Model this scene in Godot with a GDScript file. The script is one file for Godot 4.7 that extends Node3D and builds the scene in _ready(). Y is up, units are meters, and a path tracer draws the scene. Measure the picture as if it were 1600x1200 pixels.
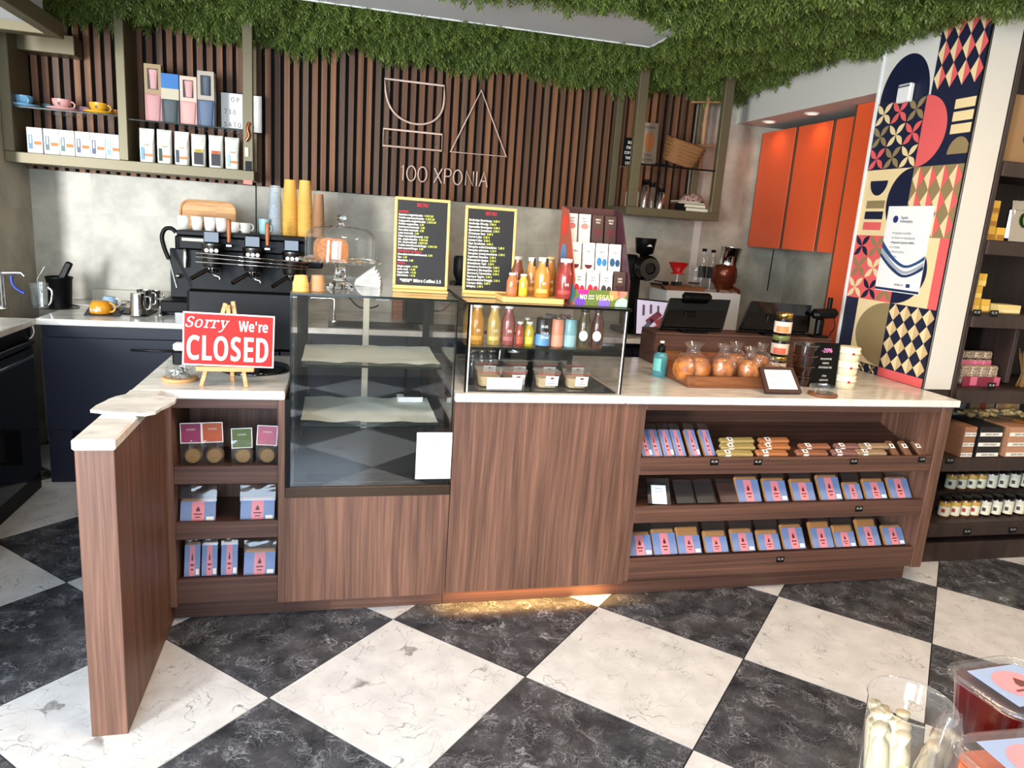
extends Node3D
# A cafe and delicatessen: counter with glass cases, slatted back wall, planted ceiling, printed side wall.
# X runs along the counter, Z towards the shop door; the toe-kick of the counter stands near z = 0.

const F := 1132.0                                   # focal length in pixels of a 1600 x 1200 frame
const CAM := Vector3(0.0, 1.5264, 2.6691)
const TILE := 0.6
const EXPOSURE := 1.0
const LAMP := 2.8
var B := Basis.IDENTITY                             # camera basis
var M := {}                                         # materials
var taken := {}
var rng := RandomNumberGenerator.new()
var font_sans: SystemFont
var font_bold: SystemFont
var font_serif: SystemFont
var font_hand: SystemFont

func _ready():
	rng.seed = 7
	make_camera_and_light()
	make_fonts()
	make_materials()
	build_shell()
	build_floor()
	build_slats()
	build_ceiling_green()
	build_counter()
	build_back_counters()
	build_wall_shelves()
	build_niche_and_mural()
	build_retail_shelf()
	build_glass_cases()
	build_things_on_case_one()
	build_things_on_case_two()
	build_case_two_stock()
	build_left_counter_things()
	build_espresso_corner()
	build_back_left_things()
	build_till_area()
	build_bakery_things()
	build_shelf_stock_left()
	build_shelf_stock_right()
	build_upper_left_stock()
	build_upper_right_stock()
	build_retail_stock()
	build_foreground()

func make_camera_and_light():
	var c := Camera3D.new()
	c.name = "camera"
	c.position = CAM
	B = Basis.from_euler(Vector3(deg_to_rad(-12.33), deg_to_rad(-14.08), deg_to_rad(4.06)), EULER_ORDER_YXZ)
	c.basis = B
	c.fov = rad_to_deg(2.0 * atan(600.0 / F))
	c.near = 0.05
	c.far = 200.0
	add_child(c)
	c.current = true
	var sky_m := ProceduralSkyMaterial.new()
	sky_m.sky_top_color = Color(0.42, 0.58, 0.86)
	sky_m.sky_horizon_color = Color(0.80, 0.86, 0.95)
	sky_m.ground_horizon_color = Color(0.62, 0.62, 0.60)
	sky_m.ground_bottom_color = Color(0.35, 0.34, 0.32)
	var sky := Sky.new()
	sky.sky_material = sky_m
	var e := Environment.new()
	e.background_mode = Environment.BG_SKY
	e.sky = sky
	e.background_energy_multiplier = 1.0
	e.tonemap_mode = Environment.TONE_MAPPER_LINEAR
	e.tonemap_exposure = EXPOSURE
	e.sdfgi_enabled = true
	e.ssao_enabled = true
	e.ssil_enabled = true
	var w := WorldEnvironment.new()
	w.name = "world_environment"
	w.environment = e
	add_child(w)
	# daylight through the open street door, far left behind the camera
	daylight("street_door_daylight", Vector3(-3.70, 1.25, 4.42), Vector2(0.80, 2.1), Vector3(-0.2, 1.0, -0.6), Color(0.97, 0.98, 1.0), 56.0)
	# daylight through the shop window behind the camera
	daylight("shop_window_daylight", Vector3(-0.9, 1.55, 4.42), Vector2(2.4, 1.5), Vector3(-0.6, 0.6, 0.0), Color(0.84, 0.92, 1.0), 18.0)

func daylight(called: String, at: Vector3, size: Vector2, to: Vector3, color: Color, energy: float):
	var a := AreaLight3D.new()
	a.name = called
	a.area_size = size
	a.area_normalize_energy = true
	a.light_color = color
	a.light_energy = energy
	a.shadow_enabled = true
	a.area_range = 20.0
	add_child(a)
	a.position = at
	a.look_at_from_position(at, Vector3(to.x, at.y, to.z) if absf(to.y - at.y) < 5.0 else to, Vector3.UP)

# ---------------------------------------------------------------- pixels of the photograph to points
func ray(px: float, py: float) -> Vector3:
	return B * Vector3((px - 800.0) / F, (600.0 - py) / F, -1.0)
func py_at(px: float, py: float, y: float) -> Vector3:      # the point of a pixel on a level surface
	var d := ray(px, py)
	return CAM + d * ((y - CAM.y) / d.y)
func pz_at(px: float, py: float, z: float) -> Vector3:      # on an upright surface facing the shop
	var d := ray(px, py)
	return CAM + d * ((z - CAM.z) / d.z)
func px_at(px: float, py: float, x: float) -> Vector3:      # on an upright surface facing left
	var d := ray(px, py)
	return CAM + d * ((x - CAM.x) / d.x)
func top_of(p: Vector3, px: float, py: float) -> float:     # height of a pixel above the spot p
	var d := ray(px, py)
	var f := -B.z
	f.y = 0.0
	f = f.normalized()
	return CAM.y + d.y * ((p - CAM).dot(f) / d.dot(f))
func metres(p: Vector3, pixels: float) -> float:            # how long so many pixels are at p
	return pixels * (p - CAM).dot(-B.z) / F

# ---------------------------------------------------------------- nodes
func numbered(called: String, parent: Node) -> String:
	var k := str(parent.get_instance_id()) + called
	var n: int = taken.get(k, 0)
	taken[k] = n + 1
	return called if n == 0 else "%s_%03d" % [called, n]
func thing(called: String, label: String, category: String, at := Vector3.ZERO, turn := 0.0, group := "") -> Node3D:
	var o := Node3D.new()
	o.name = numbered(called, self)
	add_child(o)
	o.position = at
	o.rotation.y = turn
	o.set_meta("label", label)
	o.set_meta("category", category)
	if group != "":
		o.set_meta("group", group)
	return o
func copy(o: Node3D, at: Vector3, turn := 0.0, label := "") -> Node3D:
	var base := String(o.name)
	if base.length() > 4 and base[-4] == "_" and base.right(3).is_valid_int():
		base = base.left(-4)
	var c: Node3D = o.duplicate()
	c.name = numbered(base, self)
	add_child(c)
	c.position = at
	c.rotation.y = turn
	if label != "":
		c.set_meta("label", label)
	return c
func part(parent: Node, called: String, s, m: Material, label := "") -> MeshInstance3D:
	var o := MeshInstance3D.new()
	o.name = numbered(called, parent)
	if s is SurfaceTool:
		s.generate_normals()
		o.mesh = s.commit()
	else:
		o.mesh = s
	o.material_override = m
	parent.add_child(o)
	if label != "":
		o.set_meta("label", label)
	return o
func struct(called: String, s, m: Material, label := "", category := "") -> MeshInstance3D:
	var o := part(self, called, s, m)
	o.set_meta("kind", "structure")
	o.set_meta("label", label)
	o.set_meta("category", category)
	return o

# ---------------------------------------------------------------- shapes (corners given anticlockwise seen from outside)
func st() -> SurfaceTool:
	var s := SurfaceTool.new()
	s.begin(Mesh.PRIMITIVE_TRIANGLES)
	return s
func tri(s: SurfaceTool, a: Vector3, b: Vector3, c: Vector3):
	s.add_vertex(a)
	s.add_vertex(c)
	s.add_vertex(b)
func quad(s: SurfaceTool, a: Vector3, b: Vector3, c: Vector3, d: Vector3):
	tri(s, a, b, c)
	tri(s, a, c, d)
func uvquad(s: SurfaceTool, a: Vector3, b: Vector3, c: Vector3, d: Vector3):
	var v := [a, c, b, a, d, c]
	var t := [Vector2(0, 1), Vector2(1, 0), Vector2(1, 1), Vector2(0, 1), Vector2(0, 0), Vector2(1, 0)]
	for i in 6:
		s.set_uv(t[i])
		s.add_vertex(v[i])
# a box with chamfered edges, from corner lo to corner hi
func box(s: SurfaceTool, lo: Vector3, hi: Vector3, ch := 0.002, xf := Transform3D.IDENTITY):
	s.set_smooth_group(-1)
	var c := minf(ch, minf(hi.x - lo.x, minf(hi.y - lo.y, hi.z - lo.z)) * 0.45)
	var mid := (lo + hi) * 0.5
	var h := (hi - lo) * 0.5
	var P := func(sx: int, sy: int, sz: int, axis: int) -> Vector3:
		var p := Vector3(sx * h.x, sy * h.y, sz * h.z)
		if axis != 0: p.x -= sx * c
		if axis != 1: p.y -= sy * c
		if axis != 2: p.z -= sz * c
		return xf * (mid + p)
	for sg in [-1, 1]:
		var f := [[P.call(sg, -sg, -1, 0), P.call(sg, sg, -1, 0), P.call(sg, sg, 1, 0), P.call(sg, -sg, 1, 0)],
			[P.call(-1, sg, -sg, 1), P.call(-1, sg, sg, 1), P.call(1, sg, sg, 1), P.call(1, sg, -sg, 1)],
			[P.call(-sg, -1, sg, 2), P.call(sg, -1, sg, 2), P.call(sg, 1, sg, 2), P.call(-sg, 1, sg, 2)]]
		for q in f:
			quad(s, q[0], q[1], q[2], q[3])
	if c < 0.0002:
		return
	for a in [-1, 1]:
		for b in [-1, 1]:
			var q1 := [P.call(a, b, -1, 0), P.call(a, b, 1, 0), P.call(a, b, 1, 1), P.call(a, b, -1, 1)]
			var q2 := [P.call(a, -1, b, 0), P.call(a, -1, b, 2), P.call(a, 1, b, 2), P.call(a, 1, b, 0)]
			var q3 := [P.call(-1, a, b, 1), P.call(1, a, b, 1), P.call(1, a, b, 2), P.call(-1, a, b, 2)]
			if a * b < 0:
				q1.reverse()
				q2.reverse()
				q3.reverse()
			quad(s, q1[3], q1[2], q1[1], q1[0])
			quad(s, q2[3], q2[2], q2[1], q2[0])
			quad(s, q3[3], q3[2], q3[1], q3[0])
	for a in [-1, 1]:
		for b in [-1, 1]:
			for d in [-1, 1]:
				var p := [P.call(a, b, d, 0), P.call(a, b, d, 1), P.call(a, b, d, 2)]
				if a * b * d < 0:
					p.reverse()
				tri(s, p[0], p[1], p[2])
func boxc(s: SurfaceTool, at: Vector3, size: Vector3, ch := 0.002, xf := Transform3D.IDENTITY):   # base centre and size
	box(s, at - Vector3(size.x, 0, size.z) * 0.5, at + Vector3(size.x * 0.5, size.y, size.z * 0.5), ch, xf)
func box_mesh(size: Vector3, ch := 0.002) -> ArrayMesh:
	var s := st()
	boxc(s, Vector3.ZERO, size, ch)
	s.generate_normals()
	return s.commit()
# turned shape: profile of Vector2(radius, height) from the foot up
func lathe(s: SurfaceTool, prof: Array, seg := 24, xf := Transform3D.IDENTITY, smooth := true):
	for j in prof.size() - 1:
		var a: Vector2 = prof[j]
		var b: Vector2 = prof[j + 1]
		s.set_smooth_group(0 if smooth and absf(a.x - b.x) < absf(a.y - b.y) * 6.0 else j + 1)
		for i in seg:
			var t0 := TAU * i / seg
			var t1 := TAU * (i + 1) / seg
			var d0 := Vector3(cos(t0), 0, -sin(t0))
			var d1 := Vector3(cos(t1), 0, -sin(t1))
			var p := xf * (d0 * a.x + Vector3(0, a.y, 0))
			var q := xf * (d1 * a.x + Vector3(0, a.y, 0))
			var u := xf * (d1 * b.x + Vector3(0, b.y, 0))
			var v := xf * (d0 * b.x + Vector3(0, b.y, 0))
			if a.x > 1e-5:
				tri(s, p, q, u)
			if b.x > 1e-5:
				tri(s, p, u, v)
func lathe_mesh(prof: Array, seg := 24) -> ArrayMesh:
	var s := st()
	lathe(s, prof, seg)
	s.generate_normals()
	return s.commit()
func cyl(s: SurfaceTool, at: Vector3, r: float, h: float, seg := 20, xf := Transform3D.IDENTITY):
	lathe(s, [Vector2(0, 0), Vector2(r, 0), Vector2(r, h), Vector2(0, h)], seg, xf * Transform3D(Basis.IDENTITY, at))
# round bar along a line of points
func tube(s: SurfaceTool, pts: Array, r: float, seg := 8, closed := false):
	s.set_smooth_group(0)
	var n := pts.size()
	var rings := []
	var last := Vector3.ZERO
	for i in n:
		var a: Vector3 = pts[(i - 1 + n) % n] if closed or i > 0 else pts[i]
		var b: Vector3 = pts[(i + 1) % n] if closed or i < n - 1 else pts[i]
		var d := (b - a).normalized()
		var u := last - d * last.dot(d)
		if u.length() < 0.01:
			u = d.cross(Vector3.UP if absf(d.y) < 0.9 else Vector3.RIGHT)
		u = u.normalized()
		last = u
		var v := d.cross(u)
		var ring := []
		for k in seg:
			var t := TAU * k / seg
			ring.append(pts[i] + (u * cos(t) + v * sin(t)) * r)
		rings.append(ring)
	for i in (n if closed else n - 1):
		for k in seg:
			var k2 := (k + 1) % seg
			quad(s, rings[i][k], rings[i][k2], rings[(i + 1) % n][k2], rings[(i + 1) % n][k])
	if not closed:
		s.set_smooth_group(1)
		for k in range(1, seg - 1):
			tri(s, rings[0][0], rings[0][k + 1], rings[0][k])
			tri(s, rings[n - 1][0], rings[n - 1][k], rings[n - 1][k + 1])
# flat outline (anticlockwise, x right, y up) pushed back along -z from z = depth to z = 0
func prism(s: SurfaceTool, poly: PackedVector2Array, depth: float, xf := Transform3D.IDENTITY, smooth_side := false):
	var p := poly
	if Geometry2D.is_polygon_clockwise(p):
		p.reverse()
	s.set_smooth_group(-1)
	var t := Geometry2D.triangulate_polygon(p)
	for i in range(0, t.size(), 3):
		var a := p[t[i]]
		var b := p[t[i + 1]]
		var c := p[t[i + 2]]
		if (b - a).cross(c - a) < 0:
			var k := b
			b = c
			c = k
		tri(s, xf * Vector3(a.x, a.y, depth), xf * Vector3(b.x, b.y, depth), xf * Vector3(c.x, c.y, depth))
		if depth > 0.0:
			tri(s, xf * Vector3(a.x, a.y, 0), xf * Vector3(c.x, c.y, 0), xf * Vector3(b.x, b.y, 0))
	if depth <= 0.0:
		return
	s.set_smooth_group(0 if smooth_side else -1)
	for i in p.size():
		var a := p[i]
		var b := p[(i + 1) % p.size()]
		quad(s, xf * Vector3(a.x, a.y, 0), xf * Vector3(b.x, b.y, 0), xf * Vector3(b.x, b.y, depth), xf * Vector3(a.x, a.y, depth))
func rounded(w: float, h: float, r: float, n := 4) -> PackedVector2Array:
	var p := PackedVector2Array()
	var c := [Vector2(w / 2 - r, h / 2 - r), Vector2(-w / 2 + r, h / 2 - r), Vector2(-w / 2 + r, -h / 2 + r), Vector2(w / 2 - r, -h / 2 + r)]
	for k in 4:
		for i in n + 1:
			var t := PI / 2 * (k + float(i) / n)
			p.append(c[k] + Vector2(cos(t), sin(t)) * r)
	return p
func ellipse(rx: float, ry: float, n := 24, a0 := 0.0, a1 := TAU) -> PackedVector2Array:
	var p := PackedVector2Array()
	for i in (n if a1 - a0 > TAU - 0.01 else n + 1):
		var t := a0 + (a1 - a0) * i / n
		p.append(Vector2(cos(t) * rx, sin(t) * ry))
	return p
# lettering: text lying in the xy plane, read from +z; size is the cap height in metres
func text(s: SurfaceTool, words: String, at: Vector3, size: float, f: Font = null, squeeze := 1.0, align := 0, depth := 0.0, xf := Transform3D.IDENTITY):
	if words.strip_edges() == "":
		return
	var t := TextMesh.new()
	t.text = words
	t.font = f if f else font_sans
	t.font_size = 24
	t.pixel_size = size / 17.2
	t.curve_step = 2.0
	t.depth = depth
	t.horizontal_alignment = [HORIZONTAL_ALIGNMENT_LEFT, HORIZONTAL_ALIGNMENT_CENTER, HORIZONTAL_ALIGNMENT_RIGHT][align]
	t.vertical_alignment = VERTICAL_ALIGNMENT_CENTER
	if t.get_surface_count() > 0:
		s.append_from(t, 0, xf * Transform3D(Basis.from_scale(Vector3(squeeze, 1, 1)), at))
func lettering(parent: Node, s: SurfaceTool, m: Material, called := "lettering") -> MeshInstance3D:
	var o := MeshInstance3D.new()
	o.name = numbered(called, parent)
	o.mesh = s.commit()
	o.material_override = m
	parent.add_child(o)
	return o
func make_fonts():
	font_sans = SystemFont.new()
	font_sans.font_names = PackedStringArray(["Droid Sans"])
	font_bold = SystemFont.new()
	font_bold.font_names = PackedStringArray(["Droid Sans"])
	font_bold.font_weight = 700
	font_serif = SystemFont.new()
	font_serif.font_names = PackedStringArray(["Droid Serif"])
	font_hand = SystemFont.new()
	font_hand.font_names = PackedStringArray(["Droid Sans Mono"])
# ---------------------------------------------------------------- materials
func mat(key: String, c: Color, rough := 0.6, metal := 0.0, spec := 0.5) -> StandardMaterial3D:
	var m := StandardMaterial3D.new()
	m.resource_name = key
	m.albedo_color = c
	m.roughness = rough
	m.metallic = metal
	m.metallic_specular = spec
	M[key] = m
	return m
func glass(key: String, c: Color, alpha: float, rough := 0.02) -> StandardMaterial3D:
	var m := mat(key, Color(c.r, c.g, c.b, alpha), rough)
	m.transparency = BaseMaterial3D.TRANSPARENCY_ALPHA
	return m
func tint(c: Color, rough := 0.55) -> StandardMaterial3D:        # a plain colour, made once
	var k := "tint_%s_%d" % [c.to_html(false), int(rough * 100)]
	return M[k] if M.has(k) else mat(k, c, rough)
func noise(sd: int, freq: float, octaves := 4, ridged := false) -> FastNoiseLite:
	var n := FastNoiseLite.new()
	n.seed = sd
	n.noise_type = FastNoiseLite.TYPE_SIMPLEX_SMOOTH
	n.frequency = freq
	n.fractal_type = FastNoiseLite.FRACTAL_RIDGED if ridged else FastNoiseLite.FRACTAL_FBM
	n.fractal_octaves = octaves
	return n
func image_material(key: String, im: Image, rough := 0.6, scale := Vector3.ONE, triplanar := true) -> StandardMaterial3D:
	im.generate_mipmaps()
	var m := mat(key, Color.WHITE, rough)
	m.albedo_texture = ImageTexture.create_from_image(im)
	if triplanar:
		m.uv1_triplanar = true
		m.uv1_world_triplanar = true
		m.uv1_scale = scale
		m.uv1_triplanar_sharpness = 8.0
	return m
# wood grain; the grain runs along v, or along u when turned
func wood_image(sd: int, dark: Color, light: Color, turned := false, n := 512, cath := 0.8) -> Image:
	var im := Image.create(n, n, false, Image.FORMAT_RGB8)
	var fine := noise(sd, 0.16, 3)
	var broad := noise(sd + 1, 0.016, 3)
	var ring := noise(sd + 2, 0.006, 2)
	for y in n:
		for x in n:
			var wob := ring.get_noise_2d(x * 1.2, y * 0.35) * 12.0
			var g := fine.get_noise_2d(x + wob * 0.3, y * 0.035) * 0.55
			g += broad.get_noise_2d((x + wob) * 2.2, y * 0.10) * 0.75
			g += sin((x + wob * 2.0) * 0.4) * 0.07 * cath
			var c := dark.lerp(light, clampf(0.5 + g * 0.75, 0.0, 1.0))
			if turned:
				im.set_pixel(y, x, c)
			else:
				im.set_pixel(x, y, c)
	return im
# marble: ground colour with veins; each vein line follows the zero line of a warped noise
func marble_image(sd: int, ground: Color, ground2: Color, vein: Color, width: float, count: int, strength: float, jag := 22.0, keep := 0.0, n := 512) -> Image:
	var im := Image.create(n, n, false, Image.FORMAT_RGB8)
	var cloud := noise(sd, 0.008, 4)
	var warp := noise(sd + 3, 0.007, 5)
	var fade := noise(sd + 5, 0.009, 2)
	var veins := []
	for k in count:
		veins.append([noise(sd + 11 + k * 7, 0.0030 * pow(1.6, k), 2), width * pow(1.36, k), pow(0.84, k)])
	for y in n:
		for x in n:
			var wx := warp.get_noise_2d(x, y) * jag * 2.2
			var wy := warp.get_noise_2d(x + 900, y) * jag * 2.2
			var c := ground.lerp(ground2, clampf(0.5 + cloud.get_noise_2d(x, y) * 0.9, 0, 1))
			var a := 0.0
			var fd := clampf(keep + 0.35 + fade.get_noise_2d(x, y) * 2.2, keep, 1.0)
			for v in veins:
				var d: float = absf(v[0].get_noise_2d(x * 1.0 + wx, y * 1.25 + wy))
				a = maxf(a, clampf(1.0 - d / v[1], 0.0, 1.0) * v[2])
			c = c.lerp(vein, clampf(a * fd * strength, 0.0, 1.0))
			im.set_pixel(x, y, c)
	return im
func plaster_image(sd: int, a: Color, b: Color, n := 512) -> Image:
	var im := Image.create(n, n, false, Image.FORMAT_RGB8)
	var big := noise(sd, 0.010, 5)
	var spots := noise(sd + 1, 0.05, 3)
	for y in n:
		for x in n:
			var t := 0.5 + big.get_noise_2d(x, y) * 0.9 + spots.get_noise_2d(x, y) * 0.18
			im.set_pixel(x, y, a.lerp(b, clampf(t, 0, 1)))
	return im
func hash_fleck(key: String, a: Color, b: Color, sd: int, f: float, rough := 0.8, scale := 6.0) -> StandardMaterial3D:
	var im := Image.create(128, 128, false, Image.FORMAT_RGB8)
	var n := noise(sd, f, 3)
	for y in 128:
		for x in 128:
			im.set_pixel(x, y, a.lerp(b, clampf(0.5 + n.get_noise_2d(x, y) * 1.3, 0, 1)))
	var m := image_material(key, im, rough, Vector3.ONE * scale)
	m.uv1_world_triplanar = false
	return m
func make_materials():
	var wa := Color(0.295, 0.195, 0.148)
	var wb := Color(0.485, 0.345, 0.27)
	image_material("wood", wood_image(3, wa, wb), 0.5, Vector3(1.35, 0.9, 1.35))
	image_material("wood_flat", wood_image(9, Color(0.225, 0.14, 0.11), Color(0.405, 0.275, 0.215), true), 0.5, Vector3(0.33, 1.5, 1.5))
	image_material("wood_dark", wood_image(15, Color(0.115, 0.075, 0.06), Color(0.22, 0.15, 0.12), false, 256), 0.55, Vector3(1.3, 0.36, 1.3))
	for k in 4:
		image_material("slat_%d" % k, wood_image(40 + k * 5, [Color(0.26, 0.165, 0.10), Color(0.33, 0.20, 0.115), Color(0.27, 0.19, 0.13), Color(0.37, 0.225, 0.13)][k], [Color(0.41, 0.275, 0.175), Color(0.50, 0.33, 0.195), Color(0.43, 0.315, 0.22), Color(0.54, 0.365, 0.22)][k], false, 256), 0.6, Vector3(1.4, 0.36, 1.4))
	image_material("wood_light", wood_image(61, Color(0.66, 0.46, 0.27), Color(0.84, 0.66, 0.44), true, 256), 0.55, Vector3.ONE * 3.0)
	image_material("wood_tray", wood_image(63, Color(0.36, 0.20, 0.10), Color(0.58, 0.36, 0.20), true, 256), 0.55, Vector3.ONE * 2.0)
	image_material("marble_top", marble_image(5, Color(0.90, 0.89, 0.86), Color(0.80, 0.79, 0.76), Color(0.62, 0.61, 0.58), 0.10, 3, 0.45), 0.16, Vector3(0.9, 0.9, 2.0))
	for k in 4:
		image_material("tile_white_%d" % k, marble_image(100 + k * 31, Color(0.82, 0.82, 0.815), Color(0.755, 0.755, 0.75), Color(0.45, 0.44, 0.43), 0.010, 3, 0.8, 24.0, 0.30), 0.2, Vector3.ONE, false)
		image_material("tile_black_%d" % k, marble_image(300 + k * 17, Color(0.16, 0.165, 0.18), Color(0.27, 0.275, 0.29), Color(0.70, 0.71, 0.73), 0.022, 7, 0.85, 42.0, 0.25), 0.17, Vector3.ONE, false)
	image_material("plaster", plaster_image(21, Color(0.60, 0.575, 0.51), Color(0.725, 0.70, 0.63)), 0.42, Vector3.ONE * 0.7)
	mat("white_wall", Color(0.77, 0.755, 0.71), 0.7)
	mat("ceiling_white", Color(0.82, 0.83, 0.83), 0.75)
	mat("soffit", Color(0.80, 0.77, 0.72), 0.7)
	mat("grout", Color(0.055, 0.055, 0.06), 0.85)
	mat("black_gap", Color(0.022, 0.02, 0.02), 0.9)
	mat("olive", Color(0.40, 0.365, 0.265), 0.42, 0.35)
	mat("navy", Color(0.04, 0.06, 0.135), 0.42)
	mat("orange", Color(0.87, 0.345, 0.17), 0.38)
	mat("orange_gap", Color(0.32, 0.20, 0.10), 0.55)
	mat("steel", Color(0.72, 0.71, 0.69), 0.22, 1.0)
	mat("steel_dark", Color(0.34, 0.33, 0.32), 0.3, 1.0)
	mat("chrome", Color(0.86, 0.86, 0.86), 0.07, 1.0)
	mat("gold", Color(0.78, 0.66, 0.36), 0.25, 1.0)
	mat("copper", Color(0.72, 0.40, 0.26), 0.28, 1.0)
	mat("black", Color(0.016, 0.016, 0.017), 0.45, 0.0, 0.3)
	mat("black_gloss", Color(0.012, 0.012, 0.014), 0.08)
	mat("charcoal", Color(0.055, 0.062, 0.066), 0.5, 0.0, 0.35)
	mat("white", Color(0.88, 0.88, 0.86), 0.45)
	mat("paper", Color(0.90, 0.90, 0.88), 0.8)
	mat("cream", Color(0.87, 0.83, 0.72), 0.6)
	mat("porcelain", Color(0.90, 0.89, 0.86), 0.12)
	mat("red_sign", Color(0.80, 0.10, 0.075), 0.5, 0.0, 0.3)
	mat("ink", Color(0.06, 0.06, 0.07), 0.8)
	mat("ink_soft", Color(0.38, 0.38, 0.40), 0.8)
	mat("tube_neon", Color(0.80, 0.69, 0.62), 0.35)
	mat("kraft", Color(0.60, 0.43, 0.27), 0.8)
	mat("label_blue", Color(0.42, 0.50, 0.66), 0.5)
	mat("label_pink", Color(0.84, 0.50, 0.53), 0.5)
	mat("label_mark", Color(0.32, 0.05, 0.09), 0.5)
	mat("edge_green", Color(0.045, 0.10, 0.085), 0.12)
	glass("pane", Color(0.10, 0.16, 0.15), 0.05)
	glass("pane_thin", Color(0.3, 0.32, 0.32), 0.02)
	glass("clear", Color(0.55, 0.60, 0.58), 0.05, 0.03)
	glass("film", Color(0.75, 0.74, 0.72), 0.04, 0.10)
	glass("tub", Color(0.80, 0.79, 0.75), 0.07, 0.06)
	var g := mat("solid_glass", Color(0.97, 0.98, 0.97, 0.0), 0.02)
	g.refraction_enabled = true
	g.refraction_scale = 0.05
	mat("olive_brown", Color(0.24, 0.185, 0.135), 0.35, 0.5)
	mat("steel_plate", Color(0.30, 0.31, 0.32), 0.4, 0.8)
	mat("paper_grey", Color(0.80, 0.83, 0.78), 0.8)
	mat("frame_yellow", Color(0.84, 0.69, 0.42), 0.5)
	mat("lever_wood", Color(0.62, 0.36, 0.19), 0.45)
	glass("cup_clear", Color(0.80, 0.85, 0.88), 0.22, 0.08)
	mat("copper_dark", Color(0.42, 0.19, 0.10), 0.25, 0.5)
	mat("bamboo", Color(0.62, 0.46, 0.31), 0.5)
	var lg := mat("lens_glow", Color(1.0, 0.95, 0.88), 0.4)
	lg.emission_enabled = true
	lg.emission = Color(1.0, 0.86, 0.70)
	lg.emission_energy_multiplier = 1.2
# ---------------------------------------------------------------- the room
const Z_BACK := -2.25
const Z_SLAT := -2.205
const CEIL := 2.66
func slab(lo: Vector3, hi: Vector3, ch := 0.0) -> SurfaceTool:
	var s := st()
	box(s, lo, hi, ch)
	return s
func build_shell():
	struct("wall_back", slab(Vector3(-1.90, -0.06, Z_BACK - 0.15), Vector3(4.75, CEIL + 0.1, Z_BACK)), M.plaster, "greige plaster back wall of the coffee bar", "wall")
	struct("wall_left", slab(Vector3(-1.90, -0.06, Z_BACK), Vector3(-1.75, CEIL + 0.1, -1.72)), M.plaster, "short plaster wall beside the corner sink", "wall")
	struct("wall_left_return", slab(Vector3(-4.60, -0.06, -1.87), Vector3(-1.90, CEIL + 0.1, -1.72)), M.white_wall, "plain wall to the side of the coffee bar", "wall")
	struct("wall_left_outer", slab(Vector3(-4.75, -0.06, -1.87), Vector3(-4.60, CEIL + 0.1, 4.6)), M.white_wall, "plain white outer wall of the shop", "wall")
	struct("wall_right", slab(Vector3(4.60, -0.06, -2.25), Vector3(4.75, CEIL + 0.1, 4.6)), M.white_wall, "plain white wall at the end of the shop", "wall")
	# the street front: a door opening and a wide window
	var f := st()
	for r in [[-4.75, -4.12, -0.06, CEIL + 0.1], [-4.12, -3.28, 2.35, CEIL + 0.1], [-3.28, -2.15, -0.06, CEIL + 0.1], [-2.15, 0.35, -0.06, 0.78], [-2.15, 0.35, 2.35, CEIL + 0.1], [0.35, 4.75, -0.06, CEIL + 0.1]]:
		box(f, Vector3(r[0], r[2], 4.45), Vector3(r[1], r[3], 4.6), 0.0)
	struct("wall_front", f, M.white_wall, "street front wall with door and window openings", "wall")
	struct("window_1", slab(Vector3(-2.15, 0.78, 4.52), Vector3(0.35, 2.35, 4.53)), M.pane_thin, "wide glass shop window to the street", "window")
	struct("ceiling", slab(Vector3(-4.75, CEIL, -2.4), Vector3(4.75, CEIL + 0.1, 4.6)), M.ceiling_white, "plain white ceiling of the shop", "ceiling")
	# vertical joints of the plaster panels
	for q in [[400.0, 300.0], [1084.0, 400.0]]:
		var p := pz_at(q[0], q[1], Z_BACK)
		var s := st()
		var w := 0.003 if q[0] < 800.0 else 0.028
		box(s, Vector3(p.x - w, 0.0, Z_BACK), Vector3(p.x + w, 1.66, Z_BACK + 0.006), 0.0005)
		struct("trim_1" if q[0] < 800.0 else "trim_2", s, M.black_gap if q[0] < 800.0 else M.soffit, "thin dark joint in the plaster above the coffee machine" if q[0] < 800.0 else "pale cover strip on the back wall plaster", "trim")
	# warm ceiling lamps over the shop floor, behind the photographer and to the right
	for p in [Vector3(1.9, CEIL - 0.03, 1.15), Vector3(3.6, CEIL - 0.03, 1.4), Vector3(0.3, CEIL - 0.03, 1.3)]:
		var l := thing("ceiling_lamp", "square warm ceiling lamp over the shop floor", "lamp", p, 0.0, "ceiling lamps over the shop floor")
		var s := st()
		box(s, Vector3(-0.24, 0.0, -0.24), Vector3(0.24, 0.03, 0.24), 0.004)
		part(l, "housing", s, M.white)
		var d := st()
		box(d, Vector3(-0.21, -0.012, -0.21), Vector3(0.21, 0.0, 0.21), 0.002)
		var em := mat("lamp_glow", Color(1.0, 0.93, 0.82), 0.6)
		em.emission_enabled = true
		em.emission = Color(1.0, 0.86, 0.68)
		em.emission_energy_multiplier = 2.0
		part(l, "diffuser", d, em)
		var a := AreaLight3D.new()
		a.name = "lamp_light"
		a.area_size = Vector2(0.42, 0.42)
		a.area_normalize_energy = true
		a.light_color = Color(1.0, 0.84, 0.66)
		a.light_energy = LAMP
		a.area_range = 12.0
		a.shadow_enabled = true
		l.add_child(a)
		a.position = Vector3(0, -0.02, 0)
		a.rotation.x = -PI / 2
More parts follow.
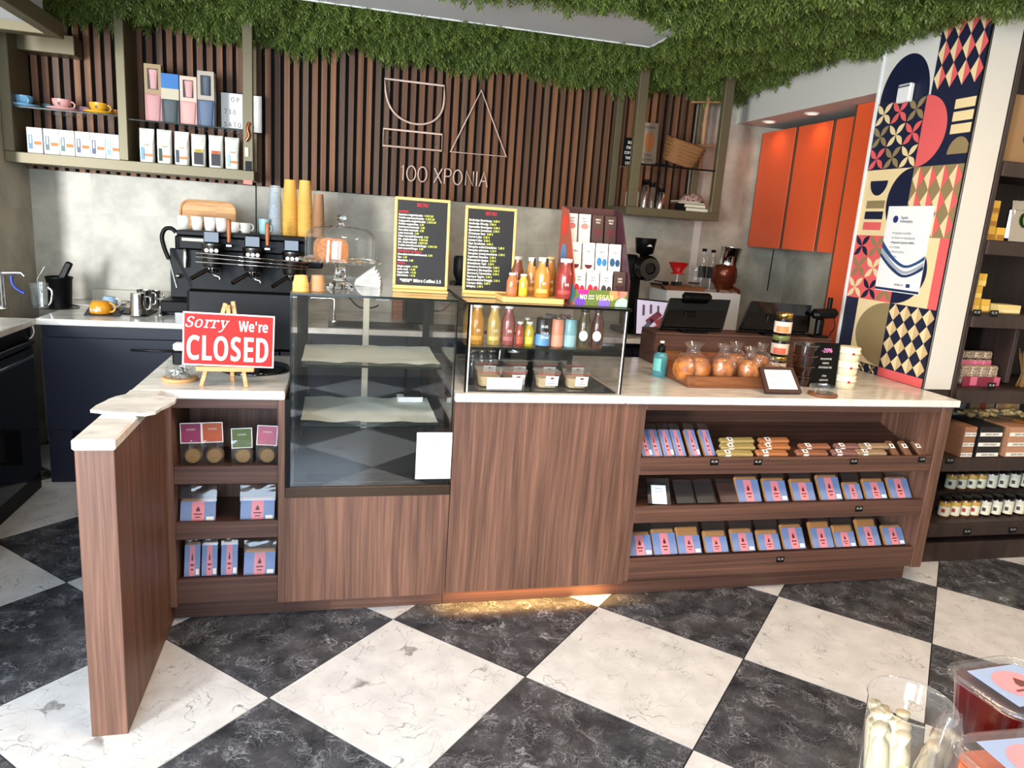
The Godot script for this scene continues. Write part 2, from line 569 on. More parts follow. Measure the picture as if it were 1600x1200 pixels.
func build_floor():
	var s := st()
	box(s, Vector3(-4.75, -0.16, -2.4), Vector3(4.75, -0.004, 4.6), 0.0)
	var fl := struct("floor", s, M.grout, "chequered floor of black and white marble tiles laid diagonally", "floor")
	# one tile mesh; corners of the grid were read off the photograph
	var t := st()
	t.set_smooth_group(-1)
	var h := TILE / 2 - 0.0022
	uvquad(t, Vector3(-h, 0, h), Vector3(h, 0, h), Vector3(h, 0, -h), Vector3(-h, 0, -h))
	for k in 4:
		var r := Basis(Vector3.UP, k * PI / 2)
		t.set_uv(Vector2(0.01, 0.01))
		quad(t, r * Vector3(-h, -0.006, h), r * Vector3(h, -0.006, h), r * Vector3(h, 0, h), r * Vector3(-h, 0, h))
	t.generate_normals()
	var tm := t.commit()
	rng.seed = 11
	for i in range(-14, 15):
		for j in range(-14, 15):
			var u := (i + 0.5) * TILE
			var v := (j + 0.5) * TILE
			var x := (u + v) / sqrt(2.0) - 0.188
			var z := (u - v) / sqrt(2.0) + 0.52
			var turn := rng.randi_range(0, 3)
			var kind := rng.randi_range(0, 3)
			if x < -4.9 or x > 4.9 or z < -2.6 or z > 4.7:
				continue
			var o := MeshInstance3D.new()
			o.name = numbered("tile", fl)
			o.mesh = tm
			o.material_override = M[("tile_black_%d" if posmod(i + j, 2) == 1 else "tile_white_%d") % kind]
			fl.add_child(o)
			o.position = Vector3(x, 0, z)
			o.rotation.y = PI / 4 + turn * PI / 2
func build_slats():
	var t := thing("slat_cladding", "wall cladding of upright walnut slats with dark gaps above the coffee bar", "cladding", Vector3(0, 1.655, Z_BACK))
	var s := st()
	box(s, Vector3(-1.75, 0, 0), Vector3(2.41, 1.0, 0.012), 0.0)
	part(t, "backing_board", s, M.black_gap)
	var pitch := 0.0545
	var m := box_mesh(Vector3(0.034, 1.0, 0.032), 0.0015)
	rng.seed = 5
	var x := -1.728
	var k := 0
	while x < 2.40:
		var o := part(t, "slat", m, M["slat_%d" % [0, 3, 1, 2, 3, 0, 1, 3, 2, 1][(k + rng.randi_range(0, 2)) % 10]])
		o.position = Vector3(x, 0, 0.029)
		x += pitch
		k += 1
func build_ceiling_green():
	# dropped white ceiling board between the planted parts
	var s := st()
	box(s, Vector3(-1.25, 2.585, -1.545), Vector3(1.735, CEIL, -0.90), 0.002)
	struct("ceiling_board", s, M.ceiling_white, "smooth white ceiling board framed by hanging greenery", "ceiling")
	var e := st()
	box(e, Vector3(-1.25, 2.579, -1.553), Vector3(1.743, 2.592, -1.541), 0.001)
	box(e, Vector3(1.731, 2.579, -1.541), Vector3(1.743, 2.592, -0.90), 0.001)
	struct("trim_3", e, M.white, "thin white edge strip of the ceiling board", "trim")
	# olive metal frame around a small ceiling panel over the sink
	var fr := thing("ceiling_frame", "olive metal frame around a white ceiling panel over the sink", "frame", Vector3(-1.54, 2.27, -0.6))
	s = st()
	box(s, Vector3(-0.21, 0, -1.02), Vector3(0.21, 0.075, -0.94), 0.003)
	part(fr, "back_beam", s, M.olive)
	s = st()
	box(s, Vector3(0.15, 0, -0.94), Vector3(0.21, 0.075, 0.9), 0.003)
	part(fr, "side_beam", s, M.olive)
	s = st()
	box(s, Vector3(-0.21, 0.045, -0.94), Vector3(0.15, 0.39, 0.9), 0.0)
	part(fr, "panel", s, M.ceiling_white)
	s = st()
	box(s, Vector3(-0.21, 0.0, -1.60), Vector3(0.12, 0.10, -1.46), 0.003)
	part(fr, "bulkhead", s, M.olive)
	# hanging boxwood: thousands of little sprigs
	rng.seed = 21
	var protos := [sprig(1), sprig(2), sprig(3)]
	var places := [[], [], []]
	var hide := func(x: float, z: float) -> bool:
		if x > -1.25 and x < 1.745 and z > -1.555 and z < -0.93: return true
		if x < -1.30 and z > -1.66: return true
		return false
	var x0 := -1.72
	while x0 < 2.72:
		var z := -2.19
		while z < 0.32:
			var px := x0 + rng.randf_range(-0.016, 0.016)
			var pz := z + rng.randf_range(-0.016, 0.016)
			if not hide.call(px, pz) and pz > Z_SLAT + 0.01 and px < 2.725:
				var near_wall := clampf((-1.75 - pz) / 0.4, 0.0, 1.0)
				var lump := 0.5 + 0.5 * sin(px * 9.0 + pz * 4.0) * sin(pz * 11.0 - px * 3.0)
				var len := rng.randf_range(0.75, 1.25) * (0.085 + 0.05 * lump + 0.075 * near_wall)
				var b := Basis.from_euler(Vector3(rng.randf_range(-0.35, 0.35), rng.randf() * TAU, rng.randf_range(-0.35, 0.35)))
				var wide := rng.randf_range(0.8, 1.15)
				b = b * Basis.from_scale(Vector3(0.08 * wide, len, 0.08 * wide))
				places[rng.randi_range(0, 2)].append([Transform3D(b, Vector3(px, CEIL + 0.01 - rng.randf() * 0.035 * (0.4 + lump), pz)), rng.randf()])
			z += 0.0195
		x0 += 0.0195
	var leaf_m := mat("leaf", Color.WHITE, 0.5)
	leaf_m.vertex_color_use_as_albedo = true
	leaf_m.backlight_enabled = true
	leaf_m.backlight = Color(0.18, 0.22, 0.06)
	for k in 3:
		var mm := MultiMesh.new()
		mm.transform_format = MultiMesh.TRANSFORM_3D
		mm.use_colors = true
		mm.mesh = protos[k]
		mm.instance_count = places[k].size()
		for i in places[k].size():
			mm.set_instance_transform(i, places[k][i][0])
			var q: float = places[k][i][1]
			mm.set_instance_color(i, Color(0.72 + q * 0.5, 0.76 + q * 0.42, 0.66 + q * 0.3))
		var o := MultiMeshInstance3D.new()
		o.name = ["hanging_greenery", "hanging_greenery_001", "hanging_greenery_002"][k]
		o.multimesh = mm
		o.material_override = leaf_m
		o.set_meta("kind", "stuff")
		o.set_meta("label", "dense artificial boxwood greenery hanging from the ceiling")
		o.set_meta("category", "greenery")
		o.set_meta("group", "greenery covering the ceiling")
		add_child(o)
# a sprig one unit long hanging down, one unit across: a stem and pairs of small leaves
func sprig(sd: int) -> ArrayMesh:
	var r := RandomNumberGenerator.new()
	r.seed = sd
	var s := st()
	s.set_smooth_group(-1)
	s.set_color(Color(0.125, 0.18, 0.036))     # one leaf green all over
	for k in 46:
		var y := -0.03 - 0.97 * k / 45.0
		var turn := k * 2.4 + r.randf() * 0.6
		var reach := (0.30 + 0.16 * r.randf()) * (1.0 - 0.35 * k / 45.0)
		var d := Vector3(cos(turn), 0, sin(turn))
		var side := Vector3(-d.z, 0, d.x)
		var w := 0.045 + 0.025 * r.randf()
		var base := Vector3(0, y + 0.03, 0) + d * 0.06
		var tip := Vector3(0, y - 0.06 - r.randf() * 0.05, 0) + d * reach
		var m := base.lerp(tip, 0.5) + Vector3(0, 0.02, 0)
		tri(s, base, m + side * w, tip)
		tri(s, base, tip, m - side * w)
	for k in 3:
		var a := Vector3(cos(k * 2.1), 0, sin(k * 2.1)) * 0.02
		var b := Vector3(cos(k * 2.1 + 2.1), 0, sin(k * 2.1 + 2.1)) * 0.02
		quad(s, a, b, b + Vector3(0, -0.95, 0), a + Vector3(0, -0.95, 0))
	s.generate_normals()
	return s.commit()
# ---------------------------------------------------------------- the counter
const TOP := 0.90
func board(parent: Node, called: String, lo: Vector3, hi: Vector3, m: Material, ch := 0.0015, label := "") -> MeshInstance3D:
	var s := st()
	box(s, lo, hi, ch)
	return part(parent, called, s, m, label)
func build_counter():
	# partition wall at the bar's end, with its marble cap
	var t := thing("end_partition", "narrow walnut partition with white marble cap jutting out from the counter's end", "partition", Vector3(-0.6165, 0, 0.32))
	board(t, "body", Vector3(-0.048, 0, -0.32), Vector3(0.048, 0.868, 0.316), M.wood)
	board(t, "cap", Vector3(-0.053, 0.868, -0.245), Vector3(0.053, TOP, 0.323), M.marble_top, 0.005)
	# open shelf unit beside the partition
	t = thing("shelf_unit", "small open walnut shelf unit with three trays beside the partition", "shelf unit", Vector3(-0.37, 0, 0))
	var x0 := -0.285
	var x1 := 0.200
	board(t, "toe_kick", Vector3(-0.199, 0, -0.5), Vector3(x1, 0.078, 0.0), M.wood_flat)
	board(t, "side_panel", Vector3(-0.199, 0.078, -0.56), Vector3(-0.175, 0.868, 0.06), M.wood)
	board(t, "side_panel", Vector3(0.175, 0.078, -0.56), Vector3(x1, 0.868, 0.062), M.wood)
	board(t, "back_panel", Vector3(-0.175, 0.078, -0.27), Vector3(0.175, 0.868, -0.25), M.wood)
	board(t, "top_rail", Vector3(-0.175, 0.832, -0.25), Vector3(0.175, 0.868, 0.058), M.wood_flat)
	for y in [0.619, 0.408, 0.186]:
		board(t, "shelf", Vector3(-0.175, y - 0.042, -0.25), Vector3(0.175, y - 0.024, 0.04), M.wood_flat)
		board(t, "shelf_lip", Vector3(-0.175, y - 0.066 - (0.03 if y < 0.2 else 0.0), 0.04), Vector3(0.175, y, 0.058), M.wood_flat)
	t = thing("marble_top", "white marble worktop under the red sign", "worktop", Vector3(-0.41, 0.868, 0))
	board(t, "slab", Vector3(-0.255, 0, -0.60), Vector3(0.24, 0.032, 0.075), M.marble_top, 0.004)
	pass
	# panel below the tall glass case
	t = thing("front_panel", "walnut front panel below the tall glass case", "panel", Vector3(0.135, 0, 0))
	board(t, "toe_kick", Vector3(-0.305, 0, -0.02), Vector3(0.304, 0.074, 0.0), M.wood_flat)
	board(t, "panel", Vector3(-0.3065, 0.076, 0.035), Vector3(0.3035, 0.497, 0.06), M.wood)
	board(t, "carcass", Vector3(-0.305, 0.076, -0.78), Vector3(0.303, 0.49, 0.033), M.wood)
	# tall panel in the middle
	t = thing("front_panel", "tall plain walnut panel in the middle of the counter", "panel", Vector3(0.82, 0, 0))
	board(t, "toe_kick", Vector3(-0.38, 0, -0.02), Vector3(0.377, 0.074, 0.0), M.wood_flat)
	board(t, "panel", Vector3(-0.379, 0.080, 0.035), Vector3(0.3765, 0.867, 0.06), M.wood)
	board(t, "side_panel", Vector3(-0.379, 0.080, -0.75), Vector3(-0.36, 0.867, 0.034), M.wood)
	board(t, "back_panel", Vector3(-0.36, 0.080, -0.75), Vector3(0.377, 0.867, -0.73), M.wood)
	t = thing("marble_top", "white marble worktop under the low glass case", "worktop", Vector3(0.79, 0.868, 0))
	board(t, "slab", Vector3(-0.352, 0, -0.76), Vector3(0.330, 0.032, 0.076), M.marble_top, 0.004)
	# warm light strip under the middle panel
	t = thing("light_strip", "warm light strip tucked under the tall middle panel", "lamp", Vector3(0.80, 0.116, 0.014))
	board(t, "profile", Vector3(-0.36, 0.004, -0.012), Vector3(0.36, 0.012, 0.012), M.white, 0.001)
	var em := mat("strip_glow", Color(1, 0.85, 0.6), 0.5)
	em.emission_enabled = true
	em.emission = Color(1.0, 0.70, 0.32)
	em.emission_energy_multiplier = 3.0
	board(t, "diffuser", Vector3(-0.35, 0.0, -0.008), Vector3(0.35, 0.004, 0.008), em, 0.0005)
	var a := AreaLight3D.new()
	a.name = "strip_light"
	a.area_size = Vector2(0.70, 0.016)
	a.area_normalize_energy = true
	a.light_color = Color(1.0, 0.76, 0.42)
	a.light_energy = 0.8
	a.area_range = 3.0
	a.shadow_enabled = true
	t.add_child(a)
	a.position = Vector3(0, -0.003, 0)
	a.rotation.x = -PI / 2
	# long open shelf unit on the right
	t = thing("shelf_unit", "long open walnut shelf unit with three sloping trays of packets", "shelf unit", Vector3(1.95, 0, 0))
	x0 = -0.752
	x1 = 0.750
	board(t, "toe_kick", Vector3(x0, 0, -0.5), Vector3(x1 - 0.03, 0.085, 0.0), M.wood_flat)
	board(t, "side_panel", Vector3(x0, 0.088, -0.75), Vector3(x0 + 0.020, 0.867, 0.058), M.wood)
	board(t, "side_panel", Vector3(x1 - 0.055, 0.088, -0.75), Vector3(x1, 0.867, 0.062), M.wood)
	board(t, "back_panel", Vector3(x0 + 0.02, 0.088, -0.31), Vector3(x1 - 0.055, 0.867, -0.29), M.wood_flat)
	board(t, "top_rail", Vector3(x0 + 0.02, 0.840, -0.29), Vector3(x1 - 0.055, 0.867, 0.058), M.wood_flat)
	for y in [0.636, 0.424, 0.190]:
		var s := st()
		var run := Transform3D(Basis(Vector3.RIGHT, SLOPE), Vector3(0, y - 0.042, 0.04))
		box(s, Vector3(x0 + 0.02, -0.014, -0.345), Vector3(x1 - 0.055, 0, 0), 0.001, run)
		part(t, "shelf", s, M.wood_flat)
		board(t, "shelf_lip", Vector3(x0 + 0.02, y - 0.072 - (0.024 if y < 0.2 else 0.0), 0.04), Vector3(x1 - 0.055, y, 0.058), M.wood_flat)
	t = thing("marble_top", "long white marble worktop over the packet shelves", "worktop", Vector3(1.92, 0.868, 0))
	board(t, "slab", Vector3(-0.799, 0, -0.80), Vector3(0.803, 0.032, 0.076), M.marble_top, 0.004)
	# thin marble serving board with a wavy outline lying across the partition
	t = thing("serving_board", "thin white marble serving board with wavy edge lying across the partition cap", "board", Vector3(-0.60, TOP + 0.001, 0.30), 0.0)
	var P := PackedVector2Array()
	for q in [[141, 641], [150, 634], [163, 628], [170, 624], [181, 620], [195, 617], [212, 619], [234, 620], [255, 619], [276, 622], [274, 627], [264, 633], [252, 638], [243, 644], [228, 647], [205, 646], [180, 645], [158, 643]]:
		var w := py_at(q[0], q[1], TOP + 0.008)
		P.append(Vector2(w.x + 0.60, -(w.z - 0.30)))
	var s2 := st()
	prism(s2, P, 0.009, Transform3D(Basis(Vector3.RIGHT, -PI / 2), Vector3.ZERO))
	part(t, "slab", s2, M.marble_top)
const SLOPE := 0.30
func build_back_counters():
	# cabinets along the back wall
	var k := 0
	for r in [[-1.48, -0.78, true], [-0.78, -0.30, false], [-0.30, 0.40, true], [0.40, 1.10, true], [1.10, 1.80, true], [1.80, 2.43, true]]:
		var w: float = r[1] - r[0]
		var t := thing("base_cabinet", ["navy base cabinet with bar handle beside the corner sink", "narrow navy base cabinet under the coffee machine", "navy base cabinet seen through the tall glass case", "navy base cabinet behind the low glass case", "navy base cabinet behind the loaf baskets", "navy base cabinet in the corner beneath the white box"][k], "cabinet", Vector3(r[0], 0, -1.47))
		board(t, "body", Vector3(0.002, 0.0, -0.74), Vector3(w - 0.002, 0.868, -0.022), M.navy)
		var d := board(t, "door", Vector3(0.004, 0.30 if k == 0 else 0.10, -0.021), Vector3(w - 0.004, 0.80, 0.0), M.navy, 0.003)
		var s := st()
		tube(s, [Vector3(w * 0.62, 0.745, 0.0), Vector3(w * 0.62, 0.745, 0.022), Vector3(w * 0.94, 0.745, 0.022), Vector3(w * 0.94, 0.745, 0.0)], 0.006, 8)
		part(d, "handle", s, M.steel_dark)
		if k == 0:
			# grille of the refrigerator below the door
			s = st()
			box(s, Vector3(0.12, 0.10, -0.02), Vector3(0.62, 0.29, -0.012), 0.001)
			part(t, "vent_plate", s, M.black)
			s = st()
			for i in 9:
				box(s, Vector3(0.20 + i * 0.024, 0.12, -0.012), Vector3(0.206 + i * 0.024, 0.28, -0.004), 0.0)
			for i in 8:
				box(s, Vector3(0.19, 0.125 + i * 0.021, -0.012), Vector3(0.41, 0.130 + i * 0.021, -0.005), 0.0)
			part(t, "grille", s, M.steel_dark)
		k += 1
	var c := thing("worktop", "white marble worktop along the back wall", "worktop", Vector3(0.35, 0.868, -1.84))
	board(c, "slab", Vector3(-1.83, 0, -0.41), Vector3(2.08, 0.032, 0.41), M.marble_top, 0.003)
	board(c, "upstand", Vector3(-1.80, 0.032, -0.408), Vector3(2.08, 0.105, -0.385), M.plaster, 0.002)
	# run along the left side
	var l := thing("base_cabinet", "black dishwasher unit with steel rails beside the bar passage", "cabinet", Vector3(-1.80, 0, -0.98))
	board(l, "body", Vector3(-0.29, 0.0, -0.44), Vector3(0.30, 0.866, 0.46), M.black)
	board(l, "door", Vector3(0.30, 0.10, -0.42), Vector3(0.315, 0.76, 0.42), M.black_gloss)
	board(l, "rail", Vector3(0.316, 0.71, -0.40), Vector3(0.325, 0.725, 0.42), M.steel)
	board(l, "rail", Vector3(0.316, 0.775, -0.42), Vector3(0.325, 0.80, 0.42), M.steel_dark)
	l = thing("service_cabinet", "plain black service cabinet at the open end of the passage", "cabinet", Vector3(-1.64, 0, 0.13))
	board(l, "body", Vector3(-0.27, 0.08, -0.62), Vector3(0.285, 0.88, 0.62), M.black, 0.003)
	board(l, "plinth", Vector3(-0.25, 0.0, -0.60), Vector3(0.295, 0.08, 0.60), M.black, 0.001)
	board(l, "top", Vector3(-0.275, 0.88, -0.625), Vector3(0.29, 0.90, 0.625), M.charcoal, 0.003)
	c = thing("worktop", "white marble worktop on the left side of the passage", "worktop", Vector3(-1.79, 0.868, -0.98))
	board(c, "slab", Vector3(-0.31, 0, -0.448), Vector3(0.315, 0.032, 0.48), M.marble_top, 0.003)
	# white cable loop hanging off the worktop corner
	var loop := thing("cable", "white cable hanging in a loop off the worktop corner", "cable", Vector3(-1.45, 0.9, -1.2))
	var pts := []
	for q in [[38, 502], [30, 510], [25, 519], [26, 526], [33, 531], [42, 531], [50, 526], [53, 518], [50, 508], [45, 500]]:
		pts.append(pz_at(q[0], q[1], -1.40) - Vector3(-1.45, 0.9, -1.2))
	var s := st()
	tube(s, smooth_path(pts, 4), 0.0035, 6)
	part(loop, "cord", s, M.white)
func smooth_path(pts: Array, n: int, closed := false) -> Array:
	var out := []
	var c := pts.size()
	for i in (c if closed else c - 1):
		var a: Vector3 = pts[(i - 1 + c) % c] if closed or i > 0 else pts[0]
		var b: Vector3 = pts[i]
		var d: Vector3 = pts[(i + 1) % c]
		var e: Vector3 = pts[(i + 2) % c] if closed or i + 2 < c else pts[c - 1]
		for k in n:
			out.append(b.cubic_interpolate(d, a, e, float(k) / n))
	if not closed:
		out.append(pts[c - 1])
	return out
# ---------------------------------------------------------------- olive wall shelves
func build_wall_shelves():
	var t := thing("wall_shelf", "olive metal wall shelf holding cups, cartons and coffee bags", "shelf", Vector3(-1.12, 1.672, Z_SLAT))
	var zf := 0.275
	board(t, "bottom_board", Vector3(-0.63, 0, 0.0), Vector3(0.645, 0.058, zf), M.olive, 0.003)
	board(t, "post", Vector3(-0.63, 0.058, 0), Vector3(-0.578, 0.90, zf), M.olive, 0.003)
	board(t, "post", Vector3(-0.065, 0.058, 0), Vector3(-0.018, 0.90, zf), M.olive, 0.003)
	board(t, "post", Vector3(0.585, 0.058, zf - 0.05), Vector3(0.640, 0.90, zf), M.olive, 0.003)
	board(t, "post", Vector3(0.585, 0.058, 0.0), Vector3(0.640, 0.90, 0.05), M.olive, 0.003)
	board(t, "glass_shelf", Vector3(-0.577, 0.288, 0.005), Vector3(-0.066, 0.296, zf - 0.02), M.clear, 0.001)
	board(t, "glass_shelf", Vector3(-0.017, 0.276, 0.005), Vector3(0.584, 0.284, zf - 0.02), M.clear, 0.001)
	board(t, "glass_edge", Vector3(-0.577, 0.288, zf - 0.02), Vector3(-0.066, 0.296, zf - 0.016), M.edge_green, 0.0005)
	board(t, "glass_edge", Vector3(-0.017, 0.276, zf - 0.02), Vector3(0.584, 0.284, zf - 0.016), M.edge_green, 0.0005)
	t = thing("wall_shelf", "olive metal corner wall shelf with a wicker basket", "shelf", Vector3(1.80, 1.645, Z_SLAT))
	zf = 0.40
	board(t, "bottom_board", Vector3(-0.005, 0, 0), Vector3(0.65, 0.052, zf), M.olive, 0.003)
	board(t, "post", Vector3(0.0, 0.052, 0.0), Vector3(0.045, 0.92, 0.045), M.olive, 0.003)
	board(t, "post", Vector3(0.0, 0.052, zf - 0.045), Vector3(0.062, 0.92, zf), M.olive, 0.003)
	board(t, "post", Vector3(0.585, 0.052, zf - 0.045), Vector3(0.648, 0.92, zf), M.olive, 0.003)
	board(t, "post", Vector3(0.603, 0.052, 0.0), Vector3(0.648, 0.92, 0.045), M.olive, 0.003)
	board(t, "glass_shelf", Vector3(0.046, 0.312, 0.046), Vector3(0.602, 0.320, zf - 0.01), M.clear, 0.001)
	board(t, "glass_edge", Vector3(0.063, 0.311, zf - 0.012), Vector3(0.584, 0.321, zf - 0.006), M.black, 0.0005)
# ---------------------------------------------------------------- niche with orange cupboards, printed wall, pillar
func build_niche_and_mural():
	struct("beam", slab(Vector3(2.735, 2.335, Z_BACK), Vector3(4.60, CEIL, -0.81)), M.white_wall, "pale beam over the niche with the orange cupboards", "beam")
	struct("wall_niche", slab(Vector3(3.30, -0.06, Z_BACK), Vector3(3.45, 2.335, -0.72)), M.plaster, "plaster side wall of the niche", "wall")
	struct("wall_side", slab(Vector3(2.735, 0.90, -0.81), Vector3(2.885, CEIL, -0.155)), M.white_wall, "white pillar wall carrying the printed panel", "wall")
	struct("wall_behind_shelf", slab(Vector3(2.885, -0.06, -0.72), Vector3(4.60, CEIL, -0.60)), M.white_wall, "wall behind the retail shelves", "wall")
	struct("wall_below_pillar", slab(Vector3(2.735, -0.04, -0.81), Vector3(2.885, 0.90, -0.16)), M.wood_dark, "dark wooden side between counter and retail shelves", "wall")
	# recessed spots in the soffit
	for q in [[1202, 190], [1269, 177]]:
		var p := py_at(q[0], q[1], 2.335)
		var t := thing("recessed_spot", "small round recessed spotlight in the niche soffit", "lamp", Vector3(p.x, 2.335, p.z), 0.0, "recessed spots in the niche soffit")
		var s := st()
		lathe(s, [Vector2(0.032, 0.0), Vector2(0.046, 0.0), Vector2(0.048, -0.004), Vector2(0.043, -0.007), Vector2(0.034, -0.006), Vector2(0.032, 0.0)], 20)
		part(t, "ring", s, M.white)
		s = st()
		lathe(s, [Vector2(0.0, -0.003), Vector2(0.032, -0.003), Vector2(0.032, -0.001), Vector2(0.0, -0.001)], 20)
		part(t, "lens", s, M.lens_glow)
		var sp := SpotLight3D.new()
		sp.name = "spot_light"
		sp.light_color = Color(1.0, 0.80, 0.62)
		sp.light_energy = 0.06
		sp.light_size = 0.03
		sp.spot_angle = 75.0
		sp.spot_range = 8.0
		sp.spot_attenuation = 2.0
		sp.shadow_enabled = true
		t.add_child(sp)
		sp.position = Vector3(0, -0.012, 0)
		sp.rotation.x = -PI / 2
	# orange wall cupboards: the doors face left
	var ox := 2.94
	var edges := []
	for q in [[1165, 383], [1219, 388], [1273, 393]]:
		edges.append(px_at(q[0], q[1], ox).z)
	edges[0] = Z_BACK + 0.01
	edges.append(-1.10)
	for k in 3:
		var t := thing("wall_cupboard", ["orange wall cupboard against the back wall of the niche", "orange wall cupboard in the middle of the niche", "orange wall cupboard beside the tall orange panel"][k], "cupboard", Vector3(ox, 1.50, (edges[k] + edges[k + 1]) / 2))
		var h: float = (edges[k + 1] - edges[k]) / 2
		board(t, "body", Vector3(0.005, 0.0, -h + 0.001), Vector3(0.355, 0.79, h - 0.001), M.orange_gap)
		board(t, "door", Vector3(0.0, -0.004, -h + 0.017), Vector3(0.0045, 0.79, h - 0.017), M.orange, 0.001)
		if k == 0:
			var s := st()
			tube(s, [Vector3(0.03, -0.01, h - 0.12), Vector3(0.03, -0.16, h - 0.125), Vector3(0.032, -0.30, h - 0.13)], 0.004, 6)
			part(t, "pull_cord", s, M.black)
	var t2 := thing("tall_panel", "tall orange panel standing between the niche and the printed wall", "panel", Vector3(2.87, 0.90, -0.985))
	board(t2, "panel", Vector3(0.0, 0.0, -0.165), Vector3(0.022, 1.433, 0.172), M.orange, 0.002)
	board(t2, "edge_strip", Vector3(-0.002, 0.0, -0.178), Vector3(0.024, 1.433, -0.166), M.orange_gap, 0.001)
	# printed panel
	t2 = thing("printed_panel", "tall wall panel printed with navy, coral, beige and khaki geometric shapes", "panel", Vector3(2.735, 0.90, 0))
	var z0 := -0.80
	var z1 := -0.168
	var H := 1.76
	board(t2, "board", Vector3(-0.006, 0.0, z0), Vector3(0.0, H, z1), M.tint_navy if M.has("tint_navy") else tint(Color(0.075, 0.10, 0.20)), 0.0005)
	board(t2, "edge_trim", Vector3(-0.016, 0.0, z0 - 0.016), Vector3(0.0, H, z0 - 0.001), M.white, 0.001)
	board(t2, "corner_trim", Vector3(-0.008, 0.0, z1), Vector3(0.0, H, z1 + 0.012), M.steel_dark, 0.001)
	var s := st()
	print_shapes(s, z0, z1)
	var pm := mat("print", Color.WHITE, 0.5)
	pm.vertex_color_use_as_albedo = true
	part(t2, "print", s, pm)
	# notice and white wall device hung on the panel: x of their own plane runs towards the pillar
	var side := Basis(Vector3(0, 0, 1), Vector3(0, 1, 0), Vector3(-1, 0, 0))
	var n := thing("wall_notice", "white printed notice with a blue swoosh fixed to the printed panel", "notice", Vector3(2.726, 0.90 + 0.432, z0 + 0.212))
	n.basis = side
	board(n, "sheet", Vector3(0, 0, 0), Vector3(0.298, 0.421, 0.002), M.paper, 0.0)
	for q in [[0.0, 0.0, Color(0.10, 0.20, 0.36)], [0.020, 0.0004, Color(0.62, 0.65, 0.68)], [0.052, 0.0008, Color(0.14, 0.28, 0.46)]]:
		var sw := PackedVector2Array()
		for k in 13:
			var u: float = k / 12.0
			sw.append(Vector2(0.298 * u, 0.088 + q[0] * 0.9 + 0.125 * pow(absf(u - 0.62), 1.6) * 2.0))
		for k in 13:
			var u: float = 1.0 - k / 12.0
			sw.append(Vector2(0.298 * u, 0.082 + q[0] * 0.9 + 0.10 * pow(absf(u - 0.62), 1.6) * 2.0 - 0.008 * (1.0 - absf(u - 0.5))))
		s = st()
		prism(s, sw, 0.0, Transform3D(Basis.IDENTITY, Vector3(0, 0, 0.0024 + q[1])))
		part(n, "swoosh", s, tint(q[2]))
	board(n, "foot_band", Vector3(0.0, 0.004, 0.002), Vector3(0.298, 0.016, 0.0026), tint(Color(0.10, 0.18, 0.32)), 0.0)
	s = st()
	text(s, "Ταμείο", Vector3(0.095, 0.365, 0.003), 0.012, font_bold, 0.9, 0)
	text(s, "Ανάκαμψης", Vector3(0.095, 0.348, 0.003), 0.012, font_bold, 0.9, 0)
	for k in 6:
		text(s, ["Η επιχείρηση ενισχύθηκε", "στο πλαίσιο του προγράμματος", "«Ψηφιακά Εργαλεία ΜΜΕ»", "με τη στήριξη", "του Εθνικού Σχεδίου", "Ανάκαμψης"][k], Vector3(0.055, 0.290 - k * 0.023, 0.003), 0.0095 if k != 2 else 0.0105, font_bold if k == 2 else font_sans, 0.85, 0)
	text(s, "Ελλάδα 2.0", Vector3(0.13, 0.038, 0.003), 0.009, font_bold, 0.9, 0)
	lettering(n, s, tint(Color(0.14, 0.17, 0.28)))
	s = st()
	prism(s, shifted(ellipse(0.018, 0.018, 18), Vector2(0.062, 0.357)), 0.0, Transform3D(Basis.IDENTITY, Vector3(0, 0, 0.0028)))
	prism(s, shifted(rounded(0.026, 0.018, 0.002), Vector2(0.222, 0.038)), 0.0, Transform3D(Basis.IDENTITY, Vector3(0, 0, 0.0028)))
	part(n, "emblem", s, tint(Color(0.14, 0.18, 0.42)))
	n = thing("wall_device", "small white dispenser box mounted on the navy arch", "device", Vector3(2.7265, 0.90 + 1.352, z0 + 0.156))
	n.basis = side
	board(n, "case", Vector3(0, 0, 0.0), Vector3(0.088, 0.088, 0.028), M.white, 0.006)
	board(n, "slot", Vector3(0.006, 0.070, 0.028), Vector3(0.082, 0.080, 0.0286), M.ink_soft, 0.0)
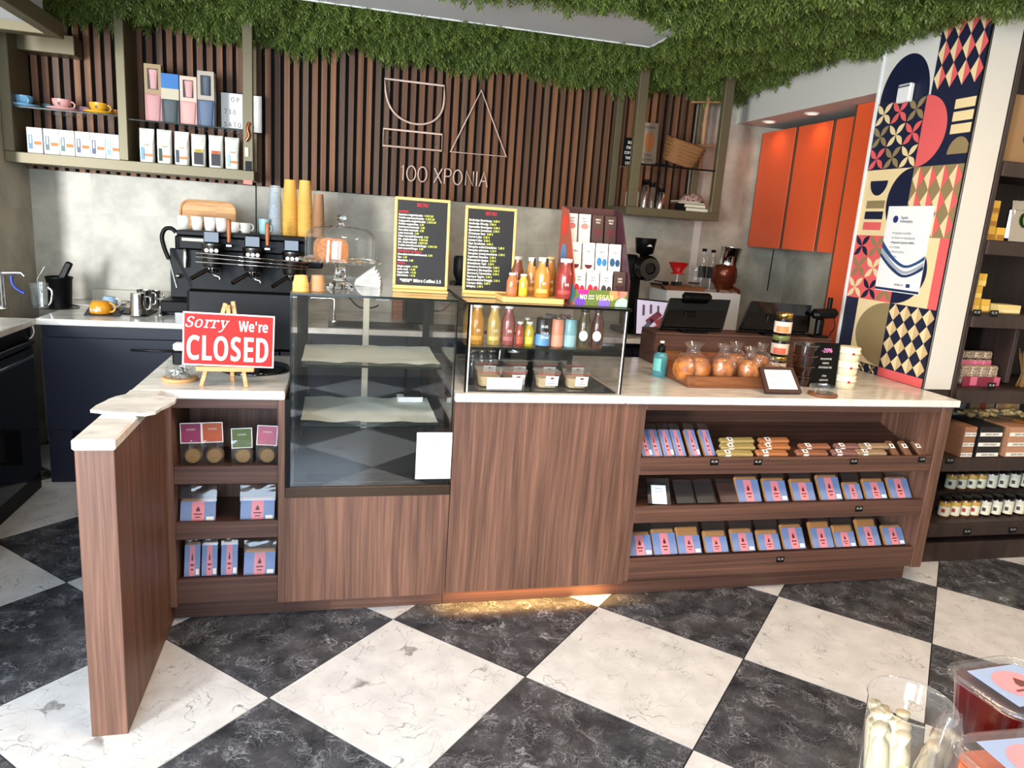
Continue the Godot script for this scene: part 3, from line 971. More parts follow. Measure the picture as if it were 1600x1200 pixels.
# Shapes of the print in panel coordinates: u 0..1 from the niche to the pillar, v in metres above the counter.
func print_shapes(s: SurfaceTool, z0: float, z1: float):
	var W := z1 - z0
	var navy := Color(0.075, 0.10, 0.20).srgb_to_linear()
	var coral := Color(0.86, 0.37, 0.36).srgb_to_linear()
	var beige := Color(0.89, 0.80, 0.60).srgb_to_linear()
	var sand := Color(0.78, 0.66, 0.47).srgb_to_linear()
	var khaki := Color(0.55, 0.48, 0.33).srgb_to_linear()
	var layer := [0]
	var flat := func(c: Color, poly: PackedVector2Array, lay: int):
		# x of the outline is metres from the niche edge, y metres above the counter; the panel faces -x
		s.set_color(c)
		var xf := Transform3D(Basis(Vector3(0, 0, 1), Vector3(0, 1, 0), Vector3(-1, 0, 0)), Vector3(-0.0066 - lay * 0.0004, 0, z0))
		prism(s, poly, 0.0, xf)
	var rect := func(c: Color, x0: float, y0: float, x1: float, y1: float, lay := 0):
		flat.call(c, PackedVector2Array([Vector2(x0, y0), Vector2(x1, y0), Vector2(x1, y1), Vector2(x0, y1)]), lay)
	var shift := func(p: PackedVector2Array, at: Vector2) -> PackedVector2Array:
		var o := PackedVector2Array()
		for v in p:
			o.append(v + at)
		return o
	var mid := 0.332
	# five rows of squares, from the counter up
	var yA := 0.045
	var yB := 0.375
	var yC := 0.705
	var yD := 1.038
	var yE := 1.370
	rect.call(coral, mid, 0.0, W, yA)
	for k in 4:
		petals(flat, khaki, beige, Vector2(0.06 + k * 0.075, 0.02), 0.024, 1)
	# navy stripe, beige field, big khaki half disc
	rect.call(beige, 0.10, yA, mid, yB)
	flat.call(khaki, shift.call(ellipse(0.213, 0.163, 32, PI / 2, PI * 1.5), Vector2(mid, (yA + yB) / 2)), 1)
	diamonds(flat, beige, sand, Vector2(mid + 0.004, yA), Vector2(W, yB), 4, 4, 1)
	# petals on coral; navy half disc on beige with a coral stripe
	rect.call(coral, 0.0, yB, mid, yC)
	for i in 3:
		for j in 3:
			var c: Color = [beige, navy, khaki][(i + j * 2) % 3]
			petals(flat, c, c, Vector2(mid * (i + 0.5) / 3, yB + 0.33 * (j + 0.5) / 3), mid / 6.2, 1)
	rect.call(beige, mid, yB, W, yC)
	rect.call(coral, 0.575, yB, W, yC, 1)
	flat.call(navy, shift.call(ellipse(0.20, 0.165, 28, -PI / 2, PI / 2), Vector2(mid, (yB + yC) / 2)), 1)
	# bars on beige beside a navy half disc; coral diamonds on khaki
	rect.call(beige, 0.0, yC, mid, yD)
	flat.call(navy, shift.call(ellipse(0.064, 0.075, 16, PI, TAU), Vector2(0.105, yD - 0.055)), 1)
	var bars := [khaki, navy, coral]
	for k in 3:
		rect.call(bars[k], 0.038, yD - 0.195 - k * 0.055, 0.172, yD - 0.155 - k * 0.055, 1)
	flat.call(navy, shift.call(ellipse(0.15, 0.166, 24, PI / 2, PI * 1.5), Vector2(mid, (yC + yD) / 2)), 1)
	rect.call(khaki, mid, yC, W, yD)
	diamonds(flat, beige, coral, Vector2(mid, yC), Vector2(W, yD), 4, 3, 1)
	# petals on navy beside a coral half disc, bars and a khaki arch
	for i in 3:
		for j in 3:
			var c: Color = [coral, khaki, beige][(i + j) % 3]
			petals(flat, c, c, Vector2(mid * (i + 0.5) / 3, yD + 0.332 * (j + 0.5) / 3), mid / 6.2, 1)
	flat.call(coral, shift.call(ellipse(0.155, 0.165, 28, -PI / 2, PI / 2), Vector2(mid, yD + 0.166)), 1)
	for k in 3:
		rect.call(beige, 0.512, yD + 0.135 + k * 0.055, W - 0.006, yD + 0.177 + k * 0.055, 1)
	flat.call(khaki, shift.call(ellipse(0.062, 0.075, 16, 0, PI), Vector2(0.578, yD + 0.045)), 1)
	# a navy arch on white, more coral diamonds
	rect.call(Color(0.66, 0.64, 0.57), 0.0, yE, mid + 0.02, 1.755, 2)
	flat.call(navy, shift.call(ellipse(0.165, 0.215, 28, 0, PI), Vector2(0.175, yE)), 3)
	diamonds(flat, beige, coral, Vector2(mid + 0.022, yE + 0.015), Vector2(W, 1.71), 4, 3, 1)
func diamonds(flat: Callable, a: Color, b: Color, lo: Vector2, hi: Vector2, nx: int, ny: int, lay: int):
	var dx := (hi.x - lo.x) / nx
	var dy := (hi.y - lo.y) / ny
	for i in nx:
		for j in ny:
			var c := lo + Vector2((i + 0.5) * dx, (j + 0.5) * dy)
			flat.call(a, PackedVector2Array([c + Vector2(-dx / 2, 0), c + Vector2(0, -dy / 2), c + Vector2(0, dy / 2)]), lay)
			flat.call(b, PackedVector2Array([c + Vector2(0, -dy / 2), c + Vector2(dx / 2, 0), c + Vector2(0, dy / 2)]), lay)
func petals(flat: Callable, a: Color, b: Color, c: Vector2, r: float, lay: int):
	for k in 4:
		var t := PI / 4 + k * PI / 2
		var d := Vector2(cos(t), sin(t)) * r * 1.38
		var n := Vector2(-d.y, d.x) * 0.26
		var p := PackedVector2Array([c])
		for i in range(1, 5):
			p.append(c + d * i / 5.0 + n * sin(PI * i / 5.0))
		p.append(c + d)
		for i in range(4, 0, -1):
			p.append(c + d * i / 5.0 - n * sin(PI * i / 5.0) * 0.55)
		flat.call(a if k % 2 == 0 else b, p, lay)
# ---------------------------------------------------------------- retail shelf on the right
var retail_y := [0.105, 0.555, 0.905, 1.275, 1.615, 1.965]
func build_retail_shelf():
	var t := thing("retail_shelf", "tall dark wooden retail shelf unit stocked with jars and boxes", "shelf unit", Vector3(2.89, 0, -0.14))
	var w := 1.60
	board(t, "plinth", Vector3(0, 0, -0.44), Vector3(w, 0.10, -0.005), M.wood_dark)
	board(t, "side_panel", Vector3(0, 0.10, -0.44), Vector3(0.024, 2.60, -0.01), M.wood_dark)
	board(t, "side_panel", Vector3(w - 0.024, 0.10, -0.44), Vector3(w, 2.60, 0.0), M.wood_dark)
	board(t, "back_panel", Vector3(0.024, 0.10, -0.46), Vector3(w - 0.024, 2.60, -0.44), M.wood_dark)
	board(t, "divider", Vector3(0.36, 0.93, -0.43), Vector3(0.385, 1.20, -0.06), M.wood_dark)
	for y in [0.205, 0.555, 0.905, 1.275, 1.615, 1.965]:
		board(t, "shelf", Vector3(0.024, y - 0.05, -0.43), Vector3(w - 0.024, y, -0.012), M.wood_dark)
	for y in [0.205, 0.555, 0.905, 1.275, 1.615, 1.965]:
		board(t, "shelf_lip", Vector3(0.024, y - 0.068, -0.012), Vector3(w - 0.024, y - 0.004, 0.0), M.wood_dark)
# ---------------------------------------------------------------- glass cases
func build_glass_cases():
	# tall case let into the counter
	var t := thing("display_case", "tall empty glass display case with paper-lined shelves", "display case", Vector3(0.138, 0.498, 0))
	var x0 := -0.290
	var x1 := 0.292
	var h := 0.742
	board(t, "sill", Vector3(-0.308, 0.0, 0.02), Vector3(0.300, 0.038, 0.064), M.olive_brown, 0.002)
	board(t, "jamb", Vector3(-0.308, 0.038, -0.74), Vector3(x0 - 0.001, 0.37, 0.06), M.black, 0.001)
	board(t, "front_pane", Vector3(x0, 0.038, 0.052), Vector3(x1, h, 0.058), M.pane, 0.0005)
	board(t, "side_pane", Vector3(x0, 0.038, -0.72), Vector3(x0 + 0.006, h, 0.051), M.pane, 0.0005)
	board(t, "side_pane", Vector3(x1 - 0.006, 0.038, -0.72), Vector3(x1, h, 0.051), M.pane, 0.0005)
	board(t, "top_pane", Vector3(x0, h, -0.74), Vector3(x1, h + 0.008, 0.060), M.pane, 0.0005)
	for r in [[Vector3(x0, h, 0.060), Vector3(x1, h + 0.008, 0.0625)], [Vector3(x0 - 0.0025, h, -0.74), Vector3(x0, h + 0.008, 0.06)], [Vector3(x1, h, -0.74), Vector3(x1 + 0.0025, h + 0.008, 0.06)], [Vector3(x0 - 0.003, 0.038, 0.051), Vector3(x0, h, 0.0585)], [Vector3(x1, 0.038, 0.051), Vector3(x1 + 0.004, h, 0.0585)]]:
		board(t, "glass_edge", r[0], r[1], M.edge_green, 0.0004)
	board(t, "seam", Vector3(x0 + 0.007, 0.045, 0.044), Vector3(x0 + 0.011, h - 0.002, 0.051), M.clear, 0.0005)
	board(t, "back_frame", Vector3(x0, 0.038, -0.74), Vector3(x0 + 0.03, h, -0.72), M.black)
	board(t, "back_frame", Vector3(x1 - 0.03, 0.038, -0.74), Vector3(x1, h, -0.72), M.black)
	board(t, "back_post", Vector3(-0.016, 0.038, -0.735), Vector3(0.012, h - 0.01, -0.715), M.cream)
	# perforated steel floor
	board(t, "floor_plate", Vector3(x0 + 0.01, 0.02, -0.71), Vector3(x1 - 0.01, 0.040, 0.015), M.steel_plate, 0.001)
	var s := st()
	for i in 34:
		for j in 7:
			var c := Vector3(x0 + 0.06 + i * 0.0145 + (j % 2) * 0.007, 0.0402, 0.004 - j * 0.0125)
			s.set_smooth_group(-1)
			var p := ellipse(0.0042, 0.0042, 6)
			for k in range(1, 5):
				tri(s, c + Vector3(p[0].x, 0.0003, -p[0].y), c + Vector3(p[k].x, 0.0003, -p[k].y), c + Vector3(p[k + 1].x, 0.0003, -p[k + 1].y))
	var holes := part(t, "perforation", s, M.black)
	holes.set_meta("kind", "stuff")
	# two glass shelves with paper liners on them
	for k in 2:
		var y: float = [0.972, 0.742][k] - 0.498
		board(t, "glass_shelf", Vector3(x0 + 0.03, y - 0.008, -0.46), Vector3(x1 - 0.03, y, -0.06), M.pane, 0.0005)
		board(t, "glass_edge", Vector3(x0 + 0.03, y - 0.008, -0.06), Vector3(x1 - 0.03, y, -0.0585), M.edge_green, 0.0004)
		for side in [x0 + 0.045, x1 - 0.045]:
			board(t, "bracket", Vector3(side - 0.004, y - 0.03, -0.70), Vector3(side + 0.004, y - 0.009, -0.10), M.black)
		paper_liner(Vector3(0.138, 0.498 + y + 0.001, -0.26), 0.52, 0.385, 50 + k, ["crumpled pale paper liner on the upper shelf of the tall case", "crumpled pale paper liner on the lower shelf of the tall case"][k])
	t = thing("small_box", "small white box with a black flap at the back of the lower shelf", "box", Vector3(pz_at(640, 612, -0.41).x, 0.7505, -0.41))
	board(t, "box", Vector3(-0.052, 0, -0.03), Vector3(0.055, 0.022, 0.03), M.white, 0.001)
	board(t, "flap", Vector3(-0.025, 0.0222, -0.028), Vector3(0.053, 0.026, 0.022), M.black, 0.001)
	# printed notice stuck to the glass
	var n := thing("notice", "printed white notice stuck on the tall glass case", "notice", Vector3(0.3695, 0.654, 0.0592))
	var a4 := st()
	box(a4, Vector3(-0.067, -0.092, 0), Vector3(0.067, 0.092, 0.0008), 0.0)
	part(n, "sheet", a4, M.paper)
	var ink := st()
	rng.seed = 4
	var lines := ["Τα προϊόντα διαθέτονται χωρίς", "λεπτομέρειες για τα αλλεργιογόνα", "Allergens: Gluten, Eggs, Milk", "Nuts, Soya, Sesame, Peanuts", "και στα σημεία πώλησης", "παρακαλώ", "Το προσωπικό μας είναι εδώ", "να σας βοηθήσει στην επιλογή", "των προϊόντων που επιθυμείτε", "", "Please ask our staff about the", "ingredients of each product", "before you order", "", "Οι τιμές περιλαμβάνουν Φ.Π.Α.", "Δημοτικό φόρο και σέρβις", "και όλες τις νόμιμες", "επιβαρύνσεις"]
	for k in lines.size():
		text(ink, lines[k], Vector3(0, 0.070 - k * 0.0084, 0.0011), 0.0048, font_bold, 0.80, 1)
	lettering(n, ink, tint(Color(0.22, 0.22, 0.25)))
	# low case on the marble
	t = thing("display_case", "low glass display case on the marble with drinks and cake tubs", "display case", Vector3(0.79, TOP, 0))
	x0 = -0.310
	x1 = 0.308
	h = 0.335
	board(t, "front_pane", Vector3(x0, 0.0, 0.042), Vector3(x1, h - 0.002, 0.048), M.pane, 0.0005)
	board(t, "side_pane", Vector3(x0, 0.0, -0.60), Vector3(x0 + 0.006, h - 0.002, 0.041), M.pane, 0.0005)
	board(t, "side_pane", Vector3(x1 - 0.006, 0.0, -0.60), Vector3(x1, h - 0.002, 0.041), M.pane, 0.0005)
	board(t, "top_pane", Vector3(x0 - 0.012, h - 0.002, -0.62), Vector3(x1 + 0.012, h + 0.006, 0.056), M.pane, 0.0005)
	for r in [[Vector3(x0 - 0.012, h - 0.002, 0.0561), Vector3(x1 + 0.012, h + 0.007, 0.059)], [Vector3(x0 - 0.015, h - 0.002, -0.62), Vector3(x0 - 0.012, h + 0.007, 0.056)], [Vector3(x1 + 0.012, h - 0.002, -0.62), Vector3(x1 + 0.015, h + 0.007, 0.056)], [Vector3(x1 + 0.0005, 0, 0.0415), Vector3(x1 + 0.007, h - 0.003, 0.0485)], [Vector3(x0 - 0.007, 0, 0.0415), Vector3(x0 - 0.0005, h - 0.003, 0.0485)]]:
		board(t, "glass_edge", r[0], r[1], M.black_gloss, 0.0004)
	for x in [x0 + 0.001, x1 - 0.006]:
		board(t, "corner_strip", Vector3(x, 0.002, 0.0485), Vector3(x + 0.005, h - 0.004, 0.0505), M.white, 0.0005)
	board(t, "base_tray", Vector3(x0 + 0.01, 0.001, -0.58), Vector3(x1 - 0.01, 0.006, 0.036), M.black_gloss, 0.001)
	board(t, "glass_shelf", Vector3(x0 + 0.015, 0.150, -0.40), Vector3(x1 - 0.055, 0.158, -0.055), M.pane, 0.0005)
	board(t, "glass_edge", Vector3(x0 + 0.015, 0.150, -0.055), Vector3(x1 - 0.055, 0.158, -0.052), M.edge_green, 0.0004)
	board(t, "shelf_rail", Vector3(x0 + 0.015, 0.118, -0.42), Vector3(x1 - 0.06, 0.134, -0.405), M.steel, 0.001)
	board(t, "shelf_leg", Vector3(x1 - 0.075, 0.006, -0.42), Vector3(x1 - 0.055, 0.150, -0.40), M.black, 0.001)
	board(t, "shelf_leg", Vector3(x0 + 0.015, 0.006, -0.42), Vector3(x0 + 0.035, 0.150, -0.40), M.black, 0.001)
	board(t, "back_panel", Vector3(x0 + 0.01, 0.006, -0.60), Vector3(x1 - 0.01, 0.14, -0.594), M.black_gloss, 0.001)
# a sheet of paper with gentle waves
func paper_liner(at: Vector3, w: float, d: float, sd: int, label: String):
	var t := thing("paper_liner", label, "paper", at)
	var n := noise(sd, 4.0, 2)
	var s := st()
	s.set_smooth_group(0)
	var nx := 30
	var nz := 12
	var pt := func(i: int, j: int, lift: float) -> Vector3:
		var x := -w / 2 + w * i / nx
		var z := -d / 2 + d * j / nz
		var edge := maxf(absf(float(j) / nz - 0.5) * 2.0 - 0.55, 0.0)
		var y := 0.006 + 0.006 * n.get_noise_2d(x * 1.4, z * 1.2) + edge * 0.012 * (0.5 + n.get_noise_2d(x * 2.0, 7.0 + j * 0.01))
		return Vector3(x, maxf(y, 0.0008) + lift, z)
	for i in nx:
		for j in nz:
			quad(s, pt.call(i, j + 1, 0.0004), pt.call(i + 1, j + 1, 0.0004), pt.call(i + 1, j, 0.0004), pt.call(i, j, 0.0004))
			quad(s, pt.call(i, j, 0.0), pt.call(i + 1, j, 0.0), pt.call(i + 1, j + 1, 0.0), pt.call(i, j + 1, 0.0))
	part(t, "sheet", s, M.paper_grey)
# ---------------------------------------------------------------- makers used in several places
func gloss(c: Color) -> StandardMaterial3D:
	var k := "gloss_" + c.to_html(false)
	if M.has(k):
		return M[k]
	var m := mat(k, c, 0.18)
	m.clearcoat_enabled = true
	m.clearcoat = 0.6
	m.clearcoat_roughness = 0.05
	return m
# a band of label wrapped round a turned body, as far as the angle says, centred on the camera side
func wrap_label(parent: Node, r: float, y0: float, y1: float, spread: float, m: Material, turn := 0.0, called := "label"):
	var s := st()
	s.set_smooth_group(0)
	var n := 10
	for i in n:
		var a := PI / 2 + turn - spread / 2 + spread * i / n
		var b := PI / 2 + turn - spread / 2 + spread * (i + 1) / n
		var p := Vector3(cos(b) * r, 0, sin(b) * r)
		var q := Vector3(cos(a) * r, 0, sin(a) * r)
		quad(s, p + Vector3(0, y0, 0), q + Vector3(0, y0, 0), q + Vector3(0, y1, 0), p + Vector3(0, y1, 0))
	return part(parent, called, s, m)
func towards_camera(p: Vector3) -> float:
	return atan2(CAM.x - p.x, CAM.z - p.z)
# juice bottle: glass full of juice, shoulder, neck and cap
func juice_bottle(label: String, at: Vector3, r: float, h: float, juice: Color, cap: Color, mark: Color, group: String, tag := false, small := false) -> Node3D:
	var t := thing("juice_bottle", label, "bottle", at, towards_camera(at), group)
	var s := st()
	var sh := 0.60 if small else 0.56
	lathe(s, [Vector2(0, 0.002), Vector2(r * 0.90, 0.0), Vector2(r, h * 0.03), Vector2(r, h * sh), Vector2(r * 0.93, h * (sh + 0.08)), Vector2(r * 0.66, h * (sh + 0.22)), Vector2(r * 0.58, h * (sh + 0.29)), Vector2(r * 0.58, h * 0.915)], 22)
	part(t, "body", s, gloss(juice.lerp(Color(0.42, 0.34, 0.26), 0.28)))
	s = st()
	lathe(s, [Vector2(r * 0.60, h * 0.905), Vector2(r * 0.66, h * 0.91), Vector2(r * 0.66, h * 0.99), Vector2(r * 0.60, h), Vector2(0, h)], 20)
	part(t, "cap", s, tint(cap, 0.4))
	wrap_label(t, r * 1.012, h * 0.12, h * (0.40 if small else 0.22), 1.5, tint(mark, 0.6))
	if not small:
		var ink := st()
		text(ink, "01", Vector3(r * 0.25, h * 0.36, r * 1.0), h * 0.07, font_bold, 1.0, 1)
		lettering(t, ink, tint(Color(0.93, 0.90, 0.84), 0.6))
	if tag:
		board(t, "seal", Vector3(-r * 0.16 + r * 0.4, h * 0.78, r * 0.60), Vector3(r * 0.16 + r * 0.4, h * 0.99, r * 0.70), M.black, 0.0005)
	return t
func drink_can(label: String, at: Vector3, r: float, h: float, c: Color, band: Color, group: String) -> Node3D:
	var t := thing("drink_can", label, "can", at, towards_camera(at), group)
	var s := st()
	lathe(s, [Vector2(0, 0), Vector2(r * 0.8, 0), Vector2(r, h * 0.04), Vector2(r, h * 0.93), Vector2(r * 0.88, h * 0.985)], 22)
	part(t, "body", s, tint(c, 0.35))
	s = st()
	lathe(s, [Vector2(r * 0.86, h * 0.985), Vector2(r * 0.90, h), Vector2(r * 0.86, h), Vector2(r * 0.82, h * 0.97), Vector2(0, h * 0.97)], 22)
	part(t, "lid", s, M.steel)
	wrap_label(t, r * 1.01, h * 0.06, h * 0.44, 2.6, tint(band, 0.4))
	return t
# ---------------------------------------------------------------- on the tall case
const CASE_TOP := 1.2485
func build_things_on_case_one():
	# nested short stacks of paper cups standing upside down
	cup_stack("paper_cup", "yellow paper cup in the short stack on the tall case", Vector3(0, 0, 0), 470, 455, 25, 430, 4, Color(0.86, 0.69, 0.36), true, CASE_TOP, "short stack of yellow cups")
	cup_stack("paper_cup", "kraft paper cup in the short stack on the tall case", Vector3(0, 0, 0), 496, 455, 25, 430, 6, Color(0.66, 0.50, 0.34), true, CASE_TOP, "short stack of kraft cups")
	# cake stand with dome
	var p := py_at(531, 450, CASE_TOP)
	var plate := top_of(p, 530, 407) - CASE_TOP
	var rp := metres(p, 62)
	var t := thing("cake_stand", "glass pedestal cake stand on the tall case", "cake stand", p)
	var s := st()
	lathe(s, [Vector2(0, 0.004), Vector2(rp * 0.34, 0.0), Vector2(rp * 0.36, 0.006), Vector2(rp * 0.24, 0.018), Vector2(rp * 0.15, plate * 0.35), Vector2(rp * 0.12, plate * 0.72), Vector2(rp * 0.16, plate - 0.012), Vector2(rp * 0.3, plate - 0.009), Vector2(0, plate - 0.008)], 28)
	part(t, "foot", s, M.solid_glass)
	s = st()
	lathe(s, [Vector2(0, plate - 0.008), Vector2(rp * 0.92, plate - 0.008), Vector2(rp, plate + 0.002), Vector2(rp, plate + 0.006), Vector2(rp * 0.95, plate), Vector2(0, plate)], 40)
	part(t, "plate", s, M.clear)
	s = st()
	for k in 40:
		var a := TAU * k / 40
		lathe(s, [Vector2(0, -0.006), Vector2(0.006, 0.0), Vector2(0, 0.006)], 6, Transform3D(Basis.IDENTITY, Vector3(cos(a) * rp, plate, sin(a) * rp)))
	part(t, "beaded_rim", s, M.clear)
	var dome := thing("glass_dome", "clear glass dome over the loaf cake", "dome", p + Vector3(0, plate + 0.002, 0))
	var rd := rp * 0.86
	var hd := top_of(p, 530, 353) - CASE_TOP - plate
	s = st()
	var prof := [Vector2(rd, 0.0), Vector2(rd * 1.0, hd * 0.55)]
	for k in range(1, 9):
		var a := PI / 2 * k / 8
		prof.append(Vector2(rd * (0.62 + 0.38 * cos(a)) if k < 8 else rd * 0.62, hd * (0.55 + 0.40 * sin(a))))
	prof.append(Vector2(rd * 0.3, hd * 0.985))
	prof.append(Vector2(0.0, hd))
	lathe(s, prof, 40)
	part(dome, "shell", s, M.clear)
	s = st()
	lathe(s, [Vector2(rd * 1.005, 0.0), Vector2(rd * 1.02, 0.004), Vector2(rd * 1.005, 0.008)], 40)
	part(dome, "rim", s, M.solid_glass)
	s = st()
	lathe(s, [Vector2(0.0, hd), Vector2(0.012, hd), Vector2(0.009, hd + 0.012), Vector2(0.018, hd + 0.022), Vector2(0.020, hd + 0.030), Vector2(0.012, hd + 0.038), Vector2(0, hd + 0.039)], 20)
	part(dome, "knob", s, M.solid_glass)
	# loaf cake
	var cp := p + Vector3(-0.035, plate + 0.0005, 0.01)
	var c := thing("loaf_cake", "half loaf cake with orange crust under the dome", "cake", cp, 0.25)
	s = st()
	var out := PackedVector2Array()
	for q in [[-0.052, 0.0], [0.052, 0.0], [0.056, 0.03], [0.054, 0.062], [0.044, 0.076], [0.026, 0.082], [0.0, 0.080], [-0.022, 0.083], [-0.044, 0.077], [-0.055, 0.06], [-0.057, 0.03]]:
		out.append(Vector2(q[0], q[1]))
	prism(s, out, 0.075, Transform3D(Basis.IDENTITY, Vector3(0, 0, -0.0375)))
	part(c, "crumb", s, hash_fleck("cake", Color(0.50, 0.26, 0.08), Color(0.74, 0.48, 0.20), 71, 0.12, 0.85, 9.0))
	board(c, "name_card", Vector3(-0.006, 0.008, 0.040), Vector3(0.012, 0.066, 0.042), M.paper, 0.0)
	# fanned paper napkins
	var np := py_at(574, 446, CASE_TOP)
	var n := thing("napkins", "fanned white paper napkins beside the cake stand", "napkins", np)
	for k in 6:
		s = st()
		var a := 0.06 + k * 0.13
		var xf := Transform3D(Basis(Vector3(0, 0, 1), a) * Basis(Vector3.UP, -0.25 + k * 0.07), Vector3(-0.05, 0.002, 0.012 - k * 0.006))
		prism(s, PackedVector2Array([Vector2(0, 0), Vector2(0.105 - k * 0.003, -0.010), Vector2(0.11, 0.006), Vector2(0.02, 0.010)]), 0.05, xf * Transform3D(Basis.IDENTITY, Vector3(0, 0, -0.025)))
		part(n, "napkin", s, M.paper)
	# first menu board
	menu_board("chalk menu board with coffee prices on the tall case", Vector3(0.3155, CASE_TOP, -0.16), 0.212, 0.345, [
		["ΚΑΦΕΔΕΣ:", ""], ["Espresso single/double: ", "1.50/2.00"], ["Freddo espresso/double: ", "2.10/2.50"], ["Cappuccino single/double: ", "2.20/2.90"], ["Freddo cappuccino: ", "2.50"], ["Americano hot/cold: ", "2.00"], ["Flat white hot/cold: ", "2.50"], ["Latte hot/cold: ", "2.90"], ["Filter hot/cold/flavored: ", "2.50"], ["Ελλ. single/double: ", "1.50/2.00"], ["Ελλ. flavored/iced: ", "2.00/2.50"], ["Freddo latte/flavored/large: ", "2.90/3.50"], ["Iced caramel/large: ", "3.50"], ["ΡΟΦΗΜΑΤΑ: Σοκολάτες", ""], ["Chocolate hot/cold/flavored: ", "2.90"], ["Tea: ", "2.20"], ["Mountain: ", "1.80"], ["EXTRAS:", ""], ["Single origin: ", "+ 0.50"], ["Extra shot: ", "+ 0.50"], ["Vegan milk: ", "+ 0.50"], ["Macchiato: ", "+ 0.20"]], "*NEW* Nitro Coffee 2.5")
func menu_board(label: String, at: Vector3, w: float, h: float, rows: Array, boxed: String):
	var t := thing("menu_board", label, "menu board", at, 0.0, "")
	var lean := Transform3D(Basis(Vector3.RIGHT, -0.07), Vector3(0, 0.010, 0))
	var s := st()
	prism(s, shifted(rounded(w - 0.018, h - 0.020, 0.006), Vector2(0, h / 2)), 0.006, lean)
	part(t, "slate", s, tint(Color(0.055, 0.055, 0.06), 0.6))
	s = st()
	var fw := 0.011
	for r in [[-w / 2, 0.0, w / 2, fw * 1.3], [-w / 2, h - fw, w / 2, h], [-w / 2, fw * 1.3, -w / 2 + fw, h - fw], [w / 2 - fw, fw * 1.3, w / 2, h - fw]]:
		box(s, Vector3(r[0], r[1], -0.002), Vector3(r[2], r[3], 0.009), 0.003, lean)
	part(t, "frame", s, M.frame_yellow)
	s = st()
	box(s, Vector3(-w / 2, 0.0, -0.012), Vector3(w / 2, 0.010, 0.028), 0.002)
	part(t, "ledge", s, M.frame_yellow)
	s = st()
	box(s, Vector3(-w / 2 + 0.02, 0.0, -0.13), Vector3(-w / 2 + 0.034, h * 0.80, -0.12), 0.002, Transform3D(Basis(Vector3.RIGHT, 0.30), Vector3(0, 0.03, 0.005)))
	box(s, Vector3(w / 2 - 0.034, 0.0, -0.13), Vector3(w / 2 - 0.02, h * 0.80, -0.12), 0.002, Transform3D(Basis(Vector3.RIGHT, 0.30), Vector3(0, 0.03, 0.005)))
	part(t, "back_strut", s, M.frame_yellow)
	var red := st()
	var white := st()
	var lime := st()
	var zt := 0.0066
	text(red, "MENU", Vector3(0.0, h - 0.026, zt), 0.0135, font_hand, 1.0, 1, 0.0, lean)
	box(white, Vector3(-w / 2 + 0.014, h - 0.0415, zt - 0.0004), Vector3(w / 2 - 0.012, h - 0.0400, zt + 0.0004), 0.0, lean)
	var y0 := h - 0.054
	var y1 := 0.030 if boxed == "" else 0.052
	var step := (y0 - y1) / maxf(rows.size() - 1, 1)
	for k in rows.size():
		var r: Array = rows[k]
		var y := y0 - k * step
		var heading: bool = r[1] == ""
		var cap := minf(step * 0.66, 0.0092)
		var px := -w / 2 + 0.015
		text(red if heading else white, r[0], Vector3(px, y, zt), cap, font_bold, 0.78, 0, 0.0, lean)
		if not heading:
			var wide: float = font_bold.get_string_size(r[0], HORIZONTAL_ALIGNMENT_LEFT, -1, 24).x * cap / 17.2 * 0.78
			text(lime, r[1], Vector3(px + wide + 0.002, y, zt), cap, font_bold, 0.78, 0, 0.0, lean)
	if boxed != "":
		text(white, boxed, Vector3(0.0, 0.033, zt), 0.0125, font_bold, 0.82, 1, 0.0, lean)
		for r in [[0.022, 0.0232], [0.0448, 0.046]]:
			box(white, Vector3(-w / 2 + 0.012, r[0], zt - 0.0003), Vector3(w / 2 - 0.016, r[1], zt + 0.0003), 0.0, lean)
		for x in [-w / 2 + 0.012, w / 2 - 0.0172]:
			box(white, Vector3(x, 0.0232, zt - 0.0003), Vector3(x + 0.0012, 0.0448, zt + 0.0003), 0.0, lean)
	lettering(t, red, tint(Color(0.75, 0.12, 0.16), 0.8))
	lettering(t, white, tint(Color(0.90, 0.89, 0.84), 0.8))
	if rows.size() > 0:
		lettering(t, lime, tint(Color(0.78, 0.80, 0.30), 0.8))
func shifted(p: PackedVector2Array, by: Vector2) -> PackedVector2Array:
	var o := PackedVector2Array()
	for v in p:
		o.append(v + by)
	return o
# a stack of nested cups; up gives cups standing mouth up, else upside down
func cup_stack(called: String, label: String, _a: Vector3, px: float, py: float, wpx: float, top_py: float, n: int, c: Color, inverted: bool, y: float, group: String, m: Material = null, body := 0.62, z := INF):
	var p := py_at(px, py, y) if z == INF else Vector3(pz_at(px, py, z).x, y, z)
	var H := top_of(p, px, top_py) - y
	var r := metres(p, wpx) / 2
	var ch := H * body if n > 1 else H
	var step := (H - ch) / maxf(n - 1, 1)
	var prof := []
	if inverted:
		prof = [Vector2(r * 0.95, 0.0), Vector2(r, 0.001), Vector2(r * 1.0, 0.005), Vector2(r * 0.95, 0.006), Vector2(r * 0.74, ch), Vector2(r * 0.70, ch), Vector2(r * 0.69, ch - 0.006), Vector2(0, ch - 0.006)]
	else:
		prof = [Vector2(0, 0.004), Vector2(r * 0.70, 0.004), Vector2(r * 0.72, 0.0), Vector2(r * 0.95, ch - 0.006), Vector2(r, ch - 0.005), Vector2(r, ch), Vector2(r * 0.94, ch), Vector2(r * 0.70, 0.008), Vector2(0, 0.008)]
	var mesh := lathe_mesh(prof, 20)
	for k in n:
		var t := thing(called, label, "cup", p + Vector3(0, k * step, 0), 0.0, group)
		var o := MeshInstance3D.new()
		o.name = "body"
		o.mesh = mesh
		o.material_override = m if m else tint(c, 0.6)
		t.add_child(o)
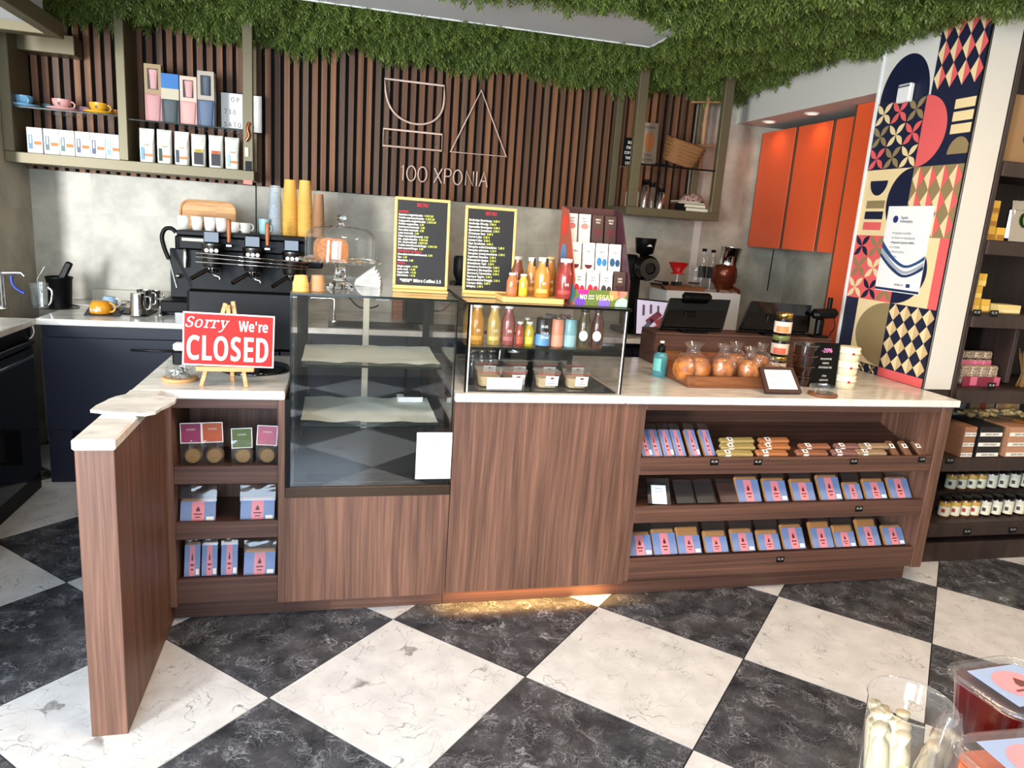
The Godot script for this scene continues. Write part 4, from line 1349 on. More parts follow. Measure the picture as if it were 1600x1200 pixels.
# ---------------------------------------------------------------- on the low case
const LOW_TOP := 1.2425
func build_things_on_case_two():
	menu_board("chalk menu board with pastry prices on the low case", Vector3(0.581, LOW_TOP, -0.15), 0.205, 0.338, [
		["Κουλούρι Θεσ/νίκης: ", "0.80 €"], ["Κουλούρι Ολικής: ", "0.90 €"], ["Κρουασάν Βουτύρου: ", "2.00 €"], ["Κρουασάν Σοκολάτα: ", "2.50 €"], ["Cinnamon Bun: ", "3.00 €"], ["Carrot Cake: ", "3.50 €"], ["Lemon Cake: ", "3.50 €"], ["Τάρτ Σοκολάτα: ", "4.00 €"], ["Τσουρέκι απλό/Σοκολάτα: ", "1.80 €"], ["Τσουρέκι κάστανο: ", "2.20 €"], ["Τσουρέκι λευκή σοκολάτα: ", "2.50 €"], ["Τυρόπιτα Σπανάκι: ", "2.50 €"], ["Μπουγάτσα Κρέμα: ", "2.50 €"], ["Μπουγάτσα Τυρί: ", "2.50 €"], ["Σάντουιτς Κοτόπουλο: ", "3.80 €"], ["Σάντουιτς Μοτσαρέλα: ", "3.80 €"], ["Σάντουιτς Γαλοπούλα: ", "3.50 €"], ["Τορτίγια Ταχίνι: ", "3.50 €"], ["Φρουτοσαλάτα Εποχής: ", "3.50 €"], ["Γιαούρτι Μέλι: ", "3.00 €"], ["Μπάρες: ", "2.00 €"]], "")
	var a := py_at(786, 472, LOW_TOP)
	var b := py_at(897, 482, LOW_TOP)
	var tr := thing("wooden_tray", "pale wooden serving tray carrying juice bottles on the low case", "tray", Vector3((a.x + b.x) / 2, LOW_TOP, a.z - 0.09))
	var w := (b.x - a.x)
	var s := st()
	prism(s, rounded(w, 0.17, 0.012), 0.020, Transform3D(Basis(Vector3.RIGHT, -PI / 2), Vector3.ZERO))
	part(tr, "board", s, M.frame_yellow)
	var ty := LOW_TOP + 0.0205
	var zf := tr.position.z
	var g := "juice bottles on the wooden tray"
	var put := func(px: float, z: float) -> Vector3:
		var q := pz_at(px, 460, z)
		return Vector3(q.x, ty, z)
	var one := func(px: float, dz: float, wpx: float, top: float, label: String, juice: Color, cap: Color, mark: Color, tag: bool, small: bool):
		var p: Vector3 = put.call(px, zf + dz)
		juice_bottle(label, p, metres(p, wpx) / 2, top_of(p, px, top) - ty, juice, cap, mark, g, tag, small)
	one.call(806, -0.025, 20, 400, "tall bottle of amber tea on the tray beside the menu board", Color(0.42, 0.15, 0.04), Color(0.62, 0.60, 0.55), Color(0.50, 0.18, 0.06), false, false)
	one.call(828, -0.045, 19, 402, "tall bottle of pale orange juice with black seal on the tray", Color(0.83, 0.56, 0.24), Color(0.90, 0.89, 0.85), Color(0.86, 0.62, 0.30), true, false)
	one.call(857, -0.045, 19, 401, "tall bottle of peach juice at the back of the tray", Color(0.80, 0.50, 0.17), Color(0.72, 0.62, 0.42), Color(0.84, 0.58, 0.25), false, false)
	one.call(799, 0.052, 17, 426, "little orange ginger shot bottle on the tray", Color(0.82, 0.42, 0.18), Color(0.92, 0.92, 0.90), Color(0.78, 0.40, 0.28), false, true)
	one.call(816.5, 0.050, 15.5, 428, "little bottle with bright yellow label on the tray", Color(0.82, 0.70, 0.22), Color(0.92, 0.92, 0.90), Color(0.86, 0.82, 0.08), false, true)
	one.call(846, 0.042, 25, 402, "bottle of orange juice standing forward on the tray", Color(0.86, 0.53, 0.15), Color(0.92, 0.90, 0.85), Color(0.90, 0.66, 0.32), true, false)
	one.call(881, 0.045, 28, 404, "bottle of dark red berry juice on the tray", Color(0.56, 0.13, 0.12), Color(0.94, 0.93, 0.92), Color(0.64, 0.24, 0.20), false, false)
	# cardboard display of chocolate bars
	var d := thing("bar_display", "colourful stepped cardboard display of chocolate bars on the low case", "display stand", Vector3(0.998, LOW_TOP, -0.11))
	var hw := 0.114
	for sx in [-hw, hw - 0.003]:
		s = st()
		prism(s, PackedVector2Array([Vector2(-0.12, 0), Vector2(0.12, 0), Vector2(0.12, 0.10), Vector2(-0.03, 0.36), Vector2(-0.12, 0.375)]), 0.003, Transform3D(Basis(Vector3(0, 0, 1), Vector3(0, 1, 0), Vector3(-1, 0, 0)), Vector3(sx + 0.003, 0, 0)))
		part(d, "side_panel", s, tint(Color(0.62, 0.30, 0.22) if sx < 0 else Color(0.24, 0.10, 0.13)))
	var spots := [[0.10, 0.035, 0.03, Color(0.10, 0.42, 0.50)], [0.02, 0.10, 0.04, Color(0.44, 0.55, 0.15)], [-0.05, 0.17, 0.04, Color(0.36, 0.50, 0.62)], [-0.06, 0.29, 0.035, Color(0.80, 0.22, 0.15)], [0.03, 0.04, 0.035, Color(0.55, 0.16, 0.32)], [-0.07, 0.07, 0.05, Color(0.85, 0.50, 0.22)]]
	for q in spots:
		s = st()
		prism(s, shifted(ellipse(q[2], q[2] * 1.2, 16), Vector2(q[0], q[1] + 0.01)), 0.0, Transform3D(Basis(Vector3(0, 0, 1), Vector3(0, 1, 0), Vector3(-1, 0, 0)), Vector3(-hw - 0.0006, 0, 0)))
		part(d, "printed_spot", s, tint(q[3]))
	board(d, "back_panel", Vector3(-hw + 0.003, 0, -0.12), Vector3(hw - 0.003, 0.375, -0.117), tint(Color(0.25, 0.12, 0.10)), 0.0)
	board(d, "front_panel", Vector3(-hw + 0.003, 0, 0.114), Vector3(hw - 0.003, 0.062, 0.118), tint(Color(0.36, 0.42, 0.16)), 0.0)
	for q in [[-0.085, 0.012, 0.022, Color(0.40, 0.22, 0.62)], [0.015, 0.012, 0.024, Color(0.45, 0.34, 0.70)], [0.09, 0.006, 0.03, Color(0.62, 0.74, 0.66)], [-0.075, 0.062, 0.024, Color(0.80, 0.12, 0.48)], [0.055, 0.05, 0.022, Color(0.85, 0.52, 0.32)], [0.085, 0.055, 0.02, Color(0.86, 0.45, 0.38)]]:
		s = st()
		var el := Geometry2D.intersect_polygons(shifted(ellipse(q[2], q[2], 18), Vector2(q[0], q[1])), PackedVector2Array([Vector2(-0.113, 0.001), Vector2(0.113, 0.001), Vector2(0.113, 0.0615), Vector2(-0.113, 0.0615)]))
		if el.size() > 0:
			prism(s, el[0], 0.0, Transform3D(Basis.IDENTITY, Vector3(0, 0, 0.1184)))
			part(d, "printed_spot", s, tint(q[3]))
	var ink := st()
	text(ink, "NO", Vector3(-0.072, 0.034, 0.1190), 0.018, font_bold, 0.8, 1)
	text(ink, "ADDED\nSUGAR", Vector3(-0.040, 0.034, 0.1190), 0.006, font_bold, 0.9, 1)
	lettering(d, ink, M.white)
	ink = st()
	text(ink, "VEGAN", Vector3(0.015, 0.034, 0.1190), 0.021, font_bold, 0.75, 1)
	lettering(d, ink, tint(Color(0.85, 0.82, 0.50)))
	for k in 2:
		board(d, "tier", Vector3(-hw + 0.004, 0.004 + 0.11 * (k + 1), [0.03, -0.05][k] - 0.06), Vector3(hw - 0.004, 0.008 + 0.11 * (k + 1), [0.03, -0.05][k]), tint(Color(0.16, 0.14, 0.14)), 0.0)
	board(d, "tier", Vector3(-hw + 0.004, 0.003, 0.05), Vector3(hw - 0.004, 0.016, 0.113), tint(Color(0.16, 0.14, 0.14)), 0.0)
	# cartons, four to a tier
	var kinds := [["white", "raspberry"], ["milk", "nuts"], ["berry", "cocoa"]]
	for tier in 3:
		for k in 4:
			var y: float = [0.0165, 0.1185, 0.2285][tier]
			var z: float = [0.090, 0.012, -0.068][tier]
			var dark: bool = (tier == 2 and k > 1) or (tier == 0 and k == 3)
			var art: Color = [[Color(0.78, 0.10, 0.20), Color(0.78, 0.10, 0.20), Color(0.22, 0.18, 0.17), Color(0.2, 0.07, 0.07)], [Color(0.36, 0.07, 0.10), Color(0.36, 0.07, 0.10), Color(0.16, 0.45, 0.65), Color(0.14, 0.30, 0.42)], [Color(0.80, 0.42, 0.40), Color(0.84, 0.50, 0.44), Color(0.34, 0.10, 0.12), Color(0.34, 0.10, 0.12)]][tier][k]
			var names := [["white carton with red petals, first in the bottom tier", "white carton with red petals, second in the bottom tier", "white carton with dark ring in the bottom tier", "dark brown carton in the bottom tier"], ["white carton with maroon bowl, at the middle tier's end", "white carton with maroon bowl inside the middle tier", "white carton with bright blue disc in the middle tier", "white carton with dark blue discs in the middle tier"], ["cream carton with coral print, at the top tier's end", "cream carton with coral print inside the top tier", "brown carton with arrow print inside the top tier", "brown carton with arrow print at the top tier's end"]]
			var p := d.position + Vector3(-0.083 + k * 0.0555, y, z)
			var t := thing("chocolate_carton", names[tier][k] + " of the display", "carton", p, 0.0, "chocolate cartons in the display")
			s = st()
			boxc(s, Vector3.ZERO, Vector3(0.048, 0.118, 0.016), 0.001, Transform3D(Basis(Vector3.RIGHT, -0.12), Vector3(0, 0.001, 0)))
			part(t, "box", s, tint(Color(0.26, 0.17, 0.14)) if dark else tint(Color(0.90, 0.88, 0.85)))
			var lean := Transform3D(Basis(Vector3.RIGHT, -0.12), Vector3(0, 0.001, 0.0004))
			s = st()
			if dark:
				prism(s, PackedVector2Array([Vector2(-0.02, 0.062), Vector2(0.0, 0.022), Vector2(0.02, 0.062)]), 0.0, lean * Transform3D(Basis.IDENTITY, Vector3(0, 0, 0.0082)))
			elif tier == 1 and k < 2:
				prism(s, shifted(ellipse(0.016, 0.016, 14, PI, TAU), Vector2(0, 0.032)), 0.0, lean * Transform3D(Basis.IDENTITY, Vector3(0, 0, 0.0082)))
			elif tier == 2:
				prism(s, shifted(ellipse(0.016, 0.012, 14), Vector2(0, 0.070)), 0.0, lean * Transform3D(Basis.IDENTITY, Vector3(0, 0, 0.0082)))
			else:
				prism(s, shifted(ellipse(0.011, 0.017, 14), Vector2(-0.011, 0.046)), 0.0, lean * Transform3D(Basis.IDENTITY, Vector3(0, 0, 0.0082)))
				prism(s, shifted(ellipse(0.010, 0.015, 14), Vector2(0.011, 0.044)), 0.0, lean * Transform3D(Basis.IDENTITY, Vector3(0, 0, 0.0082)))
			part(t, "print", s, tint(art))
			ink = st()
			text(ink, ["RUBY\nMILK", "MILK", "WHITE\nMILK"][tier], Vector3(0, 0.084 if tier != 2 else 0.094, 0.0086), 0.0065, font_bold, 0.8, 1, 0.0, lean)
			lettering(t, ink, tint(Color(0.85, 0.80, 0.72)) if dark else tint(Color(0.30, 0.22, 0.22)))
# ---------------------------------------------------------------- inside the low case
func build_case_two_stock():
	var y := TOP + 0.1585
	var g := "drinks on the low case's glass shelf"
	var put := func(px: float, z: float) -> Vector3:
		var q := pz_at(px, 530, z)
		return Vector3(q.x, y, z)
	var juice := func(px: float, z: float, wpx: float, h: float, label: String, c: Color, small: bool):
		var p: Vector3 = put.call(px, z)
		juice_bottle(label, p, metres(p, wpx) / 2, h, c, Color(0.92, 0.91, 0.88), c.lightened(0.15), g, false, small)
	juice.call(733, -0.27, 22, 0.155, "bottle of yellow juice at the back corner of the glass shelf", Color(0.78, 0.58, 0.14), false)
	juice.call(744, -0.125, 23, 0.160, "bottle of mango juice on the glass shelf", Color(0.84, 0.58, 0.14), false)
	juice.call(771, -0.125, 22, 0.160, "bottle of pale banana juice on the glass shelf", Color(0.86, 0.74, 0.36), false)
	juice.call(793, -0.125, 21, 0.160, "bottle of pink berry juice on the glass shelf", Color(0.62, 0.30, 0.28), false)
	juice.call(811.5, -0.105, 13.5, 0.098, "small red shot bottle on the glass shelf", Color(0.66, 0.20, 0.10), true)
	juice.call(826.5, -0.105, 15.5, 0.099, "small bottle with yellow label on the glass shelf", Color(0.80, 0.74, 0.10), true)
	juice.call(822, -0.19, 14, 0.104, "second small yellow bottle behind the first on the glass shelf", Color(0.74, 0.66, 0.14), true)
	var can := func(px: float, wpx: float, h: float, label: String, c: Color, b: Color, z := -0.105) -> Node3D:
		var p: Vector3 = put.call(px, z)
		return drink_can(label, p, metres(p, wpx) / 2, h, c, b, g)
	var k: Node3D = can.call(847.5, 23, 0.118, "wide black and blue coffee can on the glass shelf", Color(0.055, 0.06, 0.08), Color(0.36, 0.60, 0.80))
	var ink := st()
	text(ink, "BLUE", Vector3(0.006, 0.085, 0.0315), 0.010, font_bold, 0.8, 1)
	text(ink, "COLD\nBREW", Vector3(0.008, 0.050, 0.0315), 0.010, font_bold, 0.8, 1)
	lettering(k, ink, M.white)
	can.call(870, 20, 0.116, "slim salmon pink drink can on the glass shelf", Color(0.82, 0.53, 0.40), Color(0.86, 0.60, 0.47))
	can.call(890, 20, 0.117, "slim pale turquoise drink can on the glass shelf", Color(0.46, 0.64, 0.66), Color(0.58, 0.74, 0.76))
	can.call(858, 20, 0.121, "silver topped can behind the pink can", Color(0.40, 0.40, 0.38), Color(0.55, 0.53, 0.50), -0.20)
	can.call(880, 20, 0.121, "silver topped can behind the turquoise can", Color(0.50, 0.36, 0.30), Color(0.60, 0.45, 0.36), -0.20)
	for q in [[911, 20, Color(0.27, 0.24, 0.11), "olive brown kombucha bottle with round label"], [932, 20, Color(0.26, 0.09, 0.06), "dark red kombucha bottle with round label"]]:
		var p: Vector3 = put.call(q[0], -0.11)
		var r := metres(p, q[1]) / 2
		var b := juice_bottle(q[3] + " on the glass shelf", p, r, 0.160, q[2], Color(0.20, 0.16, 0.12), q[2].darkened(0.4), g, false, true)
		var s := st()
		prism(s, shifted(ellipse(r * 0.66, r * 0.80, 18), Vector2(0, 0.052)), 0.001, Transform3D(Basis.IDENTITY, Vector3(0, 0, r * 1.02)))
		part(b, "round_label", s, M.paper)
	# tubs with cake portions on the black base
	var g2 := "cake tubs in the low case"
	var by := TOP + 0.0065
	var i := 0
	for q in [[762, -0.055, 1], [801, -0.055, 0], [853, -0.045, 2], [899, -0.045, 2], [756, -0.23, 0], [802, -0.23, 0], [848, -0.23, 0], [892, -0.23, 0]]:
		var c := pz_at(q[0], 600, q[1])
		var names := ["clear tub of biscuits behind the long paper label", "clear tub with red rim beside the long paper label", "clear tub of cake pieces with small printed label", "clear tub of pale cake with small printed label", "clear tub at the back corner of the low case", "clear tub at the back under the second bottle", "clear tub at the back under the pink can", "clear tub at the back under the dark bottles"]
		cake_tub(names[i], Vector3(c.x, by, q[1]), q[2], g2)
		i += 1
	# long printed label leaning on the first tubs
	var lp := pz_at(783, 608, 0.012)
	var lab := thing("price_label", "long printed price label leaning in front of the cake tubs", "label", Vector3(lp.x + 0.01, by, 0.012))
	board(lab, "card", Vector3(-0.068, 0.0, 0.0), Vector3(0.072, 0.046, 0.0015), M.paper, 0.0)
	ink = st()
	for r in 4:
		text(ink, "Προφιτερόλ / Σεράνο", Vector3(-0.064, 0.039 - r * 0.010, 0.0018), 0.0042, font_sans, 0.9, 0)
		text(ink, "4.50 €", Vector3(0.028, 0.039 - r * 0.010, 0.0018), 0.0042, font_sans, 0.9, 0)
	lettering(lab, ink, M.ink_soft)
	# little jars with steel lids and tongs behind
	for q in [[738, -0.33], [752, -0.33], [766, -0.33]]:
		var p := Vector3(pz_at(q[0], 580, q[1]).x, by, q[1])
		var t := thing("small_jar", "small glass jar with steel lid behind the cake tubs", "jar", p, 0.0, "small jars behind the cake tubs")
		var s := st()
		lathe(s, [Vector2(0, 0), Vector2(0.018, 0), Vector2(0.019, 0.07), Vector2(0.016, 0.078)], 16)
		part(t, "body", s, M.clear)
		s = st()
		lathe(s, [Vector2(0.017, 0.078), Vector2(0.018, 0.079), Vector2(0.018, 0.09), Vector2(0, 0.092)], 16)
		part(t, "lid", s, M.chrome)
	var tp := Vector3(pz_at(786, 570, -0.32).x, by, -0.32)
	var tg := thing("cake_server", "steel cake server standing at the back of the low case", "server", tp)
	var ts := st()
	tube(ts, smooth_path([Vector3(-0.02, 0.0, 0), Vector3(-0.018, 0.06, 0), Vector3(-0.012, 0.10, 0.0), Vector3(0.02, 0.105, 0.02), Vector3(0.05, 0.095, 0.03)], 4), 0.005, 8)
	part(tg, "handle", ts, M.chrome)
	ts = st()
	prism(ts, rounded(0.05, 0.022, 0.008), 0.002, Transform3D(Basis(Vector3.RIGHT, -1.2), Vector3(0.035, 0.093, 0.03)))
	part(tg, "blade", ts, M.chrome)
func cake_tub(label: String, at: Vector3, style: int, group: String):
	var t := thing("cake_tub", label, "tub", at, 0.0, group)
	var w := 0.098
	var d := 0.085
	var h := 0.068
	var s := st()
	frustum(s, w * 0.78, d * 0.78, w, d, 0.0, h * 0.92, 0.016)
	part(t, "tub", s, M.tub)
	s = st()
	frustum(s, w * 0.72, d * 0.72, w * 0.86, d * 0.86, 0.003, h * 0.60, 0.014)
	part(t, "filling", s, hash_fleck("filling_%d" % style, [Color(0.46, 0.30, 0.18), Color(0.72, 0.60, 0.38), Color(0.68, 0.54, 0.34)][style], [Color(0.72, 0.56, 0.38), Color(0.88, 0.80, 0.62), Color(0.90, 0.82, 0.66)][style], 80 + style, 0.1, 0.8, 12.0) if not M.has("filling_%d" % style) else M["filling_%d" % style])
	s = st()
	frustum(s, w * 1.04, d * 1.04, w * 1.04, d * 1.04, h * 0.92, h, 0.018)
	part(t, "lid", s, M.tub)
	s = st()
	box(s, Vector3(-w * 0.46, h * 0.86, d * 0.49), Vector3(w * 0.46, h * 0.92, d * 0.505), 0.0005)
	part(t, "seal_strip", s, tint(Color(0.62, 0.22, 0.18)))
	if style != 1:
		var lean := Transform3D(Basis(Vector3.RIGHT, 0.14), Vector3(0.012, 0.012, d * 0.42))
		s = st()
		box(s, Vector3(-0.026, 0.0, 0.0), Vector3(0.026, 0.040, 0.001), 0.0, lean)
		part(t, "label", s, M.paper)
		var ink := st()
		text(ink, "Cookie\nCheesecake", Vector3(0, 0.014, 0.0013), 0.0052, font_serif, 0.8, 1, 0.0, lean)
		lettering(t, ink, M.ink)
		s = st()
		prism(s, shifted(ellipse(0.008, 0.0042, 14), Vector2(0, 0.031)), 0.0, lean * Transform3D(Basis.IDENTITY, Vector3(0, 0, 0.0013)))
		part(t, "emblem", s, tint(Color(0.55, 0.12, 0.12)))
# rounded-corner box that widens upwards
func frustum(s: SurfaceTool, w0: float, d0: float, w1: float, d1: float, y0: float, y1: float, r: float):
	var a := rounded(w0, d0, minf(r, minf(w0, d0) * 0.49), 3)
	var b := rounded(w1, d1, minf(r, minf(w1, d1) * 0.49), 3)
	s.set_smooth_group(0)
	for i in a.size():
		var j := (i + 1) % a.size()
		quad(s, Vector3(a[i].x, y0, -a[i].y), Vector3(a[j].x, y0, -a[j].y), Vector3(b[j].x, y1, -b[j].y), Vector3(b[i].x, y1, -b[i].y))
	s.set_smooth_group(-1)
	for i in range(1, a.size() - 1):
		tri(s, Vector3(a[0].x, y0, -a[0].y), Vector3(a[i + 1].x, y0, -a[i + 1].y), Vector3(a[i].x, y0, -a[i].y))
		tri(s, Vector3(b[0].x, y1, -b[0].y), Vector3(b[i].x, y1, -b[i].y), Vector3(b[i + 1].x, y1, -b[i + 1].y))
# ---------------------------------------------------------------- red sign, tin, monitor
func build_left_counter_things():
	var z := 0.018
	var w := 0.300
	var h := 0.184
	var at := Vector3(-0.362, TOP, z)
	var lean := Transform3D(Basis(Vector3.RIGHT, -0.10) * Basis(Vector3(0, 0, 1), -0.02), Vector3(0, 0.074, 0.008))
	var e := thing("easel", "small pale wooden table easel holding the red sign", "easel", at)
	for q in [[-0.092, -0.03], [0.058, 0.025]]:
		var s := st()
		var d: float = q[0]
		box(s, Vector3(-0.007, 0, -0.006), Vector3(0.007, 0.305, 0.006), 0.0015, Transform3D(Basis(Vector3(0, 0, 1), -0.27 if d < 0 else 0.15) * Basis(Vector3.RIGHT, -0.10), Vector3(d, 0.001, 0.004)) * Transform3D(Basis.IDENTITY, Vector3.ZERO))
		part(e, "leg", s, M.wood_light)
	var s0 := st()
	box(s0, Vector3(-0.007, 0, -0.006), Vector3(0.007, 0.30, 0.006), 0.0015, Transform3D(Basis(Vector3.RIGHT, 0.30), Vector3(0.0, 0.002, -0.095)))
	part(e, "back_leg", s0, M.wood_light)
	board(e, "ledge", Vector3(-0.105, 0.060, -0.004), Vector3(0.085, 0.075, 0.022), M.wood_light)
	var t := thing("closed_sign", "red and white sign saying sorry we're closed on the easel", "sign", at + Vector3(0, 0.002, 0))
	var s := st()
	box(s, Vector3(-w / 2, 0, 0), Vector3(w / 2, h, 0.003), 0.0008, lean)
	part(t, "plate", s, M.white)
	s = st()
	box(s, Vector3(-w / 2 + 0.005, 0.005, 0.003), Vector3(w / 2 - 0.005, h - 0.005, 0.0036), 0.0, lean)
	part(t, "red_field", s, M.red_sign)
	var ink := st()
	var slant := Transform3D(Basis(Vector3(1, 0, 0), Vector3(0.25, 1, 0), Vector3(0, 0, 1)), Vector3.ZERO)
	text(ink, "Sorry", Vector3(-0.072, 0.150, 0.0042), 0.037, font_serif, 1.0, 1, 0.0, lean * Transform3D(slant.basis, Vector3(-0.037, 0, 0)))
	prism(ink, PackedVector2Array([Vector2(-0.115, 0.118), Vector2(0.005, 0.124), Vector2(0.005, 0.1255), Vector2(-0.115, 0.121)]), 0.0, lean * Transform3D(Basis.IDENTITY, Vector3(0, 0, 0.0042)))
	text(ink, "We're", Vector3(0.080, 0.143, 0.0042), 0.037, font_bold, 0.68, 1, 0.0, lean)
	text(ink, "CLOSED", Vector3(-0.001, 0.062, 0.0042), 0.086, font_bold, 0.62, 1, 0.0, lean)
	lettering(t, ink, M.white)
	# tin on a round wooden coaster
	var p := py_at(281, 594, TOP)
	t = thing("coaster", "round pale wooden coaster under the tin", "coaster", p)
	s = st()
	var r := metres(p, 26)
	lathe(s, [Vector2(0, 0), Vector2(r * 0.95, 0), Vector2(r, 0.004), Vector2(r, 0.010), Vector2(r * 0.93, 0.013), Vector2(0, 0.010)], 30)
	part(t, "disc", s, M.wood_light)
	t = thing("candy_tin", "low glass dish of silver wrapped sweets on the coaster", "dish", p + Vector3(0, 0.0125, 0))
	s = st()
	r = metres(p, 20)
	lathe(s, [Vector2(0, 0), Vector2(r * 0.94, 0), Vector2(r, 0.008), Vector2(r, 0.034), Vector2(r * 0.95, 0.038), Vector2(r * 0.92, 0.034), Vector2(r * 0.9, 0.006), Vector2(0, 0.005)], 28)
	part(t, "bowl", s, M.clear)
	rng.seed = 31
	s = st()
	for k in 26:
		var a := rng.randf() * TAU
		var d := sqrt(rng.randf()) * r * 0.68
		boxc(s, Vector3.ZERO, Vector3(0.014, 0.008, 0.010), 0.002, Transform3D(Basis.from_euler(Vector3(rng.randf(), rng.randf() * 6, rng.randf())), Vector3(cos(a) * d, 0.008 + 0.016 * rng.randf(), sin(a) * d)))
	part(t, "sweets", s, M.chrome).set_meta("kind", "stuff")
	# black touch screen seen from behind the sign
	t = thing("touch_screen", "black touch screen with round foot behind the red sign", "monitor", Vector3(-0.362, TOP, -0.36))
	s = st()
	box(s, Vector3(-0.205, 0.06, -0.02), Vector3(0.205, 0.300, 0.02), 0.012, Transform3D(Basis(Vector3.RIGHT, -0.12), Vector3.ZERO))
	part(t, "housing", s, M.black)
	s = st()
	box(s, Vector3(-0.195, 0.075, 0.0202), Vector3(0.195, 0.285, 0.0212), 0.0, Transform3D(Basis(Vector3.RIGHT, -0.12), Vector3.ZERO))
	part(t, "screen", s, M.black)
	s = st()
	box(s, Vector3(-0.04, 0.01, -0.06), Vector3(0.04, 0.14, -0.03), 0.005)
	part(t, "stand", s, M.black)
	s = st()
	lathe(s, [Vector2(0, 0), Vector2(0.135, 0), Vector2(0.138, 0.004), Vector2(0.13, 0.012), Vector2(0, 0.014)], 36, Transform3D(Basis.IDENTITY, Vector3(0.055, 0, 0.06)))
	part(t, "foot", s, M.black_gloss)
	t = thing("card_terminal", "small black and white card terminal behind the sign's edge", "terminal", py_at(283, 570, TOP))
	board(t, "body", Vector3(-0.03, 0, -0.05), Vector3(0.02, 0.055, 0.01), M.black, 0.006)
	board(t, "paper_roll", Vector3(-0.028, 0.056, -0.045), Vector3(0.018, 0.085, 0.005), M.white, 0.006)
# ---------------------------------------------------------------- coffee machine
func build_espresso_corner():
	var zf := -1.56
	var a := pz_at(264, 380, zf)
	var b := pz_at(478, 404, zf)
	var x0 := a.x
	var x1 := b.x
	var rail_y := pz_at(365, 364, zf).y
	var t := thing("espresso_machine", "black three group espresso machine on the back worktop", "coffee machine", Vector3((x0 + x1) / 2, TOP, zf))
	var hw := (x1 - x0) / 2
	var top := rail_y - TOP
	board(t, "drip_tray", Vector3(-hw - 0.02, 0.06, -0.30), Vector3(hw, 0.12, 0.16), M.black, 0.006)
	board(t, "foot", Vector3(-hw + 0.04, 0.0, 0.06), Vector3(-hw + 0.09, 0.06, 0.11), M.steel)
	board(t, "foot", Vector3(hw - 0.09, 0.0, 0.06), Vector3(hw - 0.04, 0.06, 0.11), M.steel)
	board(t, "foot", Vector3(-hw + 0.04, 0.0, -0.28), Vector3(-hw + 0.09, 0.06, -0.23), M.steel)
	board(t, "foot", Vector3(hw - 0.09, 0.0, -0.28), Vector3(hw - 0.04, 0.06, -0.23), M.steel)
	board(t, "back_splash", Vector3(-hw, 0.12, -0.04), Vector3(hw, top - 0.10, -0.01), M.charcoal, 0.004)
	board(t, "boiler_housing", Vector3(-hw + 0.02, 0.12, -0.36), Vector3(hw - 0.02, top - 0.03, -0.04), M.black, 0.01)
	board(t, "upper_housing", Vector3(-hw + 0.05, top - 0.10, -0.05), Vector3(hw, top - 0.025, 0.03), M.black, 0.008)
	board(t, "cup_rail", Vector3(-hw + 0.05, top - 0.025, -0.34), Vector3(hw, top, 0.06), M.black, 0.004)
	board(t, "rail_stripe", Vector3(-hw + 0.07, top - 0.055, 0.031), Vector3(-hw + 0.24, top - 0.040, 0.034), M.cream, 0.001)
	# three groups
	for q in [[332, 384], [396, 391], [457, 397]]:
		var c := pz_at(q[0], q[1], zf + 0.10)
		var g := Vector3(c.x - t.position.x, c.y - TOP, 0.10)
		var s := st()
		lathe(s, [Vector2(0, -0.110), Vector2(0.045, -0.110), Vector2(0.050, -0.095), Vector2(0.052, -0.01), Vector2(0.056, 0.0), Vector2(0.056, 0.012), Vector2(0, 0.014)], 26, Transform3D(Basis.IDENTITY, g))
		var head := part(t, "group_head", s, M.steel_dark)
		s = st()
		for k in 3:
			lathe(s, [Vector2(0.010, 0), Vector2(0.010, 0.004), Vector2(0, 0.005)], 12, Transform3D(Basis(Vector3.RIGHT, PI / 2), g + Vector3(-0.022 + k * 0.024, -0.022, 0.050)))
		part(head, "button", s, M.white)
		s = st()
		box(s, g + Vector3(-0.045, 0.014, -0.05), g + Vector3(0.035, 0.075, 0.0), 0.005)
		part(head, "display_block", s, M.black_gloss)
		s = st()
		lathe(s, [Vector2(0, -0.03), Vector2(0.022, -0.03), Vector2(0.034, -0.022), Vector2(0.036, 0.0), Vector2(0, 0.0)], 20, Transform3D(Basis.IDENTITY, g + Vector3(0.0, -0.112, 0.0)))
		var pf := part(t, "portafilter", s, M.chrome)
		s = st()
		tube(s, [g + Vector3(-0.02, -0.122, 0.02), g + Vector3(-0.065, -0.150, 0.07), g + Vector3(-0.095, -0.170, 0.10)], 0.011, 10)
		part(pf, "handle", s, M.steel_dark)
		s = st()
		tube(s, smooth_path([g + Vector3(0.0, -0.140, 0.0), g + Vector3(0.012, -0.155, 0.01), g + Vector3(0.030, -0.160, 0.01), g + Vector3(0.036, -0.175, 0.01)], 3), 0.007, 8)
		part(pf, "spout", s, M.chrome)
	# levers with wooden grips
	for q in [[355, 352, 358, 386], [415, 358, 418, 391]]:
		var u := pz_at(q[0], q[1], zf + 0.11)
		var v := pz_at(q[2], q[3], zf + 0.08)
		var s := st()
		lathe(s, [Vector2(0, 0), Vector2(0.009, 0), Vector2(0.012, 0.06), Vector2(0.013, 0.11), Vector2(0.008, 0.12), Vector2(0, 0.122)], 12, Transform3D(Basis.IDENTITY, v - t.position + Vector3(0, 0.025, 0.0)))
		part(t, "lever_grip", s, M.lever_wood)
		s = st()
		boxc(s, v - t.position, Vector3(0.032, 0.014, 0.025), 0.003)
		part(t, "lever_base", s, M.steel)
	# three guard rods
	var rods := [[[306, 395], [480, 411]], [[306, 401], [480, 417]], [[306, 409], [480, 421]]]
	for q in rods:
		var u := pz_at(q[0][0], q[0][1], zf + 0.165) - t.position
		var v := pz_at(q[1][0], q[1][1], zf + 0.165) - t.position
		var s := st()
		tube(s, [u + Vector3(0, 0, -0.13), u, v, v + Vector3(0, 0, -0.13)], 0.004, 8)
		part(t, "guard_rod", s, M.chrome)
	# steam wand on the left end
	var pts := []
